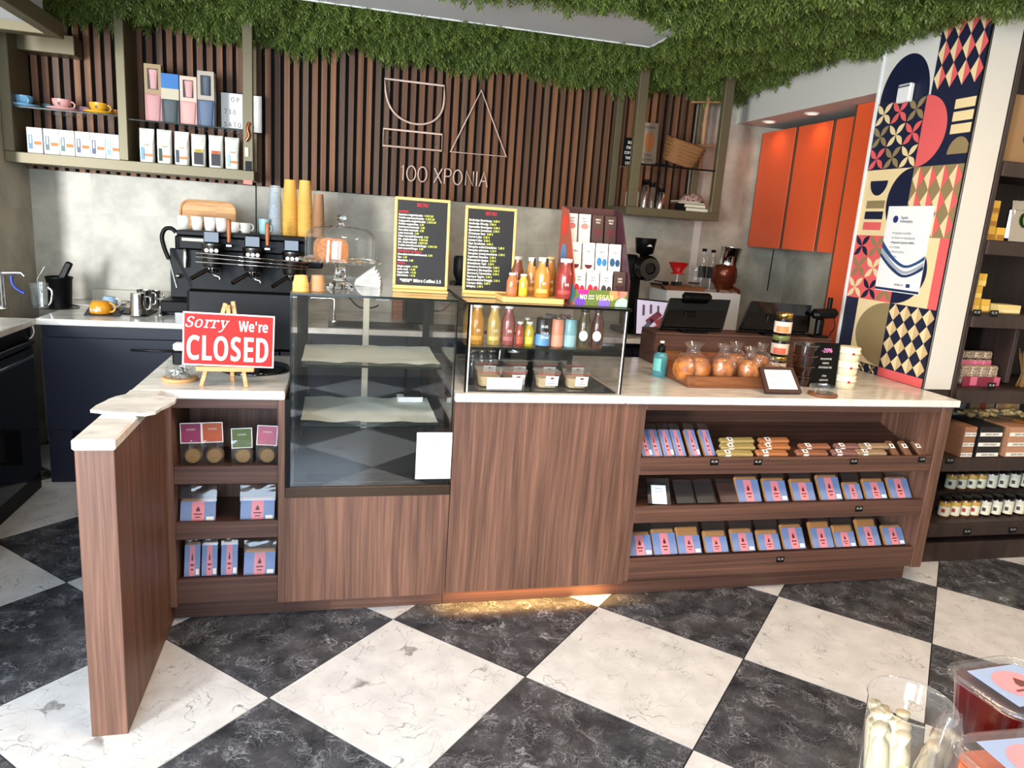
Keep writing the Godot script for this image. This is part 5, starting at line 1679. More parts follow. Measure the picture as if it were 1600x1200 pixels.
	for q in [[275, 363], [268, 357], [258, 358], [253, 370], [257, 388], [264, 405]]:
		pts.append(pz_at(q[0], q[1], zf + 0.05) - t.position)
	var sw := st()
	tube(sw, smooth_path(pts, 4), 0.011, 10)
	part(t, "steam_hose", sw, M.black)
	sw = st()
	tube(sw, [pz_at(264, 404, zf + 0.05) - t.position, pz_at(277, 450, zf + 0.10) - t.position], 0.006, 8)
	part(t, "steam_wand", sw, M.chrome)
	sw = st()
	lathe(sw, [Vector2(0, 0), Vector2(0.012, 0.0), Vector2(0.016, 0.05), Vector2(0.010, 0.12), Vector2(0, 0.122)], 12, Transform3D(Basis.IDENTITY, pz_at(290, 418, zf + 0.01) - t.position))
	part(t, "tap_handle", sw, M.steel)
	sw = st()
	lathe(sw, [Vector2(0, 0), Vector2(0.012, 0), Vector2(0.012, 0.02), Vector2(0, 0.022)], 12, Transform3D(Basis(Vector3.RIGHT, PI / 2), pz_at(279, 431, zf) - t.position))
	part(t, "knob", sw, M.steel)
	# cups on the rail
	var cup := st()
	var cy := rail_y + 0.0005
	var inner := [Vector2(0, 0.003), Vector2(0.022, 0.0), Vector2(0.025, 0.004), Vector2(0.031, 0.072), Vector2(0.029, 0.073), Vector2(0.024, 0.008), Vector2(0, 0.007)]
	var first: Node3D = null
	for q in [[287, 20, 342], [308, 20, 343], [328, 19, 346], [346, 17, 347]]:
		var x := pz_at(q[0], 358, zf - 0.10).x
		if first == null:
			first = thing("coffee_glass", "white tapered cup on the coffee machine's rail", "cup", Vector3(x, cy, zf - 0.10), 0.0, "white cups on the coffee machine")
			lathe(cup, inner, 22)
			part(first, "body", cup, M.porcelain)
		else:
			copy(first, Vector3(x, cy, zf - 0.10))
	for q in [[366, "small white cup in the middle of the machine's rail", 0.88], [384, "small white cup with handle next to the blue cup", 0.86], [413, "pale blue cup on the coffee machine's rail", 0.97]]:
		var x := pz_at(q[0], 362, zf - 0.10).x
		var c := thing("espresso_cup", q[1], "cup", Vector3(x, cy, zf - 0.10))
		var s := st()
		var hh: float = 0.062 * q[2] + (0.022 if q[0] > 400 else 0.0)
		lathe(s, [Vector2(0, 0.003), Vector2(0.020, 0.0), Vector2(0.026, 0.008), Vector2(0.029, hh), Vector2(0.027, hh), Vector2(0.024, 0.01), Vector2(0, 0.008)], 20)
		part(c, "body", s, M.porcelain if q[0] < 400 else tint(Color(0.55, 0.72, 0.74), 0.3))
		s = st()
		var ring := []
		for k in 9:
			var an := -PI / 2 + PI * k / 8
			ring.append(Vector3(0.025 + cos(an) * 0.015, 0.032 + sin(an) * 0.018, 0.0))
		tube(s, ring, 0.0042, 6)
		part(c, "handle", s, M.porcelain if q[0] < 400 else tint(Color(0.55, 0.72, 0.74), 0.3))
	# wooden tray leaning on the wall behind the cups
	var tp := pz_at(327, 358, zf - 0.30)
	var tr := thing("wooden_tray", "rounded pale wooden tray leaning behind the coffee machine's cups", "tray", Vector3(tp.x, cy, zf - 0.27))
	var ts := st()
	prism(ts, shifted(rounded(0.30, 0.16, 0.055, 6), Vector2(0, 0.08)), 0.008, Transform3D(Basis(Vector3.RIGHT, -0.15), Vector3(0, 0.0015, 0)))
	part(tr, "base", ts, M.wood_light)
	ts = st()
	var rim := []
	for v in rounded(0.29, 0.15, 0.05, 6):
		rim.append(Transform3D(Basis(Vector3.RIGHT, -0.15), Vector3.ZERO) * Vector3(v.x, v.y + 0.081, 0.012))
	tube(ts, rim, 0.006, 8, true)
	part(tr, "rim", ts, M.wood_light)
	# tall stacks of takeaway cups beside the machine
	var zs := zf - 0.14
	cup_stack("plastic_cup", "clear plastic cup in the stack on the coffee machine", Vector3.ZERO, 430, 372, 21, 290, 12, Color.WHITE, true, cy, "stack of clear cups", M.cup_clear, 0.42, zs)
	cup_stack("paper_cup", "tall yellow paper cup in the first stack on the coffee machine", Vector3.ZERO, 453, 372, 23, 281, 14, Color(0.86, 0.66, 0.30), true, cy, "first tall stack of yellow cups", null, 0.45, zs)
	cup_stack("paper_cup", "tall yellow paper cup in the second stack on the coffee machine", Vector3.ZERO, 476, 374, 23, 282, 14, Color(0.87, 0.68, 0.34), true, cy, "second tall stack of yellow cups", null, 0.45, zs)
	cup_stack("paper_cup", "kraft paper cup in the stack behind the cake dome", Vector3.ZERO, 497, 376, 19, 303, 4, Color(0.62, 0.46, 0.32), true, cy, "stack of kraft cups behind the dome", null, 0.55, zs)
	board(t, "side_wing", Vector3(hw, top - 0.17, -0.34), Vector3(hw + 0.09, top, -0.03), M.black, 0.008)
	# grinders behind the menu boards
	for q in [[660, 310, "black coffee grinder with clear hopper behind the coffee menu", 0.10], [722, 400, "black coffee grinder behind the pastry menu", 0.055]]:
		var p := Vector3(pz_at(q[0], 400, -1.80).x, TOP, -1.80)
		var hh: float = pz_at(q[0], q[1], -1.80).y - TOP
		var w: float = q[3]
		var gr := thing("coffee_grinder", q[2], "grinder", p)
		board(gr, "body", Vector3(-w, 0, -0.12), Vector3(w, hh * 0.62, 0.10), M.black, 0.012)
		board(gr, "spout", Vector3(-0.03, hh * 0.40, 0.10), Vector3(0.03, hh * 0.52, 0.15), M.steel_dark, 0.006)
		var s := st()
		lathe(s, [Vector2(0.0, hh * 0.62), Vector2(w * 0.5, hh * 0.62), Vector2(w * 0.92, hh * 0.74), Vector2(w * 0.95, hh * 0.96), Vector2(w * 0.8, hh), Vector2(0, hh)], 22)
		part(gr, "hopper", s, M.charcoal)
		s = st()
		tube(s, [Vector3(w, hh * 0.45, 0.02), Vector3(w + 0.05, hh * 0.46, 0.05)], 0.007, 8)
		part(gr, "lever", s, M.black)
	# bar sink corner seen through the tall case
	var bt := Vector3(pz_at(522, 492, -1.66).x, TOP, -1.66)
	var tp2 := thing("tap", "bent chrome bar tap seen through the tall case", "tap", bt)
	var s3 := st()
	tube(s3, [Vector3(0, 0, 0), Vector3(0, 0.13, 0), Vector3(-0.005, 0.14, 0), Vector3(-0.13, 0.142, 0.02), Vector3(-0.135, 0.13, 0.02)], 0.009, 10)
	part(tp2, "spout", s3, M.chrome)
	s3 = st()
	lathe(s3, [Vector2(0, 0.0), Vector2(0.024, 0), Vector2(0.022, 0.014), Vector2(0, 0.016)], 16)
	part(tp2, "base", s3, M.chrome)
	tp2 = thing("bar_sink", "dark steel sink rim seen through the tall case", "sink", Vector3(pz_at(584, 480, -1.70).x, TOP + 0.0005, -1.60))
	board(tp2, "rim", Vector3(-0.26, 0, -0.12), Vector3(0.26, 0.006, 0.14), M.steel_dark, 0.002)
	board(tp2, "bowl", Vector3(-0.23, 0.0062, -0.10), Vector3(0.23, 0.0075, 0.12), M.black, 0.0)
	tp2 = thing("knife_block", "reddish brown wooden block seen through the tall case", "block", Vector3(pz_at(628, 480, -1.95).x, TOP, -1.97))
	board(tp2, "block", Vector3(-0.06, 0, -0.05), Vector3(0.065, 0.15, 0.05), M.wood_tray, 0.004)
	board(tp2, "slot", Vector3(-0.04, 0.1502, -0.03), Vector3(0.045, 0.152, 0.03), M.black, 0.0)
	tp2 = thing("wall_socket", "white wall socket with a black cable seen through the tall case", "socket", pz_at(598, 473, Z_BACK + 0.001))
	board(tp2, "plate", Vector3(-0.045, -0.04, 0), Vector3(0.045, 0.04, 0.010), M.white, 0.003)
	s3 = st()
	tube(s3, smooth_path([Vector3(-0.01, 0.0, 0.012), Vector3(-0.06, -0.03, 0.03), Vector3(-0.16, -0.03, 0.03), Vector3(-0.24, 0.06, 0.02), Vector3(-0.27, 0.12, 0.008)], 5), 0.005, 6)
	part(tp2, "cable", s3, M.black)
# ---------------------------------------------------------------- sink corner
func build_back_left_things():
	var p := py_at(88, 480, TOP)
	var t := thing("corner_sink", "round steel sink bowl let into the corner worktop", "sink", p + Vector3(0, 0.001, 0))
	var r := metres(p, 30)
	var s := st()
	lathe(s, [Vector2(r * 1.06, 0.0), Vector2(r * 1.08, 0.003), Vector2(r * 1.0, 0.004), Vector2(r * 0.97, 0.0015), Vector2(r * 0.9, 0.001), Vector2(0, 0.0005)], 36)
	part(t, "bowl", s, M.steel_dark)
	p = py_at(5, 482, TOP)
	t = thing("tap", "chrome pillar tap with a blue nozzle beside the sink", "tap", p)
	s = st()
	var h := top_of(p, 7, 424) - TOP
	lathe(s, [Vector2(0, 0), Vector2(0.026, 0), Vector2(0.026, 0.012), Vector2(0.013, 0.018), Vector2(0.013, h), Vector2(0, h + 0.004)], 18)
	part(t, "pillar", s, M.chrome)
	s = st()
	tube(s, [Vector3(-0.03, h - 0.012, 0), Vector3(0.10, h - 0.005, 0.0), Vector3(0.115, h - 0.02, 0)], 0.010, 10)
	part(t, "spout", s, M.chrome)
	s = st()
	tube(s, smooth_path([Vector3(0.058, h - 0.02, 0.02), Vector3(0.062, h - 0.06, 0.025), Vector3(0.085, h - 0.09, 0.03), Vector3(0.12, h - 0.11, 0.03)], 3), 0.008, 8)
	part(t, "nozzle", s, tint(Color(0.10, 0.20, 0.55), 0.4))
	# glass jug and knock box
	var glass_at := Vector3(pz_at(62, 470, -1.80).x, TOP, -1.80)
	t = thing("glass_jug", "tall glass with spoon and steel jug in front of the black bucket", "jug", glass_at)
	s = st()
	lathe(s, [Vector2(0, 0), Vector2(0.036, 0), Vector2(0.048, 0.14), Vector2(0.045, 0.14), Vector2(0.034, 0.006), Vector2(0, 0.006)], 22)
	part(t, "body", s, M.clear)
	s = st()
	tube(s, [Vector3(0.0, 0.01, 0), Vector3(-0.005, 0.16, 0.0), Vector3(0.035, 0.23, 0.0)], 0.002, 6)
	part(t, "spoon", s, M.steel)
	s = st()
	tube(s, smooth_path([Vector3(0.05, 0.12, 0.02), Vector3(0.07, 0.10, 0.02), Vector3(0.062, 0.04, 0.02), Vector3(0.05, 0.02, 0.02)], 3), 0.006, 8)
	part(t, "handle", s, M.chrome)
	var kb := Vector3(pz_at(94, 466, -1.95).x, TOP, -1.95)
	t = thing("knock_box", "black plastic bucket with a thick black handle by the sink", "bucket", kb)
	s = st()
	var rr := metres(kb, 18)
	lathe(s, [Vector2(0, 0), Vector2(rr * 0.86, 0), Vector2(rr, 0.15), Vector2(rr * 1.06, 0.155), Vector2(rr * 1.06, 0.165), Vector2(rr * 0.96, 0.165), Vector2(rr * 0.82, 0.01), Vector2(0, 0.01)], 26)
	part(t, "bucket", s, M.black)
	s = st()
	box(s, Vector3(-0.017, 0, -0.017), Vector3(0.017, 0.15, 0.017), 0.006, Transform3D(Basis(Vector3(0, 0, 1), -0.45), Vector3(0.005, 0.115, 0.03)))
	part(t, "handle", s, M.black)
	# dish with red rim, mats and cups
	t = thing("plate", "white plate with red centre behind the cups", "plate", py_at(128, 466, TOP))
	s = st()
	lathe(s, [Vector2(0, 0.002), Vector2(0.05, 0.0), Vector2(0.08, 0.010), Vector2(0.08, 0.012), Vector2(0.05, 0.005), Vector2(0, 0.005)], 28)
	part(t, "dish", s, M.porcelain)
	s = st()
	lathe(s, [Vector2(0, 0.0055), Vector2(0.045, 0.0055), Vector2(0.045, 0.006), Vector2(0, 0.0062)], 24)
	part(t, "centre", s, tint(Color(0.55, 0.14, 0.12)))
	t = thing("round_board", "large round white plate lying by the sink", "plate", py_at(152, 474, TOP))
	s = st()
	lathe(s, [Vector2(0, 0), Vector2(0.13, 0), Vector2(0.16, 0.008), Vector2(0.16, 0.010), Vector2(0.13, 0.004), Vector2(0, 0.004)], 36)
	part(t, "disc", s, M.porcelain)
	for q in [[[131, 492], [186, 494], [199, 481], [140, 479], "black rubber mat under the yellow cup"], [[184, 489], [229, 494], [246, 486], [205, 480], "black rubber mat under the milk pitcher"]]:
		var P := PackedVector2Array()
		for k in 4:
			var w := py_at(q[k][0], q[k][1], TOP + 0.004)
			P.append(Vector2(w.x, -w.z))
		t = thing("bar_mat", q[4], "mat", Vector3(0, TOP + 0.0105 * 0, 0))
		s = st()
		prism(s, P, 0.006, Transform3D(Basis(Vector3.RIGHT, -PI / 2), Vector3(0, 0.0005, 0)))
		part(t, "sheet", s, M.black)
	for q in [[158, 489, 32, 470, Color(0.83, 0.56, 0.13), "upturned yellow mug on the black mat"], [172, 481, 22, 463, Color(0.62, 0.74, 0.84), "upturned pale blue mug on the black mat"]]:
		p = py_at(q[0], q[1], TOP + 0.0075)
		var hh: float = top_of(p, q[0], q[3]) - TOP - 0.0075
		r = metres(p, q[2]) / 2
		t = thing("mug", q[5], "mug", p)
		s = st()
		lathe(s, [Vector2(r * 0.92, 0), Vector2(r, 0.004), Vector2(r * 0.98, hh * 0.6), Vector2(r * 0.78, hh * 0.94), Vector2(r * 0.66, hh), Vector2(0, hh * 0.97)], 26)
		part(t, "body", s, tint(q[4], 0.2))
		s = st()
		var ring := []
		for k in 9:
			var an := -PI / 2 + PI * k / 8
			ring.append(Vector3(r * 0.9 + cos(an) * 0.026, hh * 0.5 + sin(an) * 0.024, 0.02))
		tube(s, ring, 0.006, 8)
		part(t, "handle", s, tint(q[4], 0.2) if q[0] < 160 else M.porcelain)
		if q[0] < 160:
			var ink := st()
			text(ink, "Legat", Vector3(-0.01, hh * 0.36, r * 1.0), 0.016, font_bold, 0.9, 1)
			lettering(t, ink, M.white)
	# steel pitchers
	var first: Node3D = null
	var k2 := 0
	for q in [[216, 492, 25, 458], [226, 483, 23, 453], [243, 480, 17, 454]]:
		p = py_at(q[0], q[1], TOP + (0.0075 if k2 == 0 else 0.0))
		var hh: float = top_of(p, q[0], q[3]) - p.y
		r = metres(p, q[2]) / 2
		t = thing("milk_pitcher", ["ribbed steel pitcher standing upside down on the black mat", "steel milk pitcher behind the ribbed pitcher", "small steel pitcher beside the drip tray"][k2], "pitcher", p)
		s = st()
		if k2 == 0:
			var prof := [Vector2(0, 0)]
			for i in 13:
				prof.append(Vector2(r * (1.0 - 0.22 * i / 12.0) * (1.0 if i % 2 == 0 else 0.95), hh * i / 13.0))
			prof.append(Vector2(r * 0.72, hh))
			prof.append(Vector2(0, hh))
			lathe(s, prof, 24)
		else:
			lathe(s, [Vector2(0, 0), Vector2(r * 0.8, 0), Vector2(r, hh * 0.3), Vector2(r * 0.85, hh * 0.8), Vector2(r * 0.95, hh), Vector2(r * 0.9, hh), Vector2(r * 0.8, hh * 0.8), Vector2(0, hh * 0.3)], 24)
		part(t, "body", s, M.steel)
		s = st()
		tube(s, smooth_path([Vector3(r * 0.9, hh * 0.85, 0), Vector3(r * 1.45, hh * 0.8, 0.0), Vector3(r * 1.4, hh * 0.35, 0), Vector3(r * 0.95, hh * 0.25, 0)], 3), 0.005, 8)
		part(t, "handle", s, M.chrome)
		k2 += 1
	p = py_at(252, 492, TOP)
	t = thing("pitcher_rinser", "small chrome pitcher rinser tap by the drip tray", "tap", p)
	s = st()
	lathe(s, [Vector2(0, 0), Vector2(0.028, 0), Vector2(0.026, 0.01), Vector2(0.014, 0.016), Vector2(0.014, 0.075), Vector2(0.02, 0.08), Vector2(0.02, 0.09), Vector2(0, 0.092)], 18)
	part(t, "post", s, M.chrome)
	t = thing("waste_tray", "black steel drip box at the coffee machine's end", "tray", Vector3(pz_at(273, 466, -1.74).x, TOP, -1.74))
	board(t, "box", Vector3(-0.07, 0.0, -0.12), Vector3(0.025, 0.055, 0.0), M.charcoal, 0.004)
	board(t, "lip", Vector3(-0.07, 0.028, 0.001), Vector3(0.025, 0.034, 0.02), M.steel, 0.001)
# ---------------------------------------------------------------- tills and the back right worktop
# a plate through four points (lower left, lower right, upper right, upper left), with thickness behind it
func plate(s: SurfaceTool, a: Vector3, b: Vector3, c: Vector3, d: Vector3, th: float):
	var n := (b - a).cross(d - a).normalized() * th
	s.set_smooth_group(-1)
	quad(s, a, b, c, d)
	quad(s, b - n, a - n, d - n, c - n)
	quad(s, a - n, b - n, b, a)
	quad(s, b - n, c - n, c, b)
	quad(s, c - n, d - n, d, c)
	quad(s, d - n, a - n, a, d)
func build_till_area():
	# wooden riser at the back of the counter
	var t := thing("till_riser", "walnut riser carrying the two tills at the counter's back", "riser", Vector3(2.04, TOP, -0.70))
	board(t, "front", Vector3(-0.50, 0.0, 0.06), Vector3(0.50, 0.148, 0.08), M.wood_flat)
	board(t, "side", Vector3(-0.50, 0.0, -0.10), Vector3(-0.48, 0.148, 0.059), M.wood_flat)
	board(t, "side", Vector3(0.48, 0.0, -0.10), Vector3(0.50, 0.148, 0.059), M.wood_flat)
	board(t, "top", Vector3(-0.50, 0.149, -0.10), Vector3(0.50, 0.162, 0.08), M.wood_flat)
	var ry := TOP + 0.1625
	var k := 0
	for q in [[[1030, 521], [1128, 524], [1141, 476], [1047, 473]], [[1152, 522], [1262, 527], [1268, 482], [1174, 475]]]:
		var z0 := -0.655
		var z1 := -0.735
		var a := pz_at(q[0][0], q[0][1], z0)
		var b := pz_at(q[1][0], q[1][1], z0)
		var c := pz_at(q[2][0], q[2][1], z1)
		var d := pz_at(q[3][0], q[3][1], z1)
		var o := Vector3((a.x + b.x) / 2, ry, z0)
		t = thing("till_screen", ["black till screen with a scanner on top behind the loaves", "wide black till screen behind the jar tower"][k], "till", o)
		var lift := Vector3(0, maxf(0.012 - (minf(a.y, b.y) - ry), 0.0), 0)
		var s := st()
		plate(s, a - o + lift, b - o + lift, c - o + lift, d - o + lift, 0.022)
		part(t, "screen", s, M.black_gloss)
		s = st()
		plate(s, a - o + lift + Vector3(0.012, 0.012, 0.004), b - o + lift + Vector3(-0.012, 0.012, 0.004), c - o + lift + Vector3(-0.012, -0.012, 0.001), d - o + lift + Vector3(0.012, -0.012, 0.001), 0.0015)
		part(t, "display", s, M.black)
		board(t, "foot", Vector3(-0.07, 0.0, -0.04), Vector3(0.07, 0.012, 0.045), M.black, 0.004)
		board(t, "neck", Vector3(-0.03, 0.012, -0.05), Vector3(0.03, 0.10, -0.025), M.black, 0.004)
		if k == 0:
			var m := (c + d) / 2 - o + lift
			board(t, "scanner", m + Vector3(-0.10, -0.012, -0.03), m + Vector3(0.05, 0.03, 0.035), M.black, 0.014)
		k += 1
	# hand scanner in its stand
	var p := Vector3(pz_at(1279, 527, -0.64).x, ry, -0.645)
	t = thing("hand_scanner", "black hand scanner standing in its holder by the orange panel", "scanner", p)
	board(t, "base", Vector3(-0.05, 0.0, -0.045), Vector3(0.04, 0.012, 0.04), M.black, 0.006)
	board(t, "stem", Vector3(-0.025, 0.012, -0.015), Vector3(0.015, 0.10, 0.02), M.black, 0.008)
	var s2 := st()
	box(s2, Vector3(-0.06, 0.10, -0.03), Vector3(0.085, 0.15, 0.04), 0.018, Transform3D(Basis(Vector3(0, 0, 1), 0.08), Vector3(0.01, 0.0, 0)))
	part(t, "head", s2, M.black)
	board(t, "antenna", Vector3(0.03, 0.15, -0.01), Vector3(0.05, 0.21, 0.01), M.black, 0.003)
	s2 = st()
	tube(s2, smooth_path([Vector3(0.075, 0.11, 0.0), Vector3(0.085, 0.06, 0.01), Vector3(0.06, 0.03, 0.02), Vector3(0.045, 0.012, 0.03)], 4), 0.003, 6)
	part(t, "cable", s2, M.black)
	# lit advertising screen on the back worktop
	var za := -1.50
	var a := pz_at(994, 521, za)
	var b := pz_at(1056, 527, za)
	var c := pz_at(1054, 474, za)
	var d := pz_at(996, 468, za)
	a.y = maxf(a.y, TOP + 0.022)
	b.y = maxf(b.y, TOP + 0.022)
	var o := Vector3((a.x + b.x) / 2, TOP, za)
	t = thing("advert_screen", "small lit screen showing pink and grey cups behind the till", "screen", o)
	var s := st()
	plate(s, a - o + Vector3(-0.008, -0.008, -0.001), b - o + Vector3(0.008, -0.008, -0.001), c - o + Vector3(0.008, 0.008, -0.001), d - o + Vector3(-0.008, 0.008, -0.001), 0.02)
	part(t, "housing", s, M.black)
	s = st()
	plate(s, a - o, b - o, c - o, d - o, 0.0005)
	var em := mat("screen_glow", Color(0.8, 0.78, 0.86), 0.3)
	em.emission_enabled = true
	em.emission = Color(0.86, 0.82, 0.92)
	em.emission_energy_multiplier = 0.45
	part(t, "screen", s, em)
	var U := (b - a) / 1.0
	var V := (d - a) / 1.0
	for q in [[0.16, 0.70, 0.03, 0.16, 0.0, Color(0.45, 0.38, 0.42)], [0.34, 0.74, 0.03, 0.14, 0.0, Color(0.48, 0.40, 0.44)], [0.52, 0.72, 0.025, 0.13, 0.0, Color(0.40, 0.36, 0.42)], [0.42, 0.48, 0.09, 0.22, -0.8, Color(0.60, 0.30, 0.40)], [0.58, 0.40, 0.07, 0.14, -0.9, Color(0.70, 0.34, 0.34)], [0.62, 0.22, 0.11, 0.20, -1.0, Color(0.72, 0.42, 0.38)], [0.30, 0.30, 0.06, 0.16, -0.6, Color(0.44, 0.50, 0.62)]]:
		s = st()
		var pts := rounded(q[2] * 2, q[3] * 2, q[2] * 0.5, 3)
		var P := PackedVector2Array()
		for v in pts:
			P.append(v.rotated(q[4]) * Vector2(U.length(), V.length()))
		var xf := Transform3D(Basis(U.normalized(), V.normalized(), U.cross(V).normalized()), a - o + U * q[0] + V * q[1] + U.cross(V).normalized() * 0.0006)
		prism(s, P, 0.0, xf)
		part(t, "picture", s, tint(q[5], 0.5))
	board(t, "foot", Vector3(-0.06, 0.0, -0.05), Vector3(0.06, 0.012, 0.02), M.black, 0.004)
	board(t, "neck", Vector3(-0.02, 0.012, -0.04), Vector3(0.02, 0.08, -0.022), M.black, 0.004)
	# tall shop grinder
	var gz := -1.74
	p = Vector3(pz_at(985, 470, gz).x, TOP, gz)
	var Y := func(py: float) -> float: return pz_at(995, py, gz).y - TOP
	t = thing("coffee_grinder", "tall black shop grinder with round hopper and side dial", "grinder", p)
	board(t, "base", Vector3(-0.09, 0.0, -0.10), Vector3(0.09, 0.03, 0.13), M.black, 0.008)
	board(t, "column", Vector3(-0.045, 0.03, -0.06), Vector3(0.045, Y.call(432), 0.03), M.black, 0.01)
	board(t, "motor", Vector3(-0.085, Y.call(440), -0.12), Vector3(0.03, Y.call(398), 0.06), M.charcoal, 0.03)
	s = st()
	lathe(s, [Vector2(0, -0.05), Vector2(0.075, -0.05), Vector2(0.080, -0.04), Vector2(0.080, 0.03), Vector2(0.066, 0.045), Vector2(0.066, 0.05), Vector2(0.03, 0.055), Vector2(0, 0.055)], 28, Transform3D(Basis(Vector3.RIGHT, PI / 2), Vector3(0.045, Y.call(417), 0.09)))
	part(t, "burr_housing", s, M.black_gloss)
	s = st()
	lathe(s, [Vector2(0.036, 0.0), Vector2(0.066, 0.0), Vector2(0.066, 0.008), Vector2(0.036, 0.008)], 28, Transform3D(Basis(Vector3.RIGHT, PI / 2), Vector3(0.045, Y.call(417), 0.147)))
	part(t, "dial", s, M.steel_dark)
	s = st()
	var hy: float = Y.call(397)
	var ht: float = Y.call(371)
	lathe(s, [Vector2(0, hy - 0.04), Vector2(0.026, hy - 0.04), Vector2(0.030, hy), Vector2(0.055, hy + 0.01), Vector2(0.066, ht - 0.02), Vector2(0.068, ht), Vector2(0, ht)], 28, Transform3D(Basis.IDENTITY, Vector3(0.05, 0, 0.03)))
	var hp := part(t, "hopper", s, M.black)
	s = st()
	prism(s, PackedVector2Array([Vector2(-0.018, 0), Vector2(0.018, 0), Vector2(0.004, 0.014), Vector2(0.0, 0.009), Vector2(-0.005, 0.012)]), 0.001, Transform3D(Basis.IDENTITY, Vector3(0.05, (hy + ht) / 2 + 0.002, 0.099)))
	part(hp, "emblem", s, M.white)
	s = st()
	tube(s, [Vector3(0.08, Y.call(440), 0.10), Vector3(0.14, Y.call(441), 0.12), Vector3(0.17, Y.call(447), 0.13)], 0.006, 8)
	part(t, "lever", s, M.black)
	# white corner box
	var zb := -1.72
	a = pz_at(1042, 460, zb)
	b = pz_at(1158, 458, zb)
	t = thing("white_box", "white cabinet box on the worktop under the brewing gear", "box", Vector3((a.x + b.x) / 2, TOP, zb - 0.14))
	var bw := (b.x - a.x) / 2
	var bh := b.y - TOP - 0.005
	board(t, "body", Vector3(-bw, 0, -0.14), Vector3(bw, bh, 0.14), M.white, 0.006)
	board(t, "door", Vector3(-bw + 0.10, 0.01, 0.1405), Vector3(bw - 0.004, bh - 0.006, 0.145), M.white, 0.002)
	var top := TOP + bh + 0.0005
	a = py_at(1034, 452, top)
	t = thing("wooden_board", "dark walnut board under the dripper and glass server", "board", Vector3(t.position.x - 0.10, top, zb - 0.12))
	s = st()
	box(s, Vector3(-0.19, 0, -0.10), Vector3(0.10, 0.028, 0.12), 0.003)
	part(t, "slab", s, M.wood_tray)
	var wy := top + 0.0285
	var at := func(px: float, z: float) -> Vector3: return Vector3(pz_at(px, 440, z).x, wy, z)
	# dripper on its carafe
	p = at.call(1057, -1.80)
	t = thing("coffee_dripper", "red ribbed pour-over dripper on a small glass carafe", "dripper", p)
	var cy: float = pz_at(1057, 428, -1.80).y - wy
	var ct: float = pz_at(1057, 410, -1.80).y - wy
	s = st()
	lathe(s, [Vector2(0, 0), Vector2(0.036, 0), Vector2(0.040, cy * 0.35), Vector2(0.028, cy * 0.9), Vector2(0.030, cy)], 22)
	part(t, "carafe", s, M.clear)
	s = st()
	lathe(s, [Vector2(0, 0.002), Vector2(0.034, 0.002), Vector2(0.037, cy * 0.3), Vector2(0, cy * 0.3)], 22)
	part(t, "coffee", s, M.black)
	s = st()
	lathe(s, [Vector2(0, cy), Vector2(0.045, cy), Vector2(0.045, cy + 0.006), Vector2(0.024, cy + 0.01), Vector2(0.060, ct - 0.006), Vector2(0.064, ct), Vector2(0.058, ct), Vector2(0.02, cy + 0.014), Vector2(0, cy + 0.014)], 24)
	for i in 12:
		var an := TAU * i / 12
		tube(s, [Vector3(cos(an) * 0.027, cy + 0.012, sin(an) * 0.027), Vector3(cos(an) * 0.062, ct - 0.004, sin(an) * 0.062)], 0.0025, 5)
	part(t, "cone", s, tint(Color(0.72, 0.08, 0.07), 0.3))
	p = at.call(1040, -1.76)
	t = thing("coffee_scoop", "small black scoop lying beside the carafe", "scoop", p)
	s = st()
	lathe(s, [Vector2(0, 0), Vector2(0.018, 0.0), Vector2(0.022, 0.022), Vector2(0.018, 0.022), Vector2(0, 0.004)], 14)
	tube(s, [Vector3(-0.018, 0.018, 0), Vector3(-0.085, 0.026, 0.01)], 0.004, 6)
	part(t, "bowl", s, M.black)
	p = at.call(1086, -1.80)
	t = thing("glass_server", "rounded clear glass coffee server beside the dripper", "server", p)
	s = st()
	lathe(s, [Vector2(0, 0), Vector2(0.040, 0), Vector2(0.050, 0.03), Vector2(0.050, 0.075), Vector2(0.034, 0.115), Vector2(0.040, 0.135)], 24)
	part(t, "body", s, M.clear)
	s = st()
	lathe(s, [Vector2(0.041, 0.014), Vector2(0.043, 0.018), Vector2(0.046, 0.024)], 24)
	part(t, "band", s, M.steel)
	for q in [[1095, -1.90, 388], [1109, -1.90, 390]]:
		p = at.call(q[0], q[1])
		p.y = top
		var h: float = pz_at(q[0], q[2], q[1]).y - top
		t = thing("syrup_bottle", "clear bottle with black label behind the glass server" if q[0] < 1100 else "clear bottle with black label beside the copper pot", "bottle", p, towards_camera(p))
		s = st()
		var r := 0.028
		lathe(s, [Vector2(0, 0), Vector2(r, 0), Vector2(r, h * 0.70), Vector2(r * 0.5, h * 0.82), Vector2(r * 0.45, h * 0.94)], 20)
		part(t, "body", s, M.clear)
		s = st()
		lathe(s, [Vector2(r * 0.5, h * 0.93), Vector2(r * 0.55, h * 0.935), Vector2(r * 0.55, h), Vector2(0, h)], 16)
		part(t, "cap", s, M.black)
		wrap_label(t, r * 1.02, h * 0.30, h * 0.58, 2.4, M.ink)
	p = Vector3(pz_at(1132, 450, -1.74).x, top, -1.765)
	var hs: float = pz_at(1132, 414, -1.74).y - top
	var hh: float = pz_at(1135, 386, -1.74).y - top
	t = thing("copper_pot", "round copper brown pot with a steel drum on top", "pot", p)
	s = st()
	lathe(s, [Vector2(0, 0.02), Vector2(0.05, 0.02), Vector2(0.055, hs * 0.2), Vector2(0.084, hs * 0.42), Vector2(0.080, hs * 0.5), Vector2(0.086, hs * 0.56), Vector2(0.080, hs * 0.85), Vector2(0.066, hs), Vector2(0, hs)], 28)
	part(t, "body", s, M.copper_dark)
	s = st()
	for i in 3:
		var an := TAU * i / 3 + 0.5
		tube(s, [Vector3(cos(an) * 0.045, 0.03, sin(an) * 0.045), Vector3(cos(an) * 0.06, 0.005, sin(an) * 0.06)], 0.009, 8)
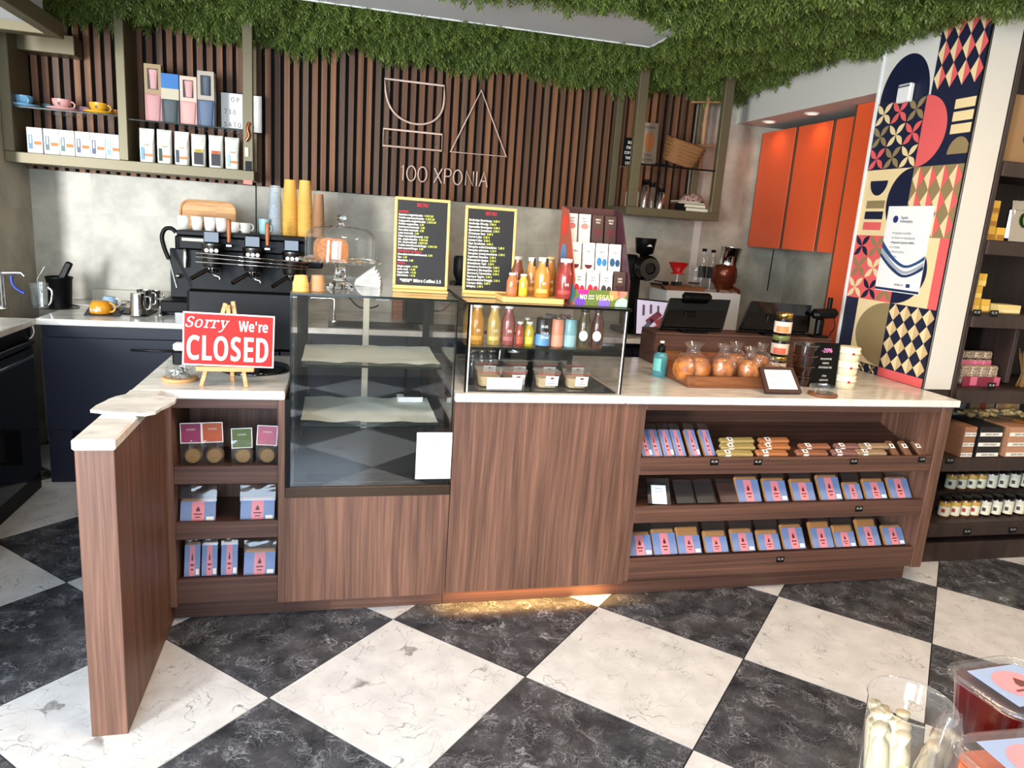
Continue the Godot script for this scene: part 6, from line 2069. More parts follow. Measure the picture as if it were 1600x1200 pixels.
	tube(s, [Vector3(0.05, 0.04, 0.03), Vector3(0.10, 0.015, 0.04), Vector3(0.105, 0.0, 0.04)], 0.012, 8)
	part(t, "foot", s, M.copper_dark)
	s = st()
	lathe(s, [Vector2(0, hs), Vector2(0.064, hs), Vector2(0.066, hh - 0.012), Vector2(0.072, hh - 0.008), Vector2(0.072, hh), Vector2(0, hh - 0.004)], 28, Transform3D(Basis(Vector3(0, 0, 1), -0.10), Vector3(0.0, 0.0, 0)))
	part(t, "drum", s, M.chrome)
# ---------------------------------------------------------------- bread and jars on the right of the counter
func build_bakery_things():
	# sanitiser bottle
	var p := py_at(1029, 588, TOP)
	var t := thing("pump_bottle", "clear turquoise hand gel bottle with black pump", "bottle", p, towards_camera(p))
	var h := top_of(p, 1030, 532) - TOP
	var r := metres(p, 11)
	var s := st()
	lathe(s, [Vector2(0, 0), Vector2(r * 0.9, 0), Vector2(r, 0.006), Vector2(r * 0.95, h * 0.30), Vector2(r, h * 0.60), Vector2(r * 0.45, h * 0.70)], 20)
	var gm: StandardMaterial3D = glass("gel", Color(0.30, 0.62, 0.66), 0.55, 0.08) if not M.has("gel") else M.gel
	part(t, "body", s, gm)
	s = st()
	lathe(s, [Vector2(r * 0.5, h * 0.68), Vector2(r * 0.55, h * 0.69), Vector2(r * 0.5, h * 0.86), Vector2(r * 0.22, h * 0.88), Vector2(r * 0.2, h * 0.96), Vector2(0, h * 0.96)], 16)
	part(t, "collar", s, M.black)
	s = st()
	box(s, Vector3(-r * 0.3, h * 0.95, -r * 0.3), Vector3(r * 0.3, h, r * 0.8), 0.002)
	part(t, "nozzle", s, M.white)
	wrap_label(t, r * 1.02, h * 0.18, h * 0.52, 1.3, tint(Color(0.40, 0.70, 0.66)), 0.5)
	# loaf tray
	var a := py_at(1075, 606, TOP)
	var b := py_at(1232, 604, TOP)
	var zf := a.z
	var tw := (b.x - a.x) / 2
	var td := 0.34
	t = thing("bread_tray", "open walnut tray of wrapped loaves on the marble", "tray", Vector3((a.x + b.x) / 2, TOP, zf - td / 2))
	board(t, "base", Vector3(-tw, 0, -td / 2), Vector3(tw, 0.012, td / 2), M.wood_tray)
	board(t, "front", Vector3(-tw, 0.012, td / 2 - 0.014), Vector3(tw, 0.050, td / 2), M.wood_tray)
	board(t, "side", Vector3(-tw, 0.012, -td / 2 + 0.014), Vector3(-tw + 0.014, 0.050, td / 2 - 0.0145), M.wood_tray)
	board(t, "side", Vector3(tw - 0.014, 0.012, -td / 2 + 0.014), Vector3(tw, 0.050, td / 2 - 0.0145), M.wood_tray)
	board(t, "back", Vector3(-tw, 0.012, -td / 2), Vector3(tw, 0.10, -td / 2 + 0.013), M.wood_tray)
	var crust := hash_fleck("crust", Color(0.54, 0.29, 0.10), Color(0.74, 0.46, 0.19), 91, 0.03, 0.5, 5.0)
	var i := 0
	for q in [[1080, 0.140, 0.110, 2], [1128, 0.112, 0.108, 1], [1170, 0.108, 0.102, 1], [1206, 0.095, 0.075, 1], [1146, 0.11, 0.10, 1], [1186, 0.095, 0.10, 1]]:
		var back := i > 3
		var z: float = zf - (0.085 if not back else 0.235)
		var c := pz_at(q[0], 580, z)
		bread_bag(["wrapped pair of round buns at the tray's end", "wrapped golden loaf beside the pair of buns", "wrapped golden loaf with twisted bag neck in the tray", "small wrapped bun behind the little framed card", "wrapped loaf behind the golden loaf in the tray", "wrapped bun at the back of the bread tray"][i], Vector3(c.x, TOP + 0.0125, z), q[1], q[2], q[3], crust, 200 + i)
		i += 1
	# framed card leaning back
	var z0 := py_at(1200, 617, TOP).z
	var c0 := Vector3(pz_at(1197, 616, z0).x, TOP, z0)
	var c1 := Vector3(pz_at(1254, 612, z0).x, TOP, z0)
	var zt := z0 - 0.075
	var c2 := pz_at(1239, 575, zt)
	var c3 := pz_at(1186, 577, zt)
	c2.y = c3.y
	t = thing("framed_card", "small dark wooden frame with a printed card leaning by the tray", "frame", c0)
	s = st()
	var up := Vector3(0, 0.012, 0)
	plate(s, up, c1 - c0 + up, c2 - c0 + up, c3 - c0 + up, 0.016)
	part(t, "frame", s, tint(Color(0.20, 0.10, 0.08), 0.4))
	var U := (c1 - c0)
	var V := (c3 - c0)
	var n := U.cross(V).normalized()
	s = st()
	var e0 := up + U * 0.10 + V * 0.12 + n * 0.0008
	var e1 := up + U * 0.90 + V * 0.12 + n * 0.0008
	var W := (c2 - c0) + up
	plate(s, e0, e1, W - U * 0.10 - V * 0.12 + n * 0.0008, up + V * 0.88 + U * 0.10 + n * 0.0008, 0.0006)
	part(t, "card", s, tint(Color(0.80, 0.84, 0.84)))
	var ink := st()
	var lx := Transform3D(Basis(U.normalized(), n.cross(U.normalized()), n), e0 + n * 0.0004)
	for k in 7:
		text(ink, ["Προϊόντα αρτοποιίας", "με αγνά υλικά χωρίς", "συντηρητικά και", "πρόσθετα", "παρασκευάζονται", "καθημερινά στο", "εργαστήριό μας"][k], Vector3(0.012, V.length() * (0.68 - k * 0.095), 0), 0.005, font_sans, 0.9, 0, 0.0, lx)
	lettering(t, ink, M.ink_soft)
	# jar tower
	p = py_at(1216, 583, TOP)
	p.z -= 0.04
	p = Vector3(pz_at(1216, 560, p.z).x, TOP, p.z)
	r = metres(p, 13)
	var ys := TOP
	for k in 3:
		var yt := top_of(p, 1219, [556, 523, 488][k]) if k < 3 else 0.0
		preserve_jar(["preserve jar with gold lid at the tower's foot", "preserve jar with green lid in the middle of the tower", "preserve jar with gold lid on top of the tower"][k], Vector3(p.x, ys, p.z), r, yt - ys - 0.0005, Color(0.08, 0.03, 0.03), [M.gold, tint(Color(0.42, 0.46, 0.24), 0.3), M.gold][k], [Color(0.62, 0.30, 0.30), Color(0.86, 0.42, 0.30), Color(0.90, 0.52, 0.30)][k], "tower of preserve jars")
		ys = yt
	# stack of brown tubs
	p = py_at(1252, 601, TOP)
	r = metres(p, 20)
	var yb := top_of(p, 1250, 536) - TOP
	for k in 4:
		t = thing("chocolate_tub", ["round tub of dark chocolate at the bottom of its stack", "round tub of dark chocolate, second in its stack", "round tub of dark chocolate, third in its stack", "round tub of dark chocolate on top of its stack"][k], "tub", p + Vector3(0, yb * k / 4.0 + 0.0003, 0), 0.0, "stack of chocolate tubs")
		s = st()
		var hb := yb / 4.0 - 0.0006
		lathe(s, [Vector2(0, 0), Vector2(r * 0.88, 0), Vector2(r * 0.93, hb * 0.84)], 28)
		part(t, "body", s, gloss(Color(0.15, 0.075, 0.045)))
		s = st()
		lathe(s, [Vector2(r * 0.93, hb * 0.84), Vector2(r, hb * 0.86), Vector2(r, hb), Vector2(0, hb)], 28)
		part(t, "lid", s, M.tub if k == 3 else gloss(Color(0.22, 0.12, 0.08)))
	# black offer sign
	z0 = py_at(1285, 606, TOP).z
	var s0 := Vector3(pz_at(1267, 602, z0).x, TOP, z0)
	var s1 := Vector3(pz_at(1302, 606, z0).x, TOP, z0)
	var sh := top_of(s0, 1270, 536) - TOP
	t = thing("offer_sign", "little black stand sign offering minus twenty percent", "sign", (s0 + s1) / 2)
	var sw := (s1.x - s0.x) + 0.012
	var lean := Transform3D(Basis(Vector3.RIGHT, -0.06), Vector3(0, 0.003, 0))
	s = st()
	box(s, Vector3(-sw / 2, 0, 0), Vector3(sw / 2, sh, 0.003), 0.0005, lean)
	part(t, "panel", s, M.black)
	board(t, "foot", Vector3(-sw / 2, 0, -0.03), Vector3(sw / 2, 0.003, 0.03), M.clear, 0.0)
	ink = st()
	text(ink, "-20%", Vector3(0.0, sh * 0.83, 0.0048), 0.020, font_bold, 0.85, 1, 0.0, lean)
	lettering(t, ink, tint(Color(0.85, 0.50, 0.72)))
	ink = st()
	var words := ["ΠΡΟΙΟNΤΑ ΜΕ", "ΗΜΕΡΑΣ", "ΑΡΤΟΠΟΙΙΑΣ ΠΑΣ", "", "ΖΥΜΗ", "ΣΑNΤΟΥΙΤΣ", "ΣΟΚΟΛΑΤΕΣ"]
	for k in words.size():
		text(ink, words[k], Vector3(0, sh * (0.64 - k * 0.095), 0.0048), 0.0082, font_sans, 0.78, 1, 0.0, lean)
	lettering(t, ink, M.white)
	# cream pots
	p = py_at(1318, 606, TOP)
	r = metres(p, 17)
	ys = TOP
	for k in 3:
		var yt := top_of(p, 1323, [585, 563, 541][k])
		t = thing("cream_pot", ["cream fabric-topped pot with red bead at the stack's foot", "cream fabric-topped pot with red bead in the stack's middle", "cream fabric-topped pot with red bead on top of the stack"][k], "pot", Vector3(p.x, ys + 0.0003, p.z), towards_camera(p), "stack of cream pots")
		var hb := yt - ys - 0.0006
		s = st()
		lathe(s, [Vector2(0, 0), Vector2(r * 0.82, 0), Vector2(r * 0.9, hb * 0.2), Vector2(r * 0.88, hb * 0.62), Vector2(r * 0.80, hb * 0.66)], 24)
		part(t, "body", s, tint(Color(0.80, 0.77, 0.64), 0.35))
		s = st()
		lathe(s, [Vector2(r * 0.97, hb * 0.56), Vector2(r, hb * 0.60), Vector2(r * 0.88, hb * 0.70), Vector2(r * 0.93, hb * 0.95), Vector2(r * 0.85, hb), Vector2(0, hb)], 24)
		part(t, "cloth_cap", s, M.cream)
		s = st()
		lathe(s, [Vector2(0, -0.006), Vector2(0.005, -0.004), Vector2(0.006, 0), Vector2(0.004, 0.004), Vector2(0, 0.006)], 10, Transform3D(Basis.IDENTITY, Vector3(r * 0.35, hb * 0.58, r * 0.95)))
		part(t, "bead", s, tint(Color(0.70, 0.08, 0.07), 0.25))
		ys = yt
	# glass dish on a wooden disc
	p = py_at(1285, 618, TOP)
	r = metres(p, 22)
	t = thing("coaster", "wooden disc under the glass dish by the offer sign", "coaster", p)
	s = st()
	lathe(s, [Vector2(0, 0), Vector2(r * 0.95, 0), Vector2(r, 0.004), Vector2(r * 0.98, 0.012), Vector2(0, 0.012)], 28)
	part(t, "disc", s, M.wood_tray)
	t = thing("glass_dish", "shallow glass dish on a wooden disc by the offer sign", "dish", p + Vector3(0, 0.0125, 0))
	s = st()
	lathe(s, [Vector2(0, 0.001), Vector2(r * 0.8, 0), Vector2(r * 0.95, 0.012), Vector2(r * 0.97, 0.03), Vector2(r * 0.92, 0.03), Vector2(r * 0.78, 0.006), Vector2(0, 0.005)], 28)
	part(t, "bowl", s, M.clear)
func preserve_jar(label: String, at: Vector3, r: float, h: float, fill: Color, lid: Material, art: Color, group: String) -> Node3D:
	var t := thing("preserve_jar", label, "jar", at, towards_camera(at), group)
	var s := st()
	lathe(s, [Vector2(0, 0), Vector2(r * 0.94, 0), Vector2(r, h * 0.06), Vector2(r, h * 0.70), Vector2(r * 0.90, h * 0.78)], 22)
	part(t, "body", s, gloss(fill))
	s = st()
	lathe(s, [Vector2(r * 0.90, h * 0.76), Vector2(r * 0.98, h * 0.77), Vector2(r * 0.98, h * 0.98), Vector2(r * 0.92, h), Vector2(0, h)], 22)
	part(t, "lid", s, lid)
	wrap_label(t, r * 1.012, h * 0.12, h * 0.62, 2.8, tint(Color(0.88, 0.80, 0.72)))
	wrap_label(t, r * 1.02, h * 0.14, h * 0.42, 1.5, tint(art), 0.0, "label_picture")
	return t
# wrapped bread: loaf and a crinkled film bag with a gathered neck
func bread_bag(label: String, at: Vector3, w: float, h: float, loaves: int, crust: Material, sd: int):
	var t := thing("bread_bag", label, "bread", at, 0.0, "wrapped loaves in the bread tray")
	var n := noise(sd, 3.0, 3)
	for k in loaves:
		var s := st()
		var cx := 0.0 if loaves == 1 else (-0.26 + 0.52 * k) * w
		var rx := w * (0.47 if loaves == 1 else 0.33)
		var prof := []
		for j in 11:
			var a := -PI / 2 + PI * j / 10
			prof.append(Vector2(pow(cos(a), 0.75) if cos(a) > 0.0 else 0.0, 0.5 + 0.5 * sin(a)))
		lathe(s, prof, 22, Transform3D(Basis.from_scale(Vector3(rx, h * 0.98, w * 0.42)), Vector3(cx, 0.001, 0)))
		part(t, "loaf", s, crust)
	var s := st()
	s.set_smooth_group(0)
	var rows := 12
	var cols := 22
	var pt := func(i: int, j: int) -> Vector3:
		var v := float(j) / rows
		var a := TAU * (i % cols) / cols
		var rr := 1.0
		if v < 0.62:
			rr = 0.86 + 0.18 * sin(PI * v / 0.62 * 0.8)
		elif v < 0.80:
			rr = lerpf(0.95, 0.30, (v - 0.62) / 0.18)
		else:
			rr = lerpf(0.30, 0.62, (v - 0.80) / 0.20)
		var b := n.get_noise_3d(cos(a) * 1.3, v * 2.2, sin(a) * 1.3)
		rr *= 1.0 + b * 0.16
		return Vector3(cos(a) * rr * w * 0.52, maxf(v * h * 1.55 + b * 0.006 * minf(v * 8.0, 1.0), 0.0006), sin(a) * rr * w * 0.46)
	for j in rows:
		for i in cols:
			quad(s, pt.call(i + 1, j), pt.call(i, j), pt.call(i, j + 1), pt.call(i + 1, j + 1))
	part(t, "film_bag", s, M.film)
# ---------------------------------------------------------------- packets on the counter shelves
func once(k: String, make: Callable) -> StandardMaterial3D:
	if not M.has(k):
		make.call()
	return M[k]
# wrapped biscuits: contents, printed label with a pink centre and a mark, film around, leaning back
func packet(label: String, at: Vector3, w: float, h: float, tilt: float, group: String, crumbs := 0.35, mark := true, film_up := 0.05) -> Node3D:
	var t := thing("biscuit_packet", label, "packet", at, 0.0, group)
	var lean := Transform3D(Basis(Vector3.RIGHT, -tilt), Vector3(0, 0.002, 0))
	var d := 0.022
	var lh := h * (1.0 - crumbs)
	var s := st()
	box(s, Vector3(-w / 2, 0.0, -d), Vector3(w / 2, h, 0.0), 0.006, lean)
	part(t, "biscuits", s, once("biscuit", func(): hash_fleck("biscuit", Color(0.50, 0.30, 0.13), Color(0.80, 0.58, 0.30), 95, 0.16, 0.8, 16.0)))
	s = st()
	box(s, Vector3(-w / 2 - 0.001, 0.001, 0.0005), Vector3(w / 2 + 0.001, lh, 0.0015), 0.0, lean)
	var l := part(t, "label", s, M.label_blue)
	s = st()
	prism(s, shifted(rounded(w * 0.36, lh * 0.96, w * 0.05, 3), Vector2(0, lh * 0.5)), 0.0, lean * Transform3D(Basis.IDENTITY, Vector3(0, 0, 0.0019)))
	part(l, "label_centre", s, M.label_pink)
	s = st()
	prism(s, PackedVector2Array([Vector2(-w * 0.055, lh * 0.50), Vector2(w * 0.055, lh * 0.50), Vector2(w * 0.06, lh * 0.58), Vector2(0.0, lh * 0.76), Vector2(-w * 0.06, lh * 0.58)]), 0.0, lean * Transform3D(Basis.IDENTITY, Vector3(0, 0, 0.0022)))
	box(s, Vector3(-w * 0.12, lh * 0.34, 0.0021), Vector3(w * 0.12, lh * 0.40, 0.0023), 0.0, lean)
	box(s, Vector3(-w * 0.08, lh * 0.20, 0.0021), Vector3(w * 0.08, lh * 0.25, 0.0023), 0.0, lean)
	part(l, "emblem", s, M.label_mark)
	if mark:
		s = st()
		box(s, Vector3(w * 0.24, lh * 0.06, 0.0017), Vector3(w * 0.46, lh * 0.24, 0.0021), 0.0, lean)
		part(l, "barcode", s, M.paper)
	s = st()
	film_pouch(s, w * 1.06, h + film_up - lh * 0.97, d + 0.006, lean * Transform3D(Basis.IDENTITY, Vector3(0, lh * 0.97, 0.003)), int(at.x * 1000.0))
	part(t, "film_bag", s, M.film)
	return t
func film_pouch(s: SurfaceTool, w: float, h: float, d: float, xf: Transform3D, sd: int):
	var n := noise(sd, 22.0, 2)
	s.set_smooth_group(0)
	var nx := 8
	var ny := 9
	var pt := func(i: int, j: int, back: float) -> Vector3:
		var u := float(i) / nx
		var v := float(j) / ny
		var thick := d * (1.0 if v < 0.75 else 1.0 - (v - 0.75) * 3.6)
		var e := n.get_noise_2d(u * w, v * h) * 0.006 * smoothstep(0.55, 1.0, v)
		return xf * Vector3((u - 0.5) * w, v * h + e * 0.6, -back * thick + (0.0 if back < 0.5 else 0.0) + e)
	for i in nx:
		for j in ny:
			quad(s, pt.call(i, j, 0.0), pt.call(i + 1, j, 0.0), pt.call(i + 1, j + 1, 0.0), pt.call(i, j + 1, 0.0))
func bar(label: String, at: Vector3, size: Vector3, xf: Basis, c: Color, group: String, sticker := Vector2(0.0, 0.0), called := "snack_bar") -> Node3D:
	var t := thing(called, label, "snack bar", at, 0.0, group)
	t.basis = xf
	var s := st()
	boxc(s, Vector3.ZERO, size, minf(size.y, size.z) * 0.3)
	part(t, "wrapper", s, once("bar_" + c.to_html(false), func(): hash_fleck("bar_" + c.to_html(false), c.darkened(0.35), c.lightened(0.25), 97, 0.14, 0.35, 14.0)))
	s = st()
	box(s, Vector3(sticker.x - 0.012, size.y * 0.999, sticker.y - 0.012), Vector3(sticker.x + 0.012, size.y + 0.0008, sticker.y + 0.012), 0.0)
	box(s, Vector3(sticker.x - 0.012, size.y * 0.25, size.z / 2), Vector3(sticker.x + 0.012, size.y * 0.85, size.z / 2 + 0.0008), 0.0)
	var l := part(t, "label", s, M.paper)
	s = st()
	box(s, Vector3(sticker.x - 0.004, size.y + 0.0008, sticker.y - 0.006), Vector3(sticker.x + 0.004, size.y + 0.0014, sticker.y + 0.006), 0.0)
	part(l, "emblem", s, M.ink)
	return t
func price_tag(px: float, py: float, words: String, label: String):
	var p := pz_at(px, py, 0.0585)
	var t := thing("price_tag", label, "price tag", p)
	board(t, "plate", Vector3(-0.019, -0.013, 0.0), Vector3(0.019, 0.013, 0.002), M.black, 0.0004)
	var s := st()
	text(s, words, Vector3(0, 0.003, 0.0024), 0.009, font_hand, 0.72, 1)
	box(s, Vector3(-0.007, -0.009, 0.0020), Vector3(0.007, -0.0075, 0.0024), 0.0)
	lettering(t, s, M.white)
func build_shelf_stock_left():
	# cookie bags with header cards
	var i := 0
	for q in [[301, 659, Color(0.50, 0.09, 0.28), "deep magenta"], [335, 658, Color(0.66, 0.29, 0.12), "burnt orange"], [379, 667, Color(0.29, 0.36, 0.12), "olive green"], [417, 663, Color(0.66, 0.34, 0.42), "dusty pink"]]:
		var p := Vector3(pz_at(q[0], 700, -0.03).x, 0.5955, -0.03)
		var t := thing("cookie_bag", "bag of cookies with a %s header card" % q[3], "cookies", p, [0.0, -0.05, 0.06, 0.04][i], "cookie bags on the small shelf unit")
		var s := st()
		for k in 4:
			lathe(s, [Vector2(0, 0), Vector2(0.024, 0.0), Vector2(0.029, 0.006), Vector2(0.024, 0.013), Vector2(0, 0.015)], 14, Transform3D(Basis(Vector3.RIGHT, 1.35), Vector3([-0.004, 0.004, -0.002, 0.003][k], 0.032 + 0.002 * k, -0.035 + k * 0.015)))
		part(t, "cookies", s, once("cookie", func(): hash_fleck("cookie", Color(0.40, 0.29, 0.15), Color(0.62, 0.50, 0.30), 99, 0.16, 0.85, 14.0)))
		s = st()
		film_pouch(s, 0.074, 0.10, 0.05, Transform3D(Basis(Vector3.RIGHT, -0.05), Vector3(0, 0.001, 0.03)), i + 5)
		part(t, "film_bag", s, M.film)
		var hy: float = top_of(p, q[0], q[1]) - p.y
		var lean := Transform3D(Basis(Vector3.RIGHT, -0.12) * Basis(Vector3(0, 0, 1), [0.03, 0.05, 0.03, -0.06][i]), Vector3(0, hy - 0.074, 0.022))
		s = st()
		box(s, Vector3(-0.036, 0, 0), Vector3(0.036, 0.074, 0.0012), 0.0, lean)
		var cd := part(t, "header_card", s, M.paper)
		s = st()
		box(s, Vector3(-0.033, 0.003, 0.0012), Vector3(0.033, 0.071, 0.0016), 0.0, lean)
		part(cd, "print", s, tint(q[2]))
		s = st()
		prism(s, shifted(ellipse(0.012, 0.014, 14, 0, PI), Vector2(0.004, 0.004)), 0.0, lean * Transform3D(Basis.IDENTITY, Vector3(0, 0, 0.0019)))
		text(s, "COOKIES", Vector3(0, 0.050, 0.0019), 0.006, font_sans, 0.9, 1, 0.0, lean)
		part(cd, "motif", s, tint(Color(0.85, 0.82, 0.80)))
		i += 1
	var g := "packets on the small shelf unit"
	for q in [[309, 817, "blue labelled packet with silvery film on the small unit's middle tray"], [402, 815, "second blue labelled packet with silvery film on the small unit's middle tray"]]:
		packet(q[2], Vector3(pz_at(q[0], q[1], 0.02).x, 0.3925, 0.02), 0.118, 0.085, 0.35, g, 0.12, true, 0.045)
	i = 0
	for q in [[300, 0.052], [327, 0.052], [358, 0.056]]:
		var p := Vector3(pz_at(q[0], 905, 0.01).x, 0.1705, 0.01)
		packet(["slim blue labelled bar packet at the small unit's bottom end", "slim blue labelled bar packet inside the small unit's bottom tray", "slim blue labelled bar packet beside the flat packet"][i], p, q[1], 0.125, 0.28, g, 0.06, true, 0.012)
		i += 1
	packet("flat blue labelled packet in the small unit's bottom tray", Vector3(pz_at(405, 903, 0.02).x, 0.1705, 0.02), 0.11, 0.10, 0.45, g, 0.15, true, 0.03)
func build_shelf_stock_right():
	var ly := [0.636, 0.424, 0.190]
	var base := func(px: float, row: int, z: float) -> Vector3:
		return Vector3(pz_at(px, [716, 790, 866][row], z).x, ly[row] - 0.020 + (0.04 - z) * tan(SLOPE) + 0.001, z)
	# bottom tray
	var g := "biscuit packets in the long unit's bottom tray"
	var i := 0
	rng.seed = 77
	var ord := ["first", "second", "third", "fourth", "fifth", "sixth", "seventh", "eighth", "ninth", "tenth", "eleventh"]
	var xs := [1002, 1041, 1079, 1121, 1163, 1203, 1242, 1286, 1321, 1359, 1397]
	for x in xs:
		var tall: float = [0.0, 0.01, 0.015, -0.005, 0.0, -0.01, 0.012, 0.02, 0.0, 0.025, -0.008][i]
		packet("blue labelled biscuit packet, %s along the long unit's bottom tray from the middle panel" % ord[i], base.call(x, 2, 0.012), 0.106, 0.105 + tall, 0.62, g, [0.16, 0.18, 0.34, 0.3, 0.22, 0.24, 0.16, 0.26, 0.34, 0.3, 0.14][i], i % 2 == 0, 0.06)
		i += 1
	# middle tray
	g = "biscuit packets in the long unit's middle tray"
	i = 0
	for x in [1172, 1214, 1257, 1299, 1334, 1369, 1407]:
		var w: float = 0.108 if i != 4 else 0.085
		packet("blue labelled biscuit packet, %s along the long unit's middle tray after the dark slabs" % ord[i], base.call(x, 1, 0.012), w, [0.118, 0.11, 0.105, 0.12, 0.085, 0.10, 0.105][i], 0.62, g, [0.14, 0.15, 0.2, 0.12, 0.15, 0.2, 0.1][i], i % 2 == 1, 0.06)
		i += 1
	i = 0
	for x in [1072, 1104, 1140]:
		var t := thing("chocolate_slab", ["dark chocolate slab in film beside the white label", "dark chocolate slab in film between two slabs", "reddish dark slab in film beside the blue packets"][i], "packet", base.call(x, 1, 0.015), 0.0, "dark slabs in the middle tray")
		var lean := Transform3D(Basis(Vector3.RIGHT, -0.75), Vector3(0, 0.003, 0))
		var s := st()
		box(s, Vector3(-0.042, 0, -0.012), Vector3(0.042, 0.095, 0), 0.003, lean)
		part(t, "slab", s, gloss([Color(0.07, 0.03, 0.02), Color(0.09, 0.04, 0.03), Color(0.20, 0.08, 0.05)][i]))
		s = st()
		film_pouch(s, 0.090, 0.11, 0.02, lean * Transform3D(Basis.IDENTITY, Vector3(0, 0, 0.004)), i + 60)
		part(t, "film_bag", s, M.film)
		i += 1
	var wl := thing("chocolate_slab", "dark slab in black film with a big white label", "packet", base.call(1030, 1, 0.015), -0.15)
	var wlean := Transform3D(Basis(Vector3.RIGHT, -0.68), Vector3(0, 0.003, 0))
	var ws := st()
	box(ws, Vector3(-0.046, 0, -0.014), Vector3(0.046, 0.10, 0), 0.004, wlean)
	part(wl, "slab", ws, M.black_gloss)
	ws = st()
	box(ws, Vector3(-0.030, 0.002, 0.0004), Vector3(0.034, 0.085, 0.0012), 0.0, wlean)
	part(wl, "label", ws, M.paper)
	ws = st()
	for k in 4:
		text(ws, ["ΣΟΚΟΛΑΤΑ", "ΥΓΕΙΑΣ 70%", "Συστατικά: κακάο", "Καθ. βάρος 100g"][k], Vector3(0.002, 0.07 - k * 0.014, 0.0015), 0.0055, font_sans, 0.85, 1, 0.0, wlean)
	lettering(wl, ws, M.ink_soft)
	ws = st()
	film_pouch(ws, 0.10, 0.115, 0.02, wlean * Transform3D(Basis.IDENTITY, Vector3(0, 0, 0.004)), 71)
	part(wl, "film_bag", ws, M.film)
	# top tray: slim bars leaning, then flat piles
	g = "slim bar packets in the long unit's top tray"
	i = 0
	for x in [1012, 1027, 1046, 1064, 1087, 1110]:
		packet("slim blue labelled bar packet, %s along the long unit's top tray from the middle panel" % ord[i], base.call(x, 0, 0.010), 0.045, 0.135, 0.80, g, 0.06, i % 2 == 0, 0.02)
		i += 1
	var flat := Basis(Vector3.RIGHT, SLOPE + 0.06)
	var piles := [[1146, Color(0.66, 0.56, 0.26), "pistachio yellow", 0.165, 3], [1203, Color(0.70, 0.38, 0.15), "caramel orange", 0.150, 3], [1265, Color(0.56, 0.30, 0.16), "almond brown", 0.155, 2], [1315, Color(0.48, 0.28, 0.24), "fig maroon", 0.125, 2], [1357, Color(0.62, 0.48, 0.33), "sesame beige", 0.155, 2]]
	for q in piles:
		for k in q[4]:
			var z: float = 0.022 - k * 0.036
			var p: Vector3 = base.call(q[0] + 4, 0, z) + Vector3(-0.012 + 0.008 * (k % 2), 0.012 + k * 0.006, 0)
			bar("%s wrapped bar, %s of its pile in the top tray" % [q[2], ["front", "second", "rear"][k]], p, Vector3(q[3], 0.020, 0.034), flat * Basis(Vector3.UP, 0.03 * (k - 1)), q[1], "%s bars in the top tray" % q[2], Vector2(-q[3] * 0.22, 0.0))
	i = 0
	for x in [1396, 1416, 1437]:
		var p: Vector3 = base.call(x, 0, 0.0)
		bar(["brown nut bar lying beside the sesame bars", "brown nut bar between its two neighbours", "brown nut bar at the top tray's end"][i], p + Vector3(0, 0.003, -0.02), Vector3(0.036, 0.020, 0.105), Basis(Vector3.RIGHT, 0.62), Color(0.45, 0.27, 0.15), "nut bars in the top tray", Vector2(0.0, -0.018))
		i += 1
	price_tag(1116, 722, "€3,00", "black price tag under the slim blue bars, top lip")
	price_tag(1184, 722, "€2,20", "black price tag under the orange bars, top lip")
	price_tag(1334, 721, "€2,50", "black price tag under the maroon bars, top lip")
	price_tag(1440, 718, "-2,60", "black price tag at the end of the top lip")
	price_tag(1342, 795, "€4,00", "black price tag on the middle lip")
	price_tag(1219, 874, "€3,50", "black price tag on the bottom lip")
# ---------------------------------------------------------------- on the olive wall shelves
func saucer_cup(label: String, at: Vector3, r: float, c: Color, dish: bool, turn: float, group: String):
	var t := thing("tea_cup", label, "cup", at, turn, group)
	var m := tint(c, 0.2)
	var y := 0.0
	var s := st()
	if dish:
		lathe(s, [Vector2(0, 0.001), Vector2(r * 0.8, 0.0), Vector2(r * 1.65, 0.013), Vector2(r * 1.65, 0.016), Vector2(r * 0.8, 0.005), Vector2(0, 0.005)], 28)
		part(t, "saucer", s, m)
		y = 0.0055
	s = st()
	var h := r * 1.15
	lathe(s, [Vector2(0, y), Vector2(r * 0.55, y), Vector2(r * 0.6, y + 0.004), Vector2(r * 0.92, y + h * 0.55), Vector2(r, y + h), Vector2(r * 0.94, y + h), Vector2(r * 0.85, y + h * 0.5), Vector2(0, y + 0.008)], 26)
	part(t, "bowl", s, m)
	s = st()
	var ring := []
	for k in 9:
		var a := -PI / 2 + PI * k / 8
		ring.append(Vector3(r * 0.92 + cos(a) * r * 0.42, y + h * 0.55 + sin(a) * h * 0.32, 0.0))
	tube(s, ring, r * 0.10, 8)
	part(t, "handle", s, m)
	s = st()
	prism(s, ellipse(r * 0.16, r * 0.18, 12), 0.0006, Transform3D(Basis(Vector3.RIGHT, 0.15) , Vector3(0, y + h * 0.55, r * 0.93)))
	part(t, "emblem", s, tint(c.darkened(0.55)))
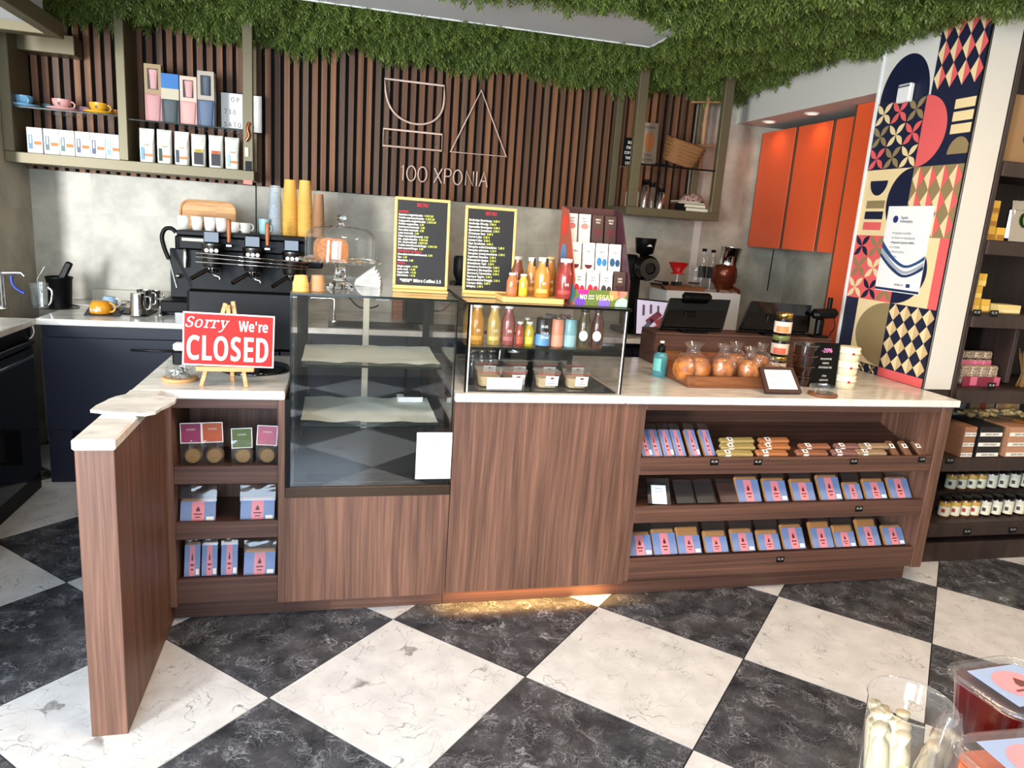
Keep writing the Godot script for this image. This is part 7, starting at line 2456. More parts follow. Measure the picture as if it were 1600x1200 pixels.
func build_upper_left_stock():
	var gy := 1.672 + 0.2965
	var at := func(px: float, y: float, z: float) -> Vector3: return Vector3(pz_at(px, 170, z).x, y, z)
	var g := "cups on the left glass shelf"
	saucer_cup("pale blue cup on its saucer on the glass shelf", at.call(38, gy, -2.03), 0.048, Color(0.42, 0.62, 0.74), true, -0.9, g)
	saucer_cup("pale pink cup on its saucer on the glass shelf", at.call(97, gy, -2.03), 0.048, Color(0.82, 0.60, 0.58), true, 0.0, g)
	saucer_cup("yellow cup on its saucer on the glass shelf", at.call(154, gy, -2.02), 0.047, Color(0.85, 0.63, 0.17), true, 0.0, g)
	saucer_cup("small teal cup behind the pink cup", at.call(76, gy, -2.14), 0.034, Color(0.28, 0.44, 0.46), false, 2.0, g)
	saucer_cup("small lilac pink cup behind the yellow cup", at.call(132, gy, -2.13), 0.036, Color(0.66, 0.50, 0.56), false, 3.0, g)
	saucer_cup("small orange cup beside the shelf post", at.call(183, gy, -2.10), 0.034, Color(0.70, 0.46, 0.20), false, 3.0, g)
	# white cartons
	var by := 1.672 + 0.0585
	var i := 0
	for px in [54, 80, 104, 128.5, 152, 175.5]:
		var p: Vector3 = at.call(px, by, -2.0)
		p.x = pz_at(px + 1.5, 240, -1.975).x
		var c: Color = [Color(0.36, 0.52, 0.66), Color(0.38, 0.44, 0.44), Color(0.34, 0.46, 0.44), Color(0.34, 0.38, 0.46), Color(0.30, 0.34, 0.46), Color(0.55, 0.66, 0.78)][i]
		var t := thing("coffee_carton", ["white coffee carton with clear blue window strip at the row's end", "white coffee carton with grey strip", "white coffee carton with green grey strip", "white coffee carton with slate strip", "white coffee carton with dark indigo strip", "white coffee carton with pale blue strip beside the post"][i], "carton", p, 0.0, "white coffee cartons on the wall shelf")
		board(t, "box", Vector3(-0.037, 0, -0.035), Vector3(0.037, 0.135, 0.025), M.white, 0.001)
		board(t, "strip", Vector3(-0.030, 0.022, 0.0251), Vector3(-0.010, 0.096, 0.0256), tint(c), 0.0)
		board(t, "window", Vector3(-0.024, 0.052, 0.0257), Vector3(-0.016, 0.092, 0.0260), tint(Color(0.80, 0.85, 0.90)), 0.0)
		board(t, "orange_patch", Vector3(-0.004, 0.046, 0.0251), Vector3(0.033, 0.064, 0.0256), tint(Color(0.82, 0.44, 0.13)), 0.0)
		var s := st()
		text(s, "LEGAT", Vector3(-0.002, 0.112, 0.0258), 0.012, font_sans, 0.85, 1)
		lettering(t, s, tint(Color(0.74, 0.62, 0.38)))
		s = st()
		text(s, "espresso\nblend", Vector3(0.014, 0.082, 0.0258), 0.0055, font_sans, 0.8, 1)
		text(s, "10 caps", Vector3(0.014, 0.034, 0.0258), 0.0055, font_sans, 0.8, 1)
		prism(s, shifted(ellipse(0.003, 0.003, 8), Vector2(-0.008, 0.008)), 0.0, Transform3D(Basis.IDENTITY, Vector3(0, 0, 0.0258)))
		lettering(t, s, M.ink_soft)
		i += 1
	# coffee bags
	i = 0
	for q in [[231, 201], [258, 203], [285, 206], [311, 210], [338, 212], [363, 215]]:
		var p := Vector3(pz_at(q[0], 250, -2.0).x, by, -2.0)
		var h: float = pz_at(q[0], q[1], -2.0).y - by
		var t := thing("coffee_bag", ["white coffee bag with sky blue strip beside the post", "white coffee bag with dark green strip", "white coffee bag with dark blue strip", "white coffee bag with black and yellow label", "white coffee bag with black and orange label", "white coffee bag with pale blue label at the row's end"][i], "bag", p, [0.0, 0.05, -0.04, 0.03, 0.0, 0.06][i], "white coffee bags on the wall shelf")
		var s := st()
		s.set_smooth_group(0)
		var n := noise(120 + i, 18.0, 3)
		var W := 0.078
		var pt := func(a: int, j: int) -> Vector3:
			var v := j / 9.0
			var th := 0.030 * (1.0 if v < 0.55 else lerpf(1.0, 0.10, (v - 0.55) / 0.45))
			var u := float(a % 16) / 16.0 * TAU
			var e := n.get_noise_3d(cos(u), v * 1.4, sin(u)) * 0.007 * smoothstep(0.0, 0.3, v)
			var cx := signf(cos(u)) * pow(absf(cos(u)), 0.4)
			var cz := signf(sin(u)) * pow(absf(sin(u)), 0.6)
			return Vector3(cx * W * 0.5 * (0.94 + 0.06 * v) + e * 0.4, v * h, cz * th + e)
		for j in 9:
			for a in 16:
				quad(s, pt.call(a + 1, j), pt.call(a, j), pt.call(a, j + 1), pt.call(a + 1, j + 1))
		for a in range(1, 15):
			tri(s, pt.call(0, 9), pt.call(a + 1, 9), pt.call(a, 9))
		part(t, "bag", s, tint(Color(0.83, 0.83, 0.79), 0.45))
		var dark: bool = i == 3 or i == 4
		var col: Color = [Color(0.40, 0.60, 0.78), Color(0.10, 0.24, 0.18), Color(0.12, 0.20, 0.30), Color(0.07, 0.07, 0.08), Color(0.07, 0.07, 0.10), Color(0.62, 0.74, 0.80)][i]
		if dark:
			board(t, "label", Vector3(-0.022, 0.012, 0.0335), Vector3(0.026, 0.085, 0.0350), tint(col), 0.0)
			board(t, "label_band", Vector3(-0.022, 0.078, 0.0352), Vector3(0.026, 0.095, 0.0358), tint([Color(0.80, 0.68, 0.22), Color(0.80, 0.38, 0.14)][i - 3]), 0.0)
		else:
			board(t, "label", Vector3(-0.026, 0.014, 0.0335), Vector3(-0.010, 0.082, 0.0350), tint(col), 0.0)
			board(t, "label_band", Vector3(-0.008, 0.034, 0.0335), Vector3(0.030, 0.047, 0.0350), tint(Color(0.82, 0.46, 0.16)), 0.0)
		s = st()
		text(s, "LEGAT", Vector3(0.002, 0.087 if dark else 0.094, 0.0362), 0.010, font_bold, 0.8, 1)
		lettering(t, s, M.ink if dark else tint(Color(0.72, 0.55, 0.30)))
		i += 1
	# gift boxes with tumblers on the right glass shelf
	var sy := 1.672 + 0.2845
	i = 0
	for q in [[243, 102, 25, Color(0.60, 0.50, 0.34), Color(0.74, 0.55, 0.55)], [269, 117, 26, Color(0.10, 0.40, 0.66), Color(0.17, 0.22, 0.24)], [297, 121, 25, Color(0.80, 0.70, 0.62), Color(0.76, 0.56, 0.55)], [324, 113, 25, Color(0.66, 0.62, 0.56), Color(0.22, 0.27, 0.33)]]:
		var p := Vector3(pz_at(q[0], 190, -2.02).x, sy, -2.02)
		var h: float = pz_at(q[0], q[1], -2.02).y - sy
		var w: float = metres(p, q[2]) / 2 - 0.0015
		var t := thing("gift_box", ["kraft gift box with a pink tumbler beside the post", "blue topped gift box with a dark tumbler", "pink gift box with a banded pink tumbler", "grey gift box with a dark blue tumbler"][i], "gift box", p, 0.0, "tumbler gift boxes on the glass shelf")
		board(t, "lower_box", Vector3(-w, 0, -0.04), Vector3(w, h * 0.48, 0.035), tint([Color(0.68, 0.47, 0.46), Color(0.16, 0.19, 0.20), Color(0.74, 0.55, 0.53), Color(0.25, 0.30, 0.38)][i]), 0.001)
		board(t, "upper_box", Vector3(-w, h * 0.48, -0.04), Vector3(w, h, 0.035), tint(q[3]), 0.001)
		var s := st()
		if i == 1:
			board(t, "cream_band", Vector3(-w, h * 0.48, 0.0352), Vector3(w, h * 0.70, 0.036), tint(Color(0.72, 0.68, 0.58)), 0.0)
		else:
			board(t, "window", Vector3(-w * 0.62, h * 0.56, 0.0352), Vector3(w * 0.62, h * 0.92, 0.036), tint(Color(0.10, 0.08, 0.07)), 0.0)
			lathe(s, [Vector2(0, 0), Vector2(w * 0.38, 0.0), Vector2(w * 0.48, h * 0.26), Vector2(w * 0.52, h * 0.27), Vector2(w * 0.52, h * 0.33), Vector2(0, h * 0.34)], 16, Transform3D(Basis.from_scale(Vector3(1, 1, 0.3)), Vector3(0.004, h * 0.57, 0.037)))
			part(t, "tumbler", s, tint(q[4]))
		s = st()
		lathe(s, [Vector2(0, 0), Vector2(w * 0.70, 0.0), Vector2(w * 0.86, h * 0.36), Vector2(w * 0.9, h * 0.37), Vector2(w * 0.84, h * 0.45), Vector2(0, h * 0.46)], 18, Transform3D(Basis.from_scale(Vector3(1, 1, 0.2)), Vector3(0, 0.002, 0.037)))
		part(t, "printed_tumbler", s, tint([Color(0.72, 0.52, 0.51), Color(0.20, 0.25, 0.26), Color(0.80, 0.60, 0.57), Color(0.30, 0.37, 0.47)][i]))
		i += 1
	# letter board behind the post
	var a := pz_at(346, 203, -2.12)
	var b := pz_at(409, 205, -2.12)
	var top := pz_at(346, 143, -2.12).y
	var t := thing("letter_board", "white letter light box with opening hours beside the gift boxes", "sign", Vector3((a.x + b.x) / 2, sy, -2.13))
	var w := (b.x - a.x) / 2
	var h := top - sy
	board(t, "case", Vector3(-w - 0.004, 0, -0.03), Vector3(w + 0.004, h, 0.006), M.black, 0.002)
	board(t, "face", Vector3(-w, 0.004, 0.0062), Vector3(w, h - 0.004, 0.009), M.white, 0.0)
	var s := st()
	for k in 2:
		box(s, Vector3(-w, h * (0.34 + 0.32 * k) - 0.002, 0.009), Vector3(w, h * (0.34 + 0.32 * k) + 0.001, 0.011), 0.0)
	text(s, "O P", Vector3(-w * 0.52, h * 0.82, 0.0095), 0.026, font_sans, 0.85, 0)
	text(s, "7 3 0       O E", Vector3(-w * 0.86, h * 0.50, 0.0095), 0.026, font_sans, 0.85, 0)
	text(s, "S A T O     . S", Vector3(-w * 0.86, h * 0.17, 0.0095), 0.026, font_sans, 0.85, 0)
	lettering(t, s, M.ink)
	# copper charm and tags hanging on the end post
	var hp := pz_at(388, 195, -1.925)
	t = thing("hanging_charm", "copper bird charm with small tags hanging on the shelf post", "ornament", hp)
	s = st()
	tube(s, smooth_path([Vector3(0.006, 0.012, 0.004), Vector3(-0.004, -0.02, 0.008), Vector3(0.004, -0.06, 0.010), Vector3(-0.012, -0.09, 0.006)], 4), 0.009, 8)
	part(t, "charm", s, M.copper)
	board(t, "tag", Vector3(-0.020, -0.175, 0.0), Vector3(0.0, -0.125, 0.004), M.cream, 0.0005)
	board(t, "tag", Vector3(-0.018, -0.255, 0.0), Vector3(0.016, -0.20, 0.004), M.black, 0.0005)
	board(t, "tag", Vector3(-0.03, -0.33, 0.0), Vector3(0.02, -0.305, 0.004), tint(Color(0.78, 0.48, 0.42)), 0.0005)
	# logo of bent tubes on the slats, with letters
	var zl := Z_SLAT + 0.022
	t = thing("tube_logo", "pale tube logo of cup, bar and triangle with letters on the slats", "logo", pz_at(690, 205, zl))
	var O := t.position
	var L := func(px: float, py: float) -> Vector3: return pz_at(px, py, zl) - O
	var pts := [L.call(601, 122), L.call(690, 133), L.call(694, 137)]
	var c0: Vector3 = L.call(648, 128)
	pts = []
	var aL: Vector3 = L.call(601, 123)
	var aR: Vector3 = L.call(694, 134)
	var dp: Vector3 = L.call(651, 194)
	pts.append(aL)
	pts.append(aR)
	for k in range(1, 24):
		var an := PI * k / 24.0
		var mid := (aL + aR) / 2
		var half := (aR - aL) / 2
		var sq := pow(sin(an), 0.62)
		pts.append(mid + half * cos(an) * (1.0 if absf(cos(an)) < 0.98 else 1.0) + (dp - mid) * sq)
	s = st()
	tube(s, pts, 0.0065, 8, true)
	part(t, "cup_outline", s, M.tube_neon)
	s = st()
	tube(s, [L.call(599, 201), L.call(691, 210), L.call(690, 236), L.call(598, 227)], 0.0065, 8, true)
	part(t, "bar_outline", s, M.tube_neon)
	s = st()
	tube(s, [L.call(752, 141), L.call(791, 245), L.call(704, 237)], 0.0065, 8, true)
	part(t, "triangle_outline", s, M.tube_neon)
	# the letters, bent from thin tube: strokes in a cell one unit high
	var ring := []
	for k in 17:
		ring.append([0.31 + 0.31 * sin(TAU * k / 16), 0.5 + 0.5 * cos(TAU * k / 16)])
	var glyphs := [[0.0, [[[0.0, 0.82], [0.16, 1.0], [0.16, 0.0]]]], [0.42, [ring]], [1.20, [ring]], [2.35, [[[0.0, 0.0], [0.55, 1.0]], [[0.0, 1.0], [0.55, 0.0]]]], [3.10, [[[0.0, 0.0], [0.0, 1.0], [0.30, 1.0], [0.44, 0.88], [0.46, 0.74], [0.40, 0.58], [0.28, 0.50], [0.0, 0.50]]]], [3.72, [ring]], [4.62, [[[0.0, 0.0], [0.0, 1.0], [0.54, 0.0], [0.54, 1.0]]]], [5.42, [[[0.0, 0.0], [0.0, 1.0]]]], [5.62, [[[0.0, 0.0], [0.30, 1.0], [0.60, 0.0]], [[0.12, 0.38], [0.48, 0.38]]]]]
	var e0: Vector3 = L.call(626, 279)
	var eu: Vector3 = (L.call(761, 290) - e0) / 6.2
	eu.y = 0.0
	var ch := eu.x * 1.02
	for gl in glyphs:
		s = st()
		for line in gl[1]:
			var path := []
			for v in line:
				path.append(e0 + eu * (gl[0] + v[0]) + Vector3(0, (v[1] - 0.1) * ch, 0))
			tube(s, path, 0.0048, 6)
		part(t, "letter", s, M.tube_neon)
	s = st()
	for q in [[610, 140], [680, 180], [610, 215], [680, 225], [745, 165], [780, 240], [650, 285], [740, 290]]:
		var u: Vector3 = L.call(q[0], q[1])
		cyl(s, Vector3.ZERO, 0.003, 0.022, 6, Transform3D(Basis(Vector3.RIGHT, -PI / 2), u))
	part(t, "stand_off", s, M.steel_dark)
func build_upper_right_stock():
	var by := 1.645 + 0.0525
	var gy := 1.645 + 0.3205
	# wicker basket lying tilted
	var p := Vector3(pz_at(1058, 258, -1.98).x, gy, -1.98)
	var t := thing("wicker_basket", "tilted woven wicker basket on the corner shelf", "basket", p)
	var s := st()
	var lean := Transform3D(Basis(Vector3(0, 0, 1), -0.20) * Basis(Vector3.RIGHT, 0.25), Vector3(0.0, 0.030, 0.0))
	for j in 13:
		var v := j / 12.0
		var ring := []
		var rr := rounded(0.19 + 0.05 * v, 0.15 + 0.04 * v, 0.05, 4)
		for k in rr.size():
			var wob := 0.004 * (1.0 if (k + j) % 2 == 0 else -1.0)
			var q := rr[k] * (1.0 + wob / 0.1)
			ring.append(lean * Vector3(q.x, 0.012 + v * 0.135, q.y))
		tube(s, ring, 0.0068, 6, true)
	part(t, "weave", s, once("wicker", func(): hash_fleck("wicker", Color(0.38, 0.24, 0.12), Color(0.68, 0.48, 0.28), 133, 0.2, 0.7, 14.0)))
	s = st()
	frustum(s, 0.18, 0.14, 0.22, 0.18, 0.01, 0.14, 0.05)
	var inner := part(t, "lining", s, tint(Color(0.30, 0.19, 0.10)))
	inner.transform = lean
	# poster and small lettered sign leaning in the shelf
	p = Vector3(pz_at(1012, 248, -2.05).x, gy, -2.05)
	t = thing("poster", "narrow poster of an iced drink leaning in the corner shelf", "poster", p, -0.25)
	s = st()
	box(s, Vector3(-0.055, 0, 0), Vector3(0.055, 0.29, 0.003), 0.0, Transform3D(Basis(Vector3.RIGHT, -0.12), Vector3(0, 0.001, 0)))
	part(t, "sheet", s, tint(Color(0.55, 0.47, 0.38)))
	var lp := Transform3D(Basis(Vector3.RIGHT, -0.12), Vector3(0, 0.001, 0))
	s = st()
	prism(s, shifted(ellipse(0.034, 0.065, 20), Vector2(0.004, 0.165)), 0.0, lp * Transform3D(Basis.IDENTITY, Vector3(0, 0, 0.0034)))
	part(t, "picture", s, tint(Color(0.66, 0.38, 0.13)))
	s = st()
	text(s, "COLD\nCOFFEE", Vector3(0, 0.065, 0.0036), 0.018, font_bold, 0.8, 1, 0.0, lp)
	text(s, "FREDDO", Vector3(0, 0.26, 0.0036), 0.016, font_bold, 0.8, 1, 0.0, lp)
	lettering(t, s, tint(Color(0.14, 0.10, 0.08)))
	p = Vector3(pz_at(975, 258, -2.11).x + 0.03, gy, -2.11)
	t = thing("word_sign", "small black sign with white words behind the shelf post", "sign", p)
	board(t, "board", Vector3(-0.04, 0, 0), Vector3(0.045, 0.185, 0.004), M.black, 0.001)
	s = st()
	for k in 5:
		text(s, ["BUT", "FIRST", "COFFEE", "THEN", "LOVE"][k], Vector3(0.0, 0.155 - k * 0.033, 0.0046), 0.019, font_bold, 0.8, 1)
	lettering(t, s, M.white)
	# black tray lying on the glass
	t = thing("black_tray", "small flat black tray under the basket", "tray", Vector3(pz_at(1025, 255, -1.95).x, gy, -1.90))
	board(t, "tray", Vector3(-0.05, 0, -0.05), Vector3(0.06, 0.012, 0.05), M.black, 0.004)
	# glass bottles at the bottom
	var i := 0
	for q in [[968, -2.10, 290, 0.016], [981, -2.08, 291, 0.016], [1002, -2.02, 280, 0.024], [1013, -1.95, 284, 0.022], [1027, -1.95, 293, 0.028]]:
		p = Vector3(pz_at(q[0] + (12 if i < 2 else 4), 320, q[1]).x, by, q[1])
		var h: float = maxf(pz_at(q[0], q[2], q[1]).y - by, 0.08)
		var r: float = q[3]
		t = thing("brew_bottle", ["slim white filled vial at the corner shelf's end", "slim white filled vial beside the front post", "tall steel coffee shaker on the corner shelf", "clear cold brew flask with black cap", "low glass press with dark lid"][i], "bottle", p, 0.0, "")
		s = st()
		lathe(s, [Vector2(0, 0), Vector2(r, 0), Vector2(r, h * 0.72), Vector2(r * 0.6, h * 0.80), Vector2(r * 0.6, h * 0.86)], 18)
		part(t, "body", s, [M.cream, M.cream, M.steel, M.clear, M.steel][i])
		s = st()
		lathe(s, [Vector2(r * 0.7, h * 0.82), Vector2(r * 0.8, h * 0.83), Vector2(r * 0.8, h), Vector2(0, h)], 18)
		part(t, "cap", s, [M.steel, M.steel, M.black, M.black, M.black][i])
		i += 1
	# books and magazines
	var bx := pz_at(1085, 325, -1.90).x
	i = 0
	for q in [[0.17, 0.024, Color(0.05, 0.07, 0.06), "thick black bound book at the bottom of the pile", 0.02], [0.16, 0.022, Color(0.05, 0.06, 0.06), "thick black bound book second in the pile", 0.05], [0.19, 0.010, Color(0.44, 0.30, 0.22), "thin brown magazine on the books", -0.05], [0.15, 0.008, Color(0.70, 0.66, 0.56), "pale magazine on the book pile", 0.12]]:
		var yy: float = by + [0.0, 0.0245, 0.047, 0.0575][i]
		t = thing("book", q[3], "book", Vector3(bx - 0.02 * i, yy, -1.92), q[4], "pile of books on the corner shelf")
		board(t, "pages", Vector3(-q[0] / 2 + 0.004, 0.002, -0.058), Vector3(q[0] / 2 - 0.003, q[1] - 0.002, 0.058), M.cream, 0.0)
		board(t, "cover", Vector3(-q[0] / 2, q[1] - 0.002, -0.062), Vector3(q[0] / 2, q[1], 0.062), tint(q[2]), 0.0)
		board(t, "cover", Vector3(-q[0] / 2, 0.0, -0.062), Vector3(q[0] / 2, 0.002, 0.062), tint(q[2]), 0.0)
		board(t, "spine", Vector3(-q[0] / 2 - 0.002, 0, -0.062), Vector3(-q[0] / 2, q[1], 0.062), tint(q[2]), 0.0)
		i += 1
	t = thing("cloth_bundle", "crumpled bundle of pale and maroon cloth on the books", "cloth", Vector3(bx - 0.01, by + 0.066, -1.93))
	s = st()
	var n := noise(141, 9.0, 3)
	var prof := Transform3D(Basis.from_scale(Vector3(0.085, 0.05, 0.05)), Vector3.ZERO)
	s.set_smooth_group(0)
	var pt := func(a: int, j: int) -> Vector3:
		var th := PI / 2 * j / 7.0
		var u := TAU * (a % 20) / 20
		var d := Vector3(cos(u) * cos(th), sin(th), sin(u) * cos(th))
		return prof * (d * (1.0 + 0.3 * n.get_noise_3dv(d * 0.3))) 
	for j in 7:
		for a in 20:
			quad(s, pt.call(a + 1, j), pt.call(a, j), pt.call(a, j + 1), pt.call(a + 1, j + 1))
	part(t, "cloth", s, once("cloth", func(): hash_fleck("cloth", Color(0.40, 0.20, 0.20), Color(0.76, 0.68, 0.60), 143, 0.05, 0.9, 10.0)))
	# bamboo ladder
	var zb := -2.10
	var A := pz_at(1093, 262, zb)
	t = thing("bamboo_ladder", "decorative bamboo pole ladder standing in the corner shelf", "ladder", Vector3(A.x, gy, zb))
	var Q := func(px: float, py: float) -> Vector3: return pz_at(px, py, zb) - Vector3(A.x, gy, zb)
	s = st()
	tube(s, [Vector3(0, 0.001, 0), Q.call(1097, 235), Q.call(1101, 195), Q.call(1107, 152), Q.call(1110, 125)], 0.016, 10)
	part(t, "pole", s, M.bamboo)
	for q in [[[1079, 160], [1131, 160]], [[1072, 227], [1127, 228]]]:
		s = st()
		tube(s, [Q.call(q[0][0], q[0][1]) + Vector3(0, 0, 0.014), Q.call(q[1][0], q[1][1]) + Vector3(0, 0, 0.014)], 0.0075, 8)
		part(t, "rung", s, M.bamboo)
	s = st()
	lathe(s, [Vector2(0.018, -0.012), Vector2(0.021, 0.0), Vector2(0.018, 0.012)], 12, Transform3D(Basis.IDENTITY, Q.call(1101, 195)))
	part(t, "knot", s, M.bamboo)
# ---------------------------------------------------------------- stock of the retail shelf
func retail_tag(px: float, py: float, words: String, label: String):
	var p := pz_at(px, py, -0.1395)
	var t := thing("price_tag", label, "price tag", p)
	board(t, "plate", Vector3(-0.024, -0.016, 0.0), Vector3(0.024, 0.016, 0.002), M.black, 0.0004)
	var s := st()
	text(s, words, Vector3(0, 0.004, 0.0024), 0.010, font_hand, 0.75, 1)
	box(s, Vector3(-0.009, -0.011, 0.0020), Vector3(0.009, -0.009, 0.0024), 0.0)
	lettering(t, s, M.white)
func carton(label: String, at: Vector3, size: Vector3, c: Color, strip: Color, words: String, group: String, turn := 0.0, called := "product_box") -> Node3D:
	var t := thing(called, label, "box", at, turn, group)
	var s := st()
	boxc(s, Vector3.ZERO, size, 0.001)
	part(t, "box", s, tint(c))
	s = st()
	box(s, Vector3(-size.x * 0.48, size.y * 0.08, size.z / 2 + 0.0003), Vector3(size.x * 0.48, size.y * 0.45, size.z / 2 + 0.0008), 0.0)
	part(t, "label", s, tint(strip))
	if words != "":
		s = st()
		text(s, words, Vector3(0.004, size.y * 0.27, size.z / 2 + 0.0011), size.y * 0.20, font_bold, 0.85, 1)
		prism(s, shifted(ellipse(size.y * 0.10, size.y * 0.13, 10), Vector2(-size.x * 0.38, size.y * 0.27)), 0.0, Transform3D(Basis.IDENTITY, Vector3(0, 0, size.z / 2 + 0.0011)))
		lettering(t, s, M.ink)
	return t
func build_retail_stock():
	var X := func(px: float, py: float, z: float) -> float: return pz_at(px, py, z).x
	# big kraft carton with slogan
	var t := thing("kraft_carton", "large kraft carton with a blue coffee slogan on the retail shelf", "carton", Vector3(X.call(1563, 255, -0.22) + 0.17, 1.9655, -0.29))
	board(t, "box", Vector3(-0.17, 0, -0.13), Vector3(0.25, 0.30, 0.07), tint(Color(0.56, 0.43, 0.28), 0.8), 0.002)
	var s := st()
	text(s, "ENJOY", Vector3(-0.055, 0.165, 0.0706), 0.028, font_bold, 0.95, 0)
	text(s, "COFFEE", Vector3(0.02, 0.070, 0.0706), 0.030, font_bold, 0.95, 0)
	lettering(t, s, tint(Color(0.16, 0.13, 0.15)))
	s = st()
	text(s, "GREEK", Vector3(-0.075, 0.117, 0.0706), 0.050, font_bold, 1.0, 0)
	lettering(t, s, tint(Color(0.12, 0.14, 0.36)))
	# yellow tea cartons
	var yel := Color(0.80, 0.63, 0.22)
	var g := "small yellow cartons on the retail shelf"
	for q in [[1545, 1.6155, 0, "first"], [1561, 1.6155, 0, "second"], [1545, 1.6155, 1, "upper"], [1545, 1.6155, 2, "topmost"]]:
		carton("small yellow printed carton, %s beside the silver bag" % q[3], Vector3(X.call(q[0], 360, -0.24), q[1] + q[2] * 0.0605, -0.255), Vector3(0.044, 0.060, 0.06), yel, Color(0.62, 0.42, 0.12), "", g)
	for q in [[1523, 0, "first"], [1539, 0, "second"], [1523, 1, "upper"], [1526, 2, "topmost"]]:
		carton("small yellow printed carton, %s beside the long cream box" % q[2], Vector3(X.call(q[0], 470, -0.23), 1.2755 + q[1] * 0.0605, -0.25), Vector3(0.046, 0.060, 0.06), yel, Color(0.88, 0.76, 0.40), "", g)
	carton("long cream box with an orange flap on the retail shelf", Vector3(X.call(1568, 480, -0.22) + 0.01, 1.2755, -0.24), Vector3(0.135, 0.040, 0.09), Color(0.82, 0.74, 0.48), Color(0.86, 0.80, 0.58), "", "")
	t = thing("silver_bag", "silver foil bag with a round green label on the retail shelf", "bag", Vector3(X.call(1592, 365, -0.22) + 0.02, 1.6155, -0.25))
	s = st()
	film_pouch(s, 0.15, 0.19, 0.05, Transform3D(Basis(Vector3.RIGHT, -0.08), Vector3(0, 0.002, 0.03)), 9)
	boxc(s, Vector3(0, 0.001, 0), Vector3(0.145, 0.16, 0.04), 0.015)
	part(t, "bag", s, M.steel)
	s = st()
	prism(s, shifted(ellipse(0.034, 0.036, 18), Vector2(0.018, 0.105)), 0.001, Transform3D(Basis(Vector3.RIGHT, -0.08), Vector3(0, 0, 0.040)))
	part(t, "label", s, tint(Color(0.36, 0.52, 0.18)))
	# pink counter tray of sweet tubes
	var x0: float = X.call(1503, 590, -0.22)
	var x1: float = X.call(1560, 592, -0.22)
	t = thing("sweets_tray", "pink and maroon cardboard tray of sweets on the retail shelf", "tray", Vector3((x0 + x1) / 2, 0.9055, -0.27))
	var w := (x1 - x0) / 2
	board(t, "base", Vector3(-w, 0, -0.09), Vector3(w, 0.006, 0.06), tint(Color(0.42, 0.10, 0.18)), 0.0)
	board(t, "front", Vector3(-w, 0.006, 0.056), Vector3(w, 0.050, 0.060), tint(Color(0.46, 0.12, 0.20)), 0.0)
	board(t, "front_patch", Vector3(-w * 0.62, 0.006, 0.0603), Vector3(-w * 0.25, 0.049, 0.0608), tint(Color(0.76, 0.38, 0.46)), 0.0)
	board(t, "front_patch", Vector3(w * 0.66, 0.006, 0.0603), Vector3(w, 0.049, 0.0608), tint(Color(0.72, 0.34, 0.44)), 0.0)
	board(t, "back", Vector3(-w, 0.006, -0.09), Vector3(w, 0.11, -0.087), tint(Color(0.20, 0.08, 0.10)), 0.0)
	for r in 2:
		for k in 4:
			var c := thing("sweets_bag", "%s of sweets with pink band in the %s row" % [["end bag", "second bag", "third bag", "inner bag"][k], ["front", "rear"][r]], "sweets", t.position + Vector3(-w + w * 2 * (k + 0.5) / 4, 0.0065 + r * 0.065, 0.028 - r * 0.05), 0.0, "bags of sweets in the pink tray")
			var cw := w * 2 / 4 - 0.004
			board(c, "bag", Vector3(-cw / 2, 0, -0.02), Vector3(cw / 2, 0.095, 0.018), once("sweets", func(): hash_fleck("sweets", Color(0.22, 0.12, 0.10), Color(0.86, 0.80, 0.66), 151, 0.09, 0.5, 12.0)), 0.008)
			if r == 1:
				board(c, "band", Vector3(-cw / 2 - 0.001, 0.012, -0.021), Vector3(cw / 2 + 0.001, 0.052, 0.0195), tint(Color(0.74, 0.38, 0.48)), 0.006)
				board(c, "ribbon", Vector3(-cw / 2 - 0.001, 0.052, -0.021), Vector3(cw / 2 + 0.001, 0.062, 0.0192), M.black, 0.004)
	board(thing("sweets_riser", "dark cardboard step behind the front sweets", "step", t.position + Vector3(0, 0.0065, -0.0475)), "step", Vector3(-w + 0.004, 0, -0.024), Vector3(w - 0.004, 0.064, 0.022), M.black, 0.0)
	# dried herb bundle at the shelf's inner side
	t = thing("herb_bundle", "dried herb bundle with blue label hanging down the retail shelf", "herbs", Vector3(X.call(1598, 600, -0.20) + 0.02, 0.9055, -0.22))
	s = st()
	rng.seed = 51
	for k in 34:
		var a := Vector3(rng.randf_range(-0.03, 0.03), 0.0, rng.randf_range(-0.02, 0.02))
		tube(s, [a + Vector3(0, 0.003, 0), a * 0.5 + Vector3(0, 0.07, 0), a * 1.4 + Vector3(rng.randf_range(-0.02, 0.02), 0.16 + rng.randf() * 0.04, 0)], 0.0015, 4)
	part(t, "stems", s, tint(Color(0.50, 0.38, 0.20), 0.8))
	board(t, "label", Vector3(-0.035, 0.085, 0.022), Vector3(0.035, 0.145, 0.025), M.label_blue, 0.0)
	# boxes of rusks, three high
	var cols := [[1489, 22, Color(0.55, 0.38, 0.27), "brown"], [1521, 42, Color(0.06, 0.055, 0.055), "black"], [1566, 42, Color(0.66, 0.48, 0.36), "tan"], [1611, 42, Color(0.74, 0.46, 0.20), "orange"]]
	for q in cols:
		for k in 3:
			var z := -0.235
			var wd: float = metres(Vector3(3.2, 0.6, z), q[1]) * 1.04
			carton("%s snack box with white strip, %s of its pile" % [q[3], ["lowest", "middle", "top"][k]], Vector3(X.call(q[0] + [0, 3, 7][k], [705, 690, 672][k], z), 0.5555 + k * 0.0525, z), Vector3(wd - 0.004, 0.052, 0.16), q[2], Color(0.88, 0.87, 0.82), "GREEK SNACK", "piles of snack boxes on the retail shelf")
	var i := 0
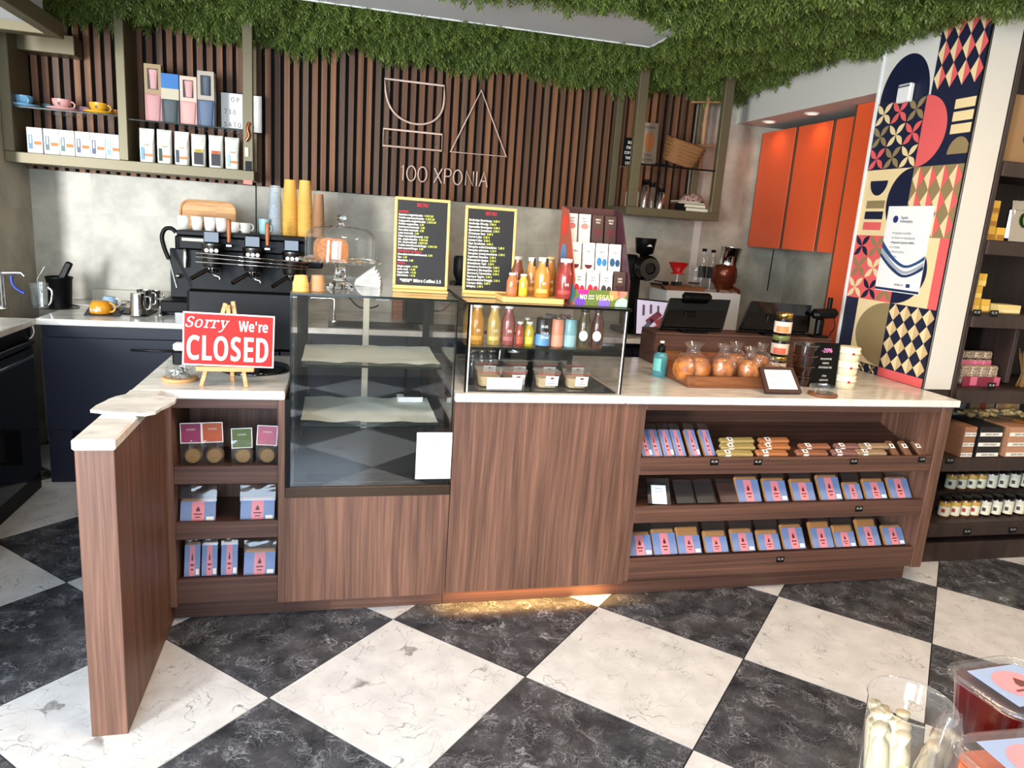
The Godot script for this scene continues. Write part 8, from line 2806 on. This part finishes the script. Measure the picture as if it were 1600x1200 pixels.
	for q in [[1500, 25], [1532, 40], [1572, 40]]:
		var z := -0.40
		t = thing("display_box", ["grey display box back behind the black snack boxes", "open display box with red flower print", "open display box of wrapped rusks"][i], "box", Vector3(X.call(q[0] + 6, 640, z), 0.5555, z), 0.0, "open display boxes at the shelf's back")
		var wd: float = metres(Vector3(3.3, 0.8, z), q[1] + 4) / 2
		board(t, "box", Vector3(-wd, 0, -0.12 + 0.10), Vector3(wd, 0.150, 0.08), tint([Color(0.20, 0.19, 0.18), Color(0.55, 0.48, 0.38), Color(0.60, 0.50, 0.38)][i]), 0.001)
		board(t, "header", Vector3(-wd, 0.150, -0.02), Vector3(wd, 0.272, -0.014), tint(Color(0.58, 0.56, 0.50)), 0.0)
		board(t, "picture", Vector3(-wd * 0.95, 0.165, -0.0138), Vector3(wd * 0.95, 0.250, -0.0134), tint([Color(0.12, 0.12, 0.12), Color(0.48, 0.38, 0.26), Color(0.56, 0.42, 0.28)][i]), 0.0)
		s = st()
		prism(s, shifted(ellipse(0.022, 0.026, 10), Vector2(0, 0.205)), 0.0, Transform3D(Basis.IDENTITY, Vector3(0, 0, -0.0131)))
		part(t, "flower", s, tint([Color(0.4, 0.4, 0.38), Color(0.50, 0.16, 0.08), Color(0.66, 0.52, 0.30)][i]))
		s = st()
		text(s, "GREEK SNACK", Vector3(0, 0.259, -0.0131), 0.011, font_bold, 0.8, 1)
		lettering(t, s, M.ink)
		rng.seed = 60 + i
		s = st()
		for k in 9:
			boxc(s, Vector3.ZERO, Vector3(0.05, 0.018, 0.03), 0.006, Transform3D(Basis.from_euler(Vector3(rng.randf_range(-0.5, 0.5), rng.randf() * 3.0, rng.randf_range(-0.4, 0.4))), Vector3(rng.randf_range(-wd * 0.7, wd * 0.7), 0.155 + rng.randf() * 0.02, rng.randf_range(0.0, 0.06))))
		part(t, "wrapped_snacks", s, once("snacks", func(): hash_fleck("snacks", Color(0.50, 0.36, 0.18), Color(0.84, 0.74, 0.52), 161, 0.1, 0.4, 10.0))).set_meta("kind", "stuff")
		i += 1
	# two rows of spread jars, the rear one on a step
	t = thing("jar_step", "dark step carrying the rear row of spread jars", "step", Vector3(3.55, 0.2055, -0.36))
	board(t, "step", Vector3(-0.63, 0, -0.15), Vector3(0.90, 0.105, 0.045), M.wood_dark)
	i = 0
	for row in 2:
		for px in [1471, 1487, 1503, 1517, 1534, 1551, 1569, 1587, 1604]:
			var z := -0.235 if row == 0 else -0.345
			var yb := 0.2055 if row == 0 else 0.311
			var p := Vector3(X.call(px + (8 if row == 1 else 0), 815 if row == 0 else 785, z), yb, z)
			var sweet: bool = i % 9 < 4
			var names := "%s labelled spread jar, %s from the counter side in the %s row" % ["yellow" if sweet else "white", ["first", "second", "third", "fourth", "fifth", "sixth", "seventh", "eighth", "ninth"][i % 9], ["front", "rear"][row]]
			t = thing("spread_jar", names, "jar", p, towards_camera(p), "spread jars on the retail shelf")
			var r := 0.0265
			s = st()
			lathe(s, [Vector2(0, 0), Vector2(r * 0.95, 0), Vector2(r, 0.006), Vector2(r, 0.086), Vector2(r * 0.86, 0.094)], 18)
			part(t, "body", s, gloss(Color(0.34, 0.20, 0.08) if sweet else Color(0.12, 0.03, 0.03)))
			s = st()
			lathe(s, [Vector2(r * 0.88, 0.092), Vector2(r * 0.96, 0.093), Vector2(r * 0.96, 0.110), Vector2(0, 0.112)], 18)
			part(t, "lid", s, M.black)
			wrap_label(t, r * 1.015, 0.012, 0.062, 2.7, tint(Color(0.83, 0.82, 0.72)))
			wrap_label(t, r * 1.015, 0.062, 0.084, 2.7, tint(Color(0.72, 0.58, 0.26) if sweet else Color(0.76, 0.76, 0.70)), 0.0, "label_band")
			wrap_label(t, r * 1.03, 0.030, 0.050, 0.6, tint(Color(0.62, 0.12, 0.08) if sweet and row == 0 else Color(0.20, 0.16, 0.15)), 0.1, "label_picture")
			i += 1
	retail_tag(1526, 489, "€1,20", "black price tag under the yellow cartons")
	retail_tag(1553, 490, "€3,50", "black price tag under the long cream box")
	retail_tag(1549, 603, "€3,40", "black price tag under the pink sweets tray")
	retail_tag(1484, 720, "€1,90", "black price tag under the brown snack boxes")
	retail_tag(1511, 831, "€3,90", "black price tag under the yellow labelled jars")
	retail_tag(1582, 828, "€4,90", "black price tag under the white labelled jars")
# ---------------------------------------------------------------- tubs on a table near the camera
func build_foreground():
	var ty := 0.79
	var P := PackedVector2Array()
	for q in [[1356, 1214], [1500, 1128], [1720, 1118], [1900, 1320], [1420, 1360]]:
		var w := py_at(q[0], q[1], ty)
		P.append(Vector2(w.x, -w.z))
	var t := thing("display_table", "low display table at the shop side carrying tubs of sweets", "table", Vector3.ZERO)
	var s := st()
	prism(s, P, 0.03, Transform3D(Basis(Vector3.RIGHT, -PI / 2), Vector3(0, ty - 0.03, 0)))
	part(t, "top", s, M.wood_dark)
	for k in P.size():
		var c := Vector2.ZERO
		for v in P:
			c += v / P.size()
		var v := P[k].lerp(c, 0.12)
		board(t, "leg", Vector3(v.x - 0.02, 0.0, -v.y - 0.02), Vector3(v.x + 0.02, ty - 0.03, -v.y + 0.02), M.wood_dark)
	# red tub on a second one
	var p := CAM + ray(1590, 1070) * 0.90
	var h := 0.075
	var turn := 0.06
	spoon_tub("red jelly tub with a blue and pink label on its clear lid", Vector3(p.x, p.y - h, p.z), 0.125, h, Color(0.30, 0.02, 0.03), turn)
	spoon_tub("dark red tub underneath the red jelly tub", Vector3(p.x, ty + 0.0005, p.z), 0.125, p.y - h - ty - 0.0012, Color(0.26, 0.03, 0.04), turn)
	# orange tub nearer
	p = CAM + ray(1622, 1192) * 0.75
	spoon_tub("orange jam tub with a blue and pink label in front of the red tub", Vector3(p.x, ty + 0.0005, p.z), 0.125, p.y - ty - 0.001, Color(0.72, 0.30, 0.05), turn - 0.1)
	# clear cup of wrapped marshmallow twists
	p = CAM + ray(1425, 1098) * 0.90
	var r := 0.049
	h = p.y - ty
	t = thing("sweets_cup", "clear plastic cup of wrapped white marshmallow twists on the table", "cup", Vector3(p.x, ty + 0.0005, p.z))
	s = st()
	lathe(s, [Vector2(0, 0.001), Vector2(r * 0.82, 0.0), Vector2(r * 0.86, 0.006), Vector2(r, h - 0.004), Vector2(r * 1.05, h), Vector2(r * 1.03, h + 0.003), Vector2(r * 0.97, h - 0.002)], 36)
	part(t, "cup", s, M.tub)
	rng.seed = 91
	s = st()
	for k in 16:
		var a := rng.randf() * TAU
		var d := sqrt(rng.randf()) * r * 0.62
		var lean := Basis.from_euler(Vector3(rng.randf_range(-0.25, 0.25), rng.randf() * 3.0, rng.randf_range(-0.25, 0.25)))
		lathe(s, [Vector2(0, 0), Vector2(0.011, 0.002), Vector2(0.012, h * 0.34), Vector2(0.010, h * 0.66), Vector2(0.004, h * 0.72), Vector2(0.009, h * 0.80), Vector2(0, h * 0.79)], 9, Transform3D(lean, Vector3(cos(a) * d, 0.006 + rng.randf() * 0.012, sin(a) * d)))
	part(t, "twists", s, tint(Color(0.74, 0.70, 0.58), 0.4)).set_meta("kind", "stuff")
	wrap_label(t, r * 0.985, 0.020, h * 0.55, 0.9, M.paper, 0.55)
	wrap_label(t, r * 0.988, 0.018, h * 0.56, 0.18, tint(Color(0.30, 0.72, 0.22)), 0.95, "green_stripe")
	# bag of wrapped twists beside it
	p = CAM + ray(1480, 1132) * 0.79
	t = thing("sweets_bag", "clear crinkled bag of white wrapped twists beside the plastic cup", "bag", Vector3(p.x + 0.004, ty + 0.0005, p.z), 0.3)
	h = p.y - ty
	s = st()
	for k in 12:
		var lean := Basis.from_euler(Vector3(rng.randf_range(-0.3, 0.3), rng.randf() * 3.0, rng.randf_range(-0.3, 0.3)))
		lathe(s, [Vector2(0, 0), Vector2(0.010, 0.002), Vector2(0.011, h * 0.5), Vector2(0.004, h * 0.6), Vector2(0.008, h * 0.68), Vector2(0, h * 0.68)], 9, Transform3D(lean, Vector3(rng.randf_range(-0.015, 0.015), 0.008, rng.randf_range(-0.012, 0.012))))
	part(t, "twists", s, tint(Color(0.74, 0.70, 0.58), 0.4)).set_meta("kind", "stuff")
	s = st()
	var n := noise(171, 6.0, 3)
	s.set_smooth_group(0)
	var pt := func(a: int, j: int) -> Vector3:
		var v := j / 10.0
		var u := TAU * (a % 20) / 20
		var e := n.get_noise_3d(cos(u) * 0.4, v, sin(u) * 0.4)
		var rr := (1.0 if v < 0.6 else lerpf(1.0, 0.35, (v - 0.6) / 0.4)) * (1.0 + e * 0.3)
		return Vector3(cos(u) * 0.030 * rr, v * h * 1.05 + 0.0005, sin(u) * 0.026 * rr)
	for j in 10:
		for a in 20:
			quad(s, pt.call(a + 1, j), pt.call(a, j), pt.call(a, j + 1), pt.call(a + 1, j + 1))
	part(t, "film", s, M.film)
func spoon_tub(label: String, at: Vector3, w: float, h: float, c: Color, turn: float):
	var t := thing("jelly_tub", label, "tub", at, turn, "")
	var d := w * 0.86
	var s := st()
	frustum(s, w * 0.80, d * 0.80, w * 0.92, d * 0.92, 0.0, h * 0.90, 0.02)
	part(t, "filling", s, gloss(c))
	s = st()
	var ring := []
	for v in rounded(w * 1.0, d * 1.0, 0.026, 5):
		ring.append(Vector3(v.x, h * 0.955, -v.y))
	tube(s, ring, 0.0045, 8, true)
	part(t, "rim", s, M.clear)
	s = st()
	frustum(s, w * 0.98, d * 0.98, w * 0.94, d * 0.94, h * 0.94, h, 0.024)
	var lid := part(t, "lid", s, M.film)
	s = st()
	box(s, Vector3(-w * 0.33, h + 0.0004, -d * 0.33), Vector3(w * 0.33, h + 0.0010, d * 0.33), 0.0)
	part(lid, "label", s, tint(Color(0.52, 0.60, 0.72)))
	var flatx := Transform3D(Basis(Vector3.RIGHT, -PI / 2), Vector3(0.0, h + 0.0013, 0.0))
	s = st()
	prism(s, ellipse(w * 0.24, d * 0.25, 24), 0.0, flatx)
	part(lid, "label_centre", s, M.label_pink)
	s = st()
	prism(s, PackedVector2Array([Vector2(-0.008, -0.006), Vector2(0.008, -0.006), Vector2(0.009, 0.001), Vector2(0.0, 0.012), Vector2(-0.009, 0.001)]), 0.0, flatx * Transform3D(Basis.IDENTITY, Vector3(0.006, 0, 0.0003)))
	box(s, Vector3(-0.016, h + 0.0014, 0.010), Vector3(0.020, h + 0.0017, 0.013), 0.0)
	part(lid, "emblem", s, M.label_mark)
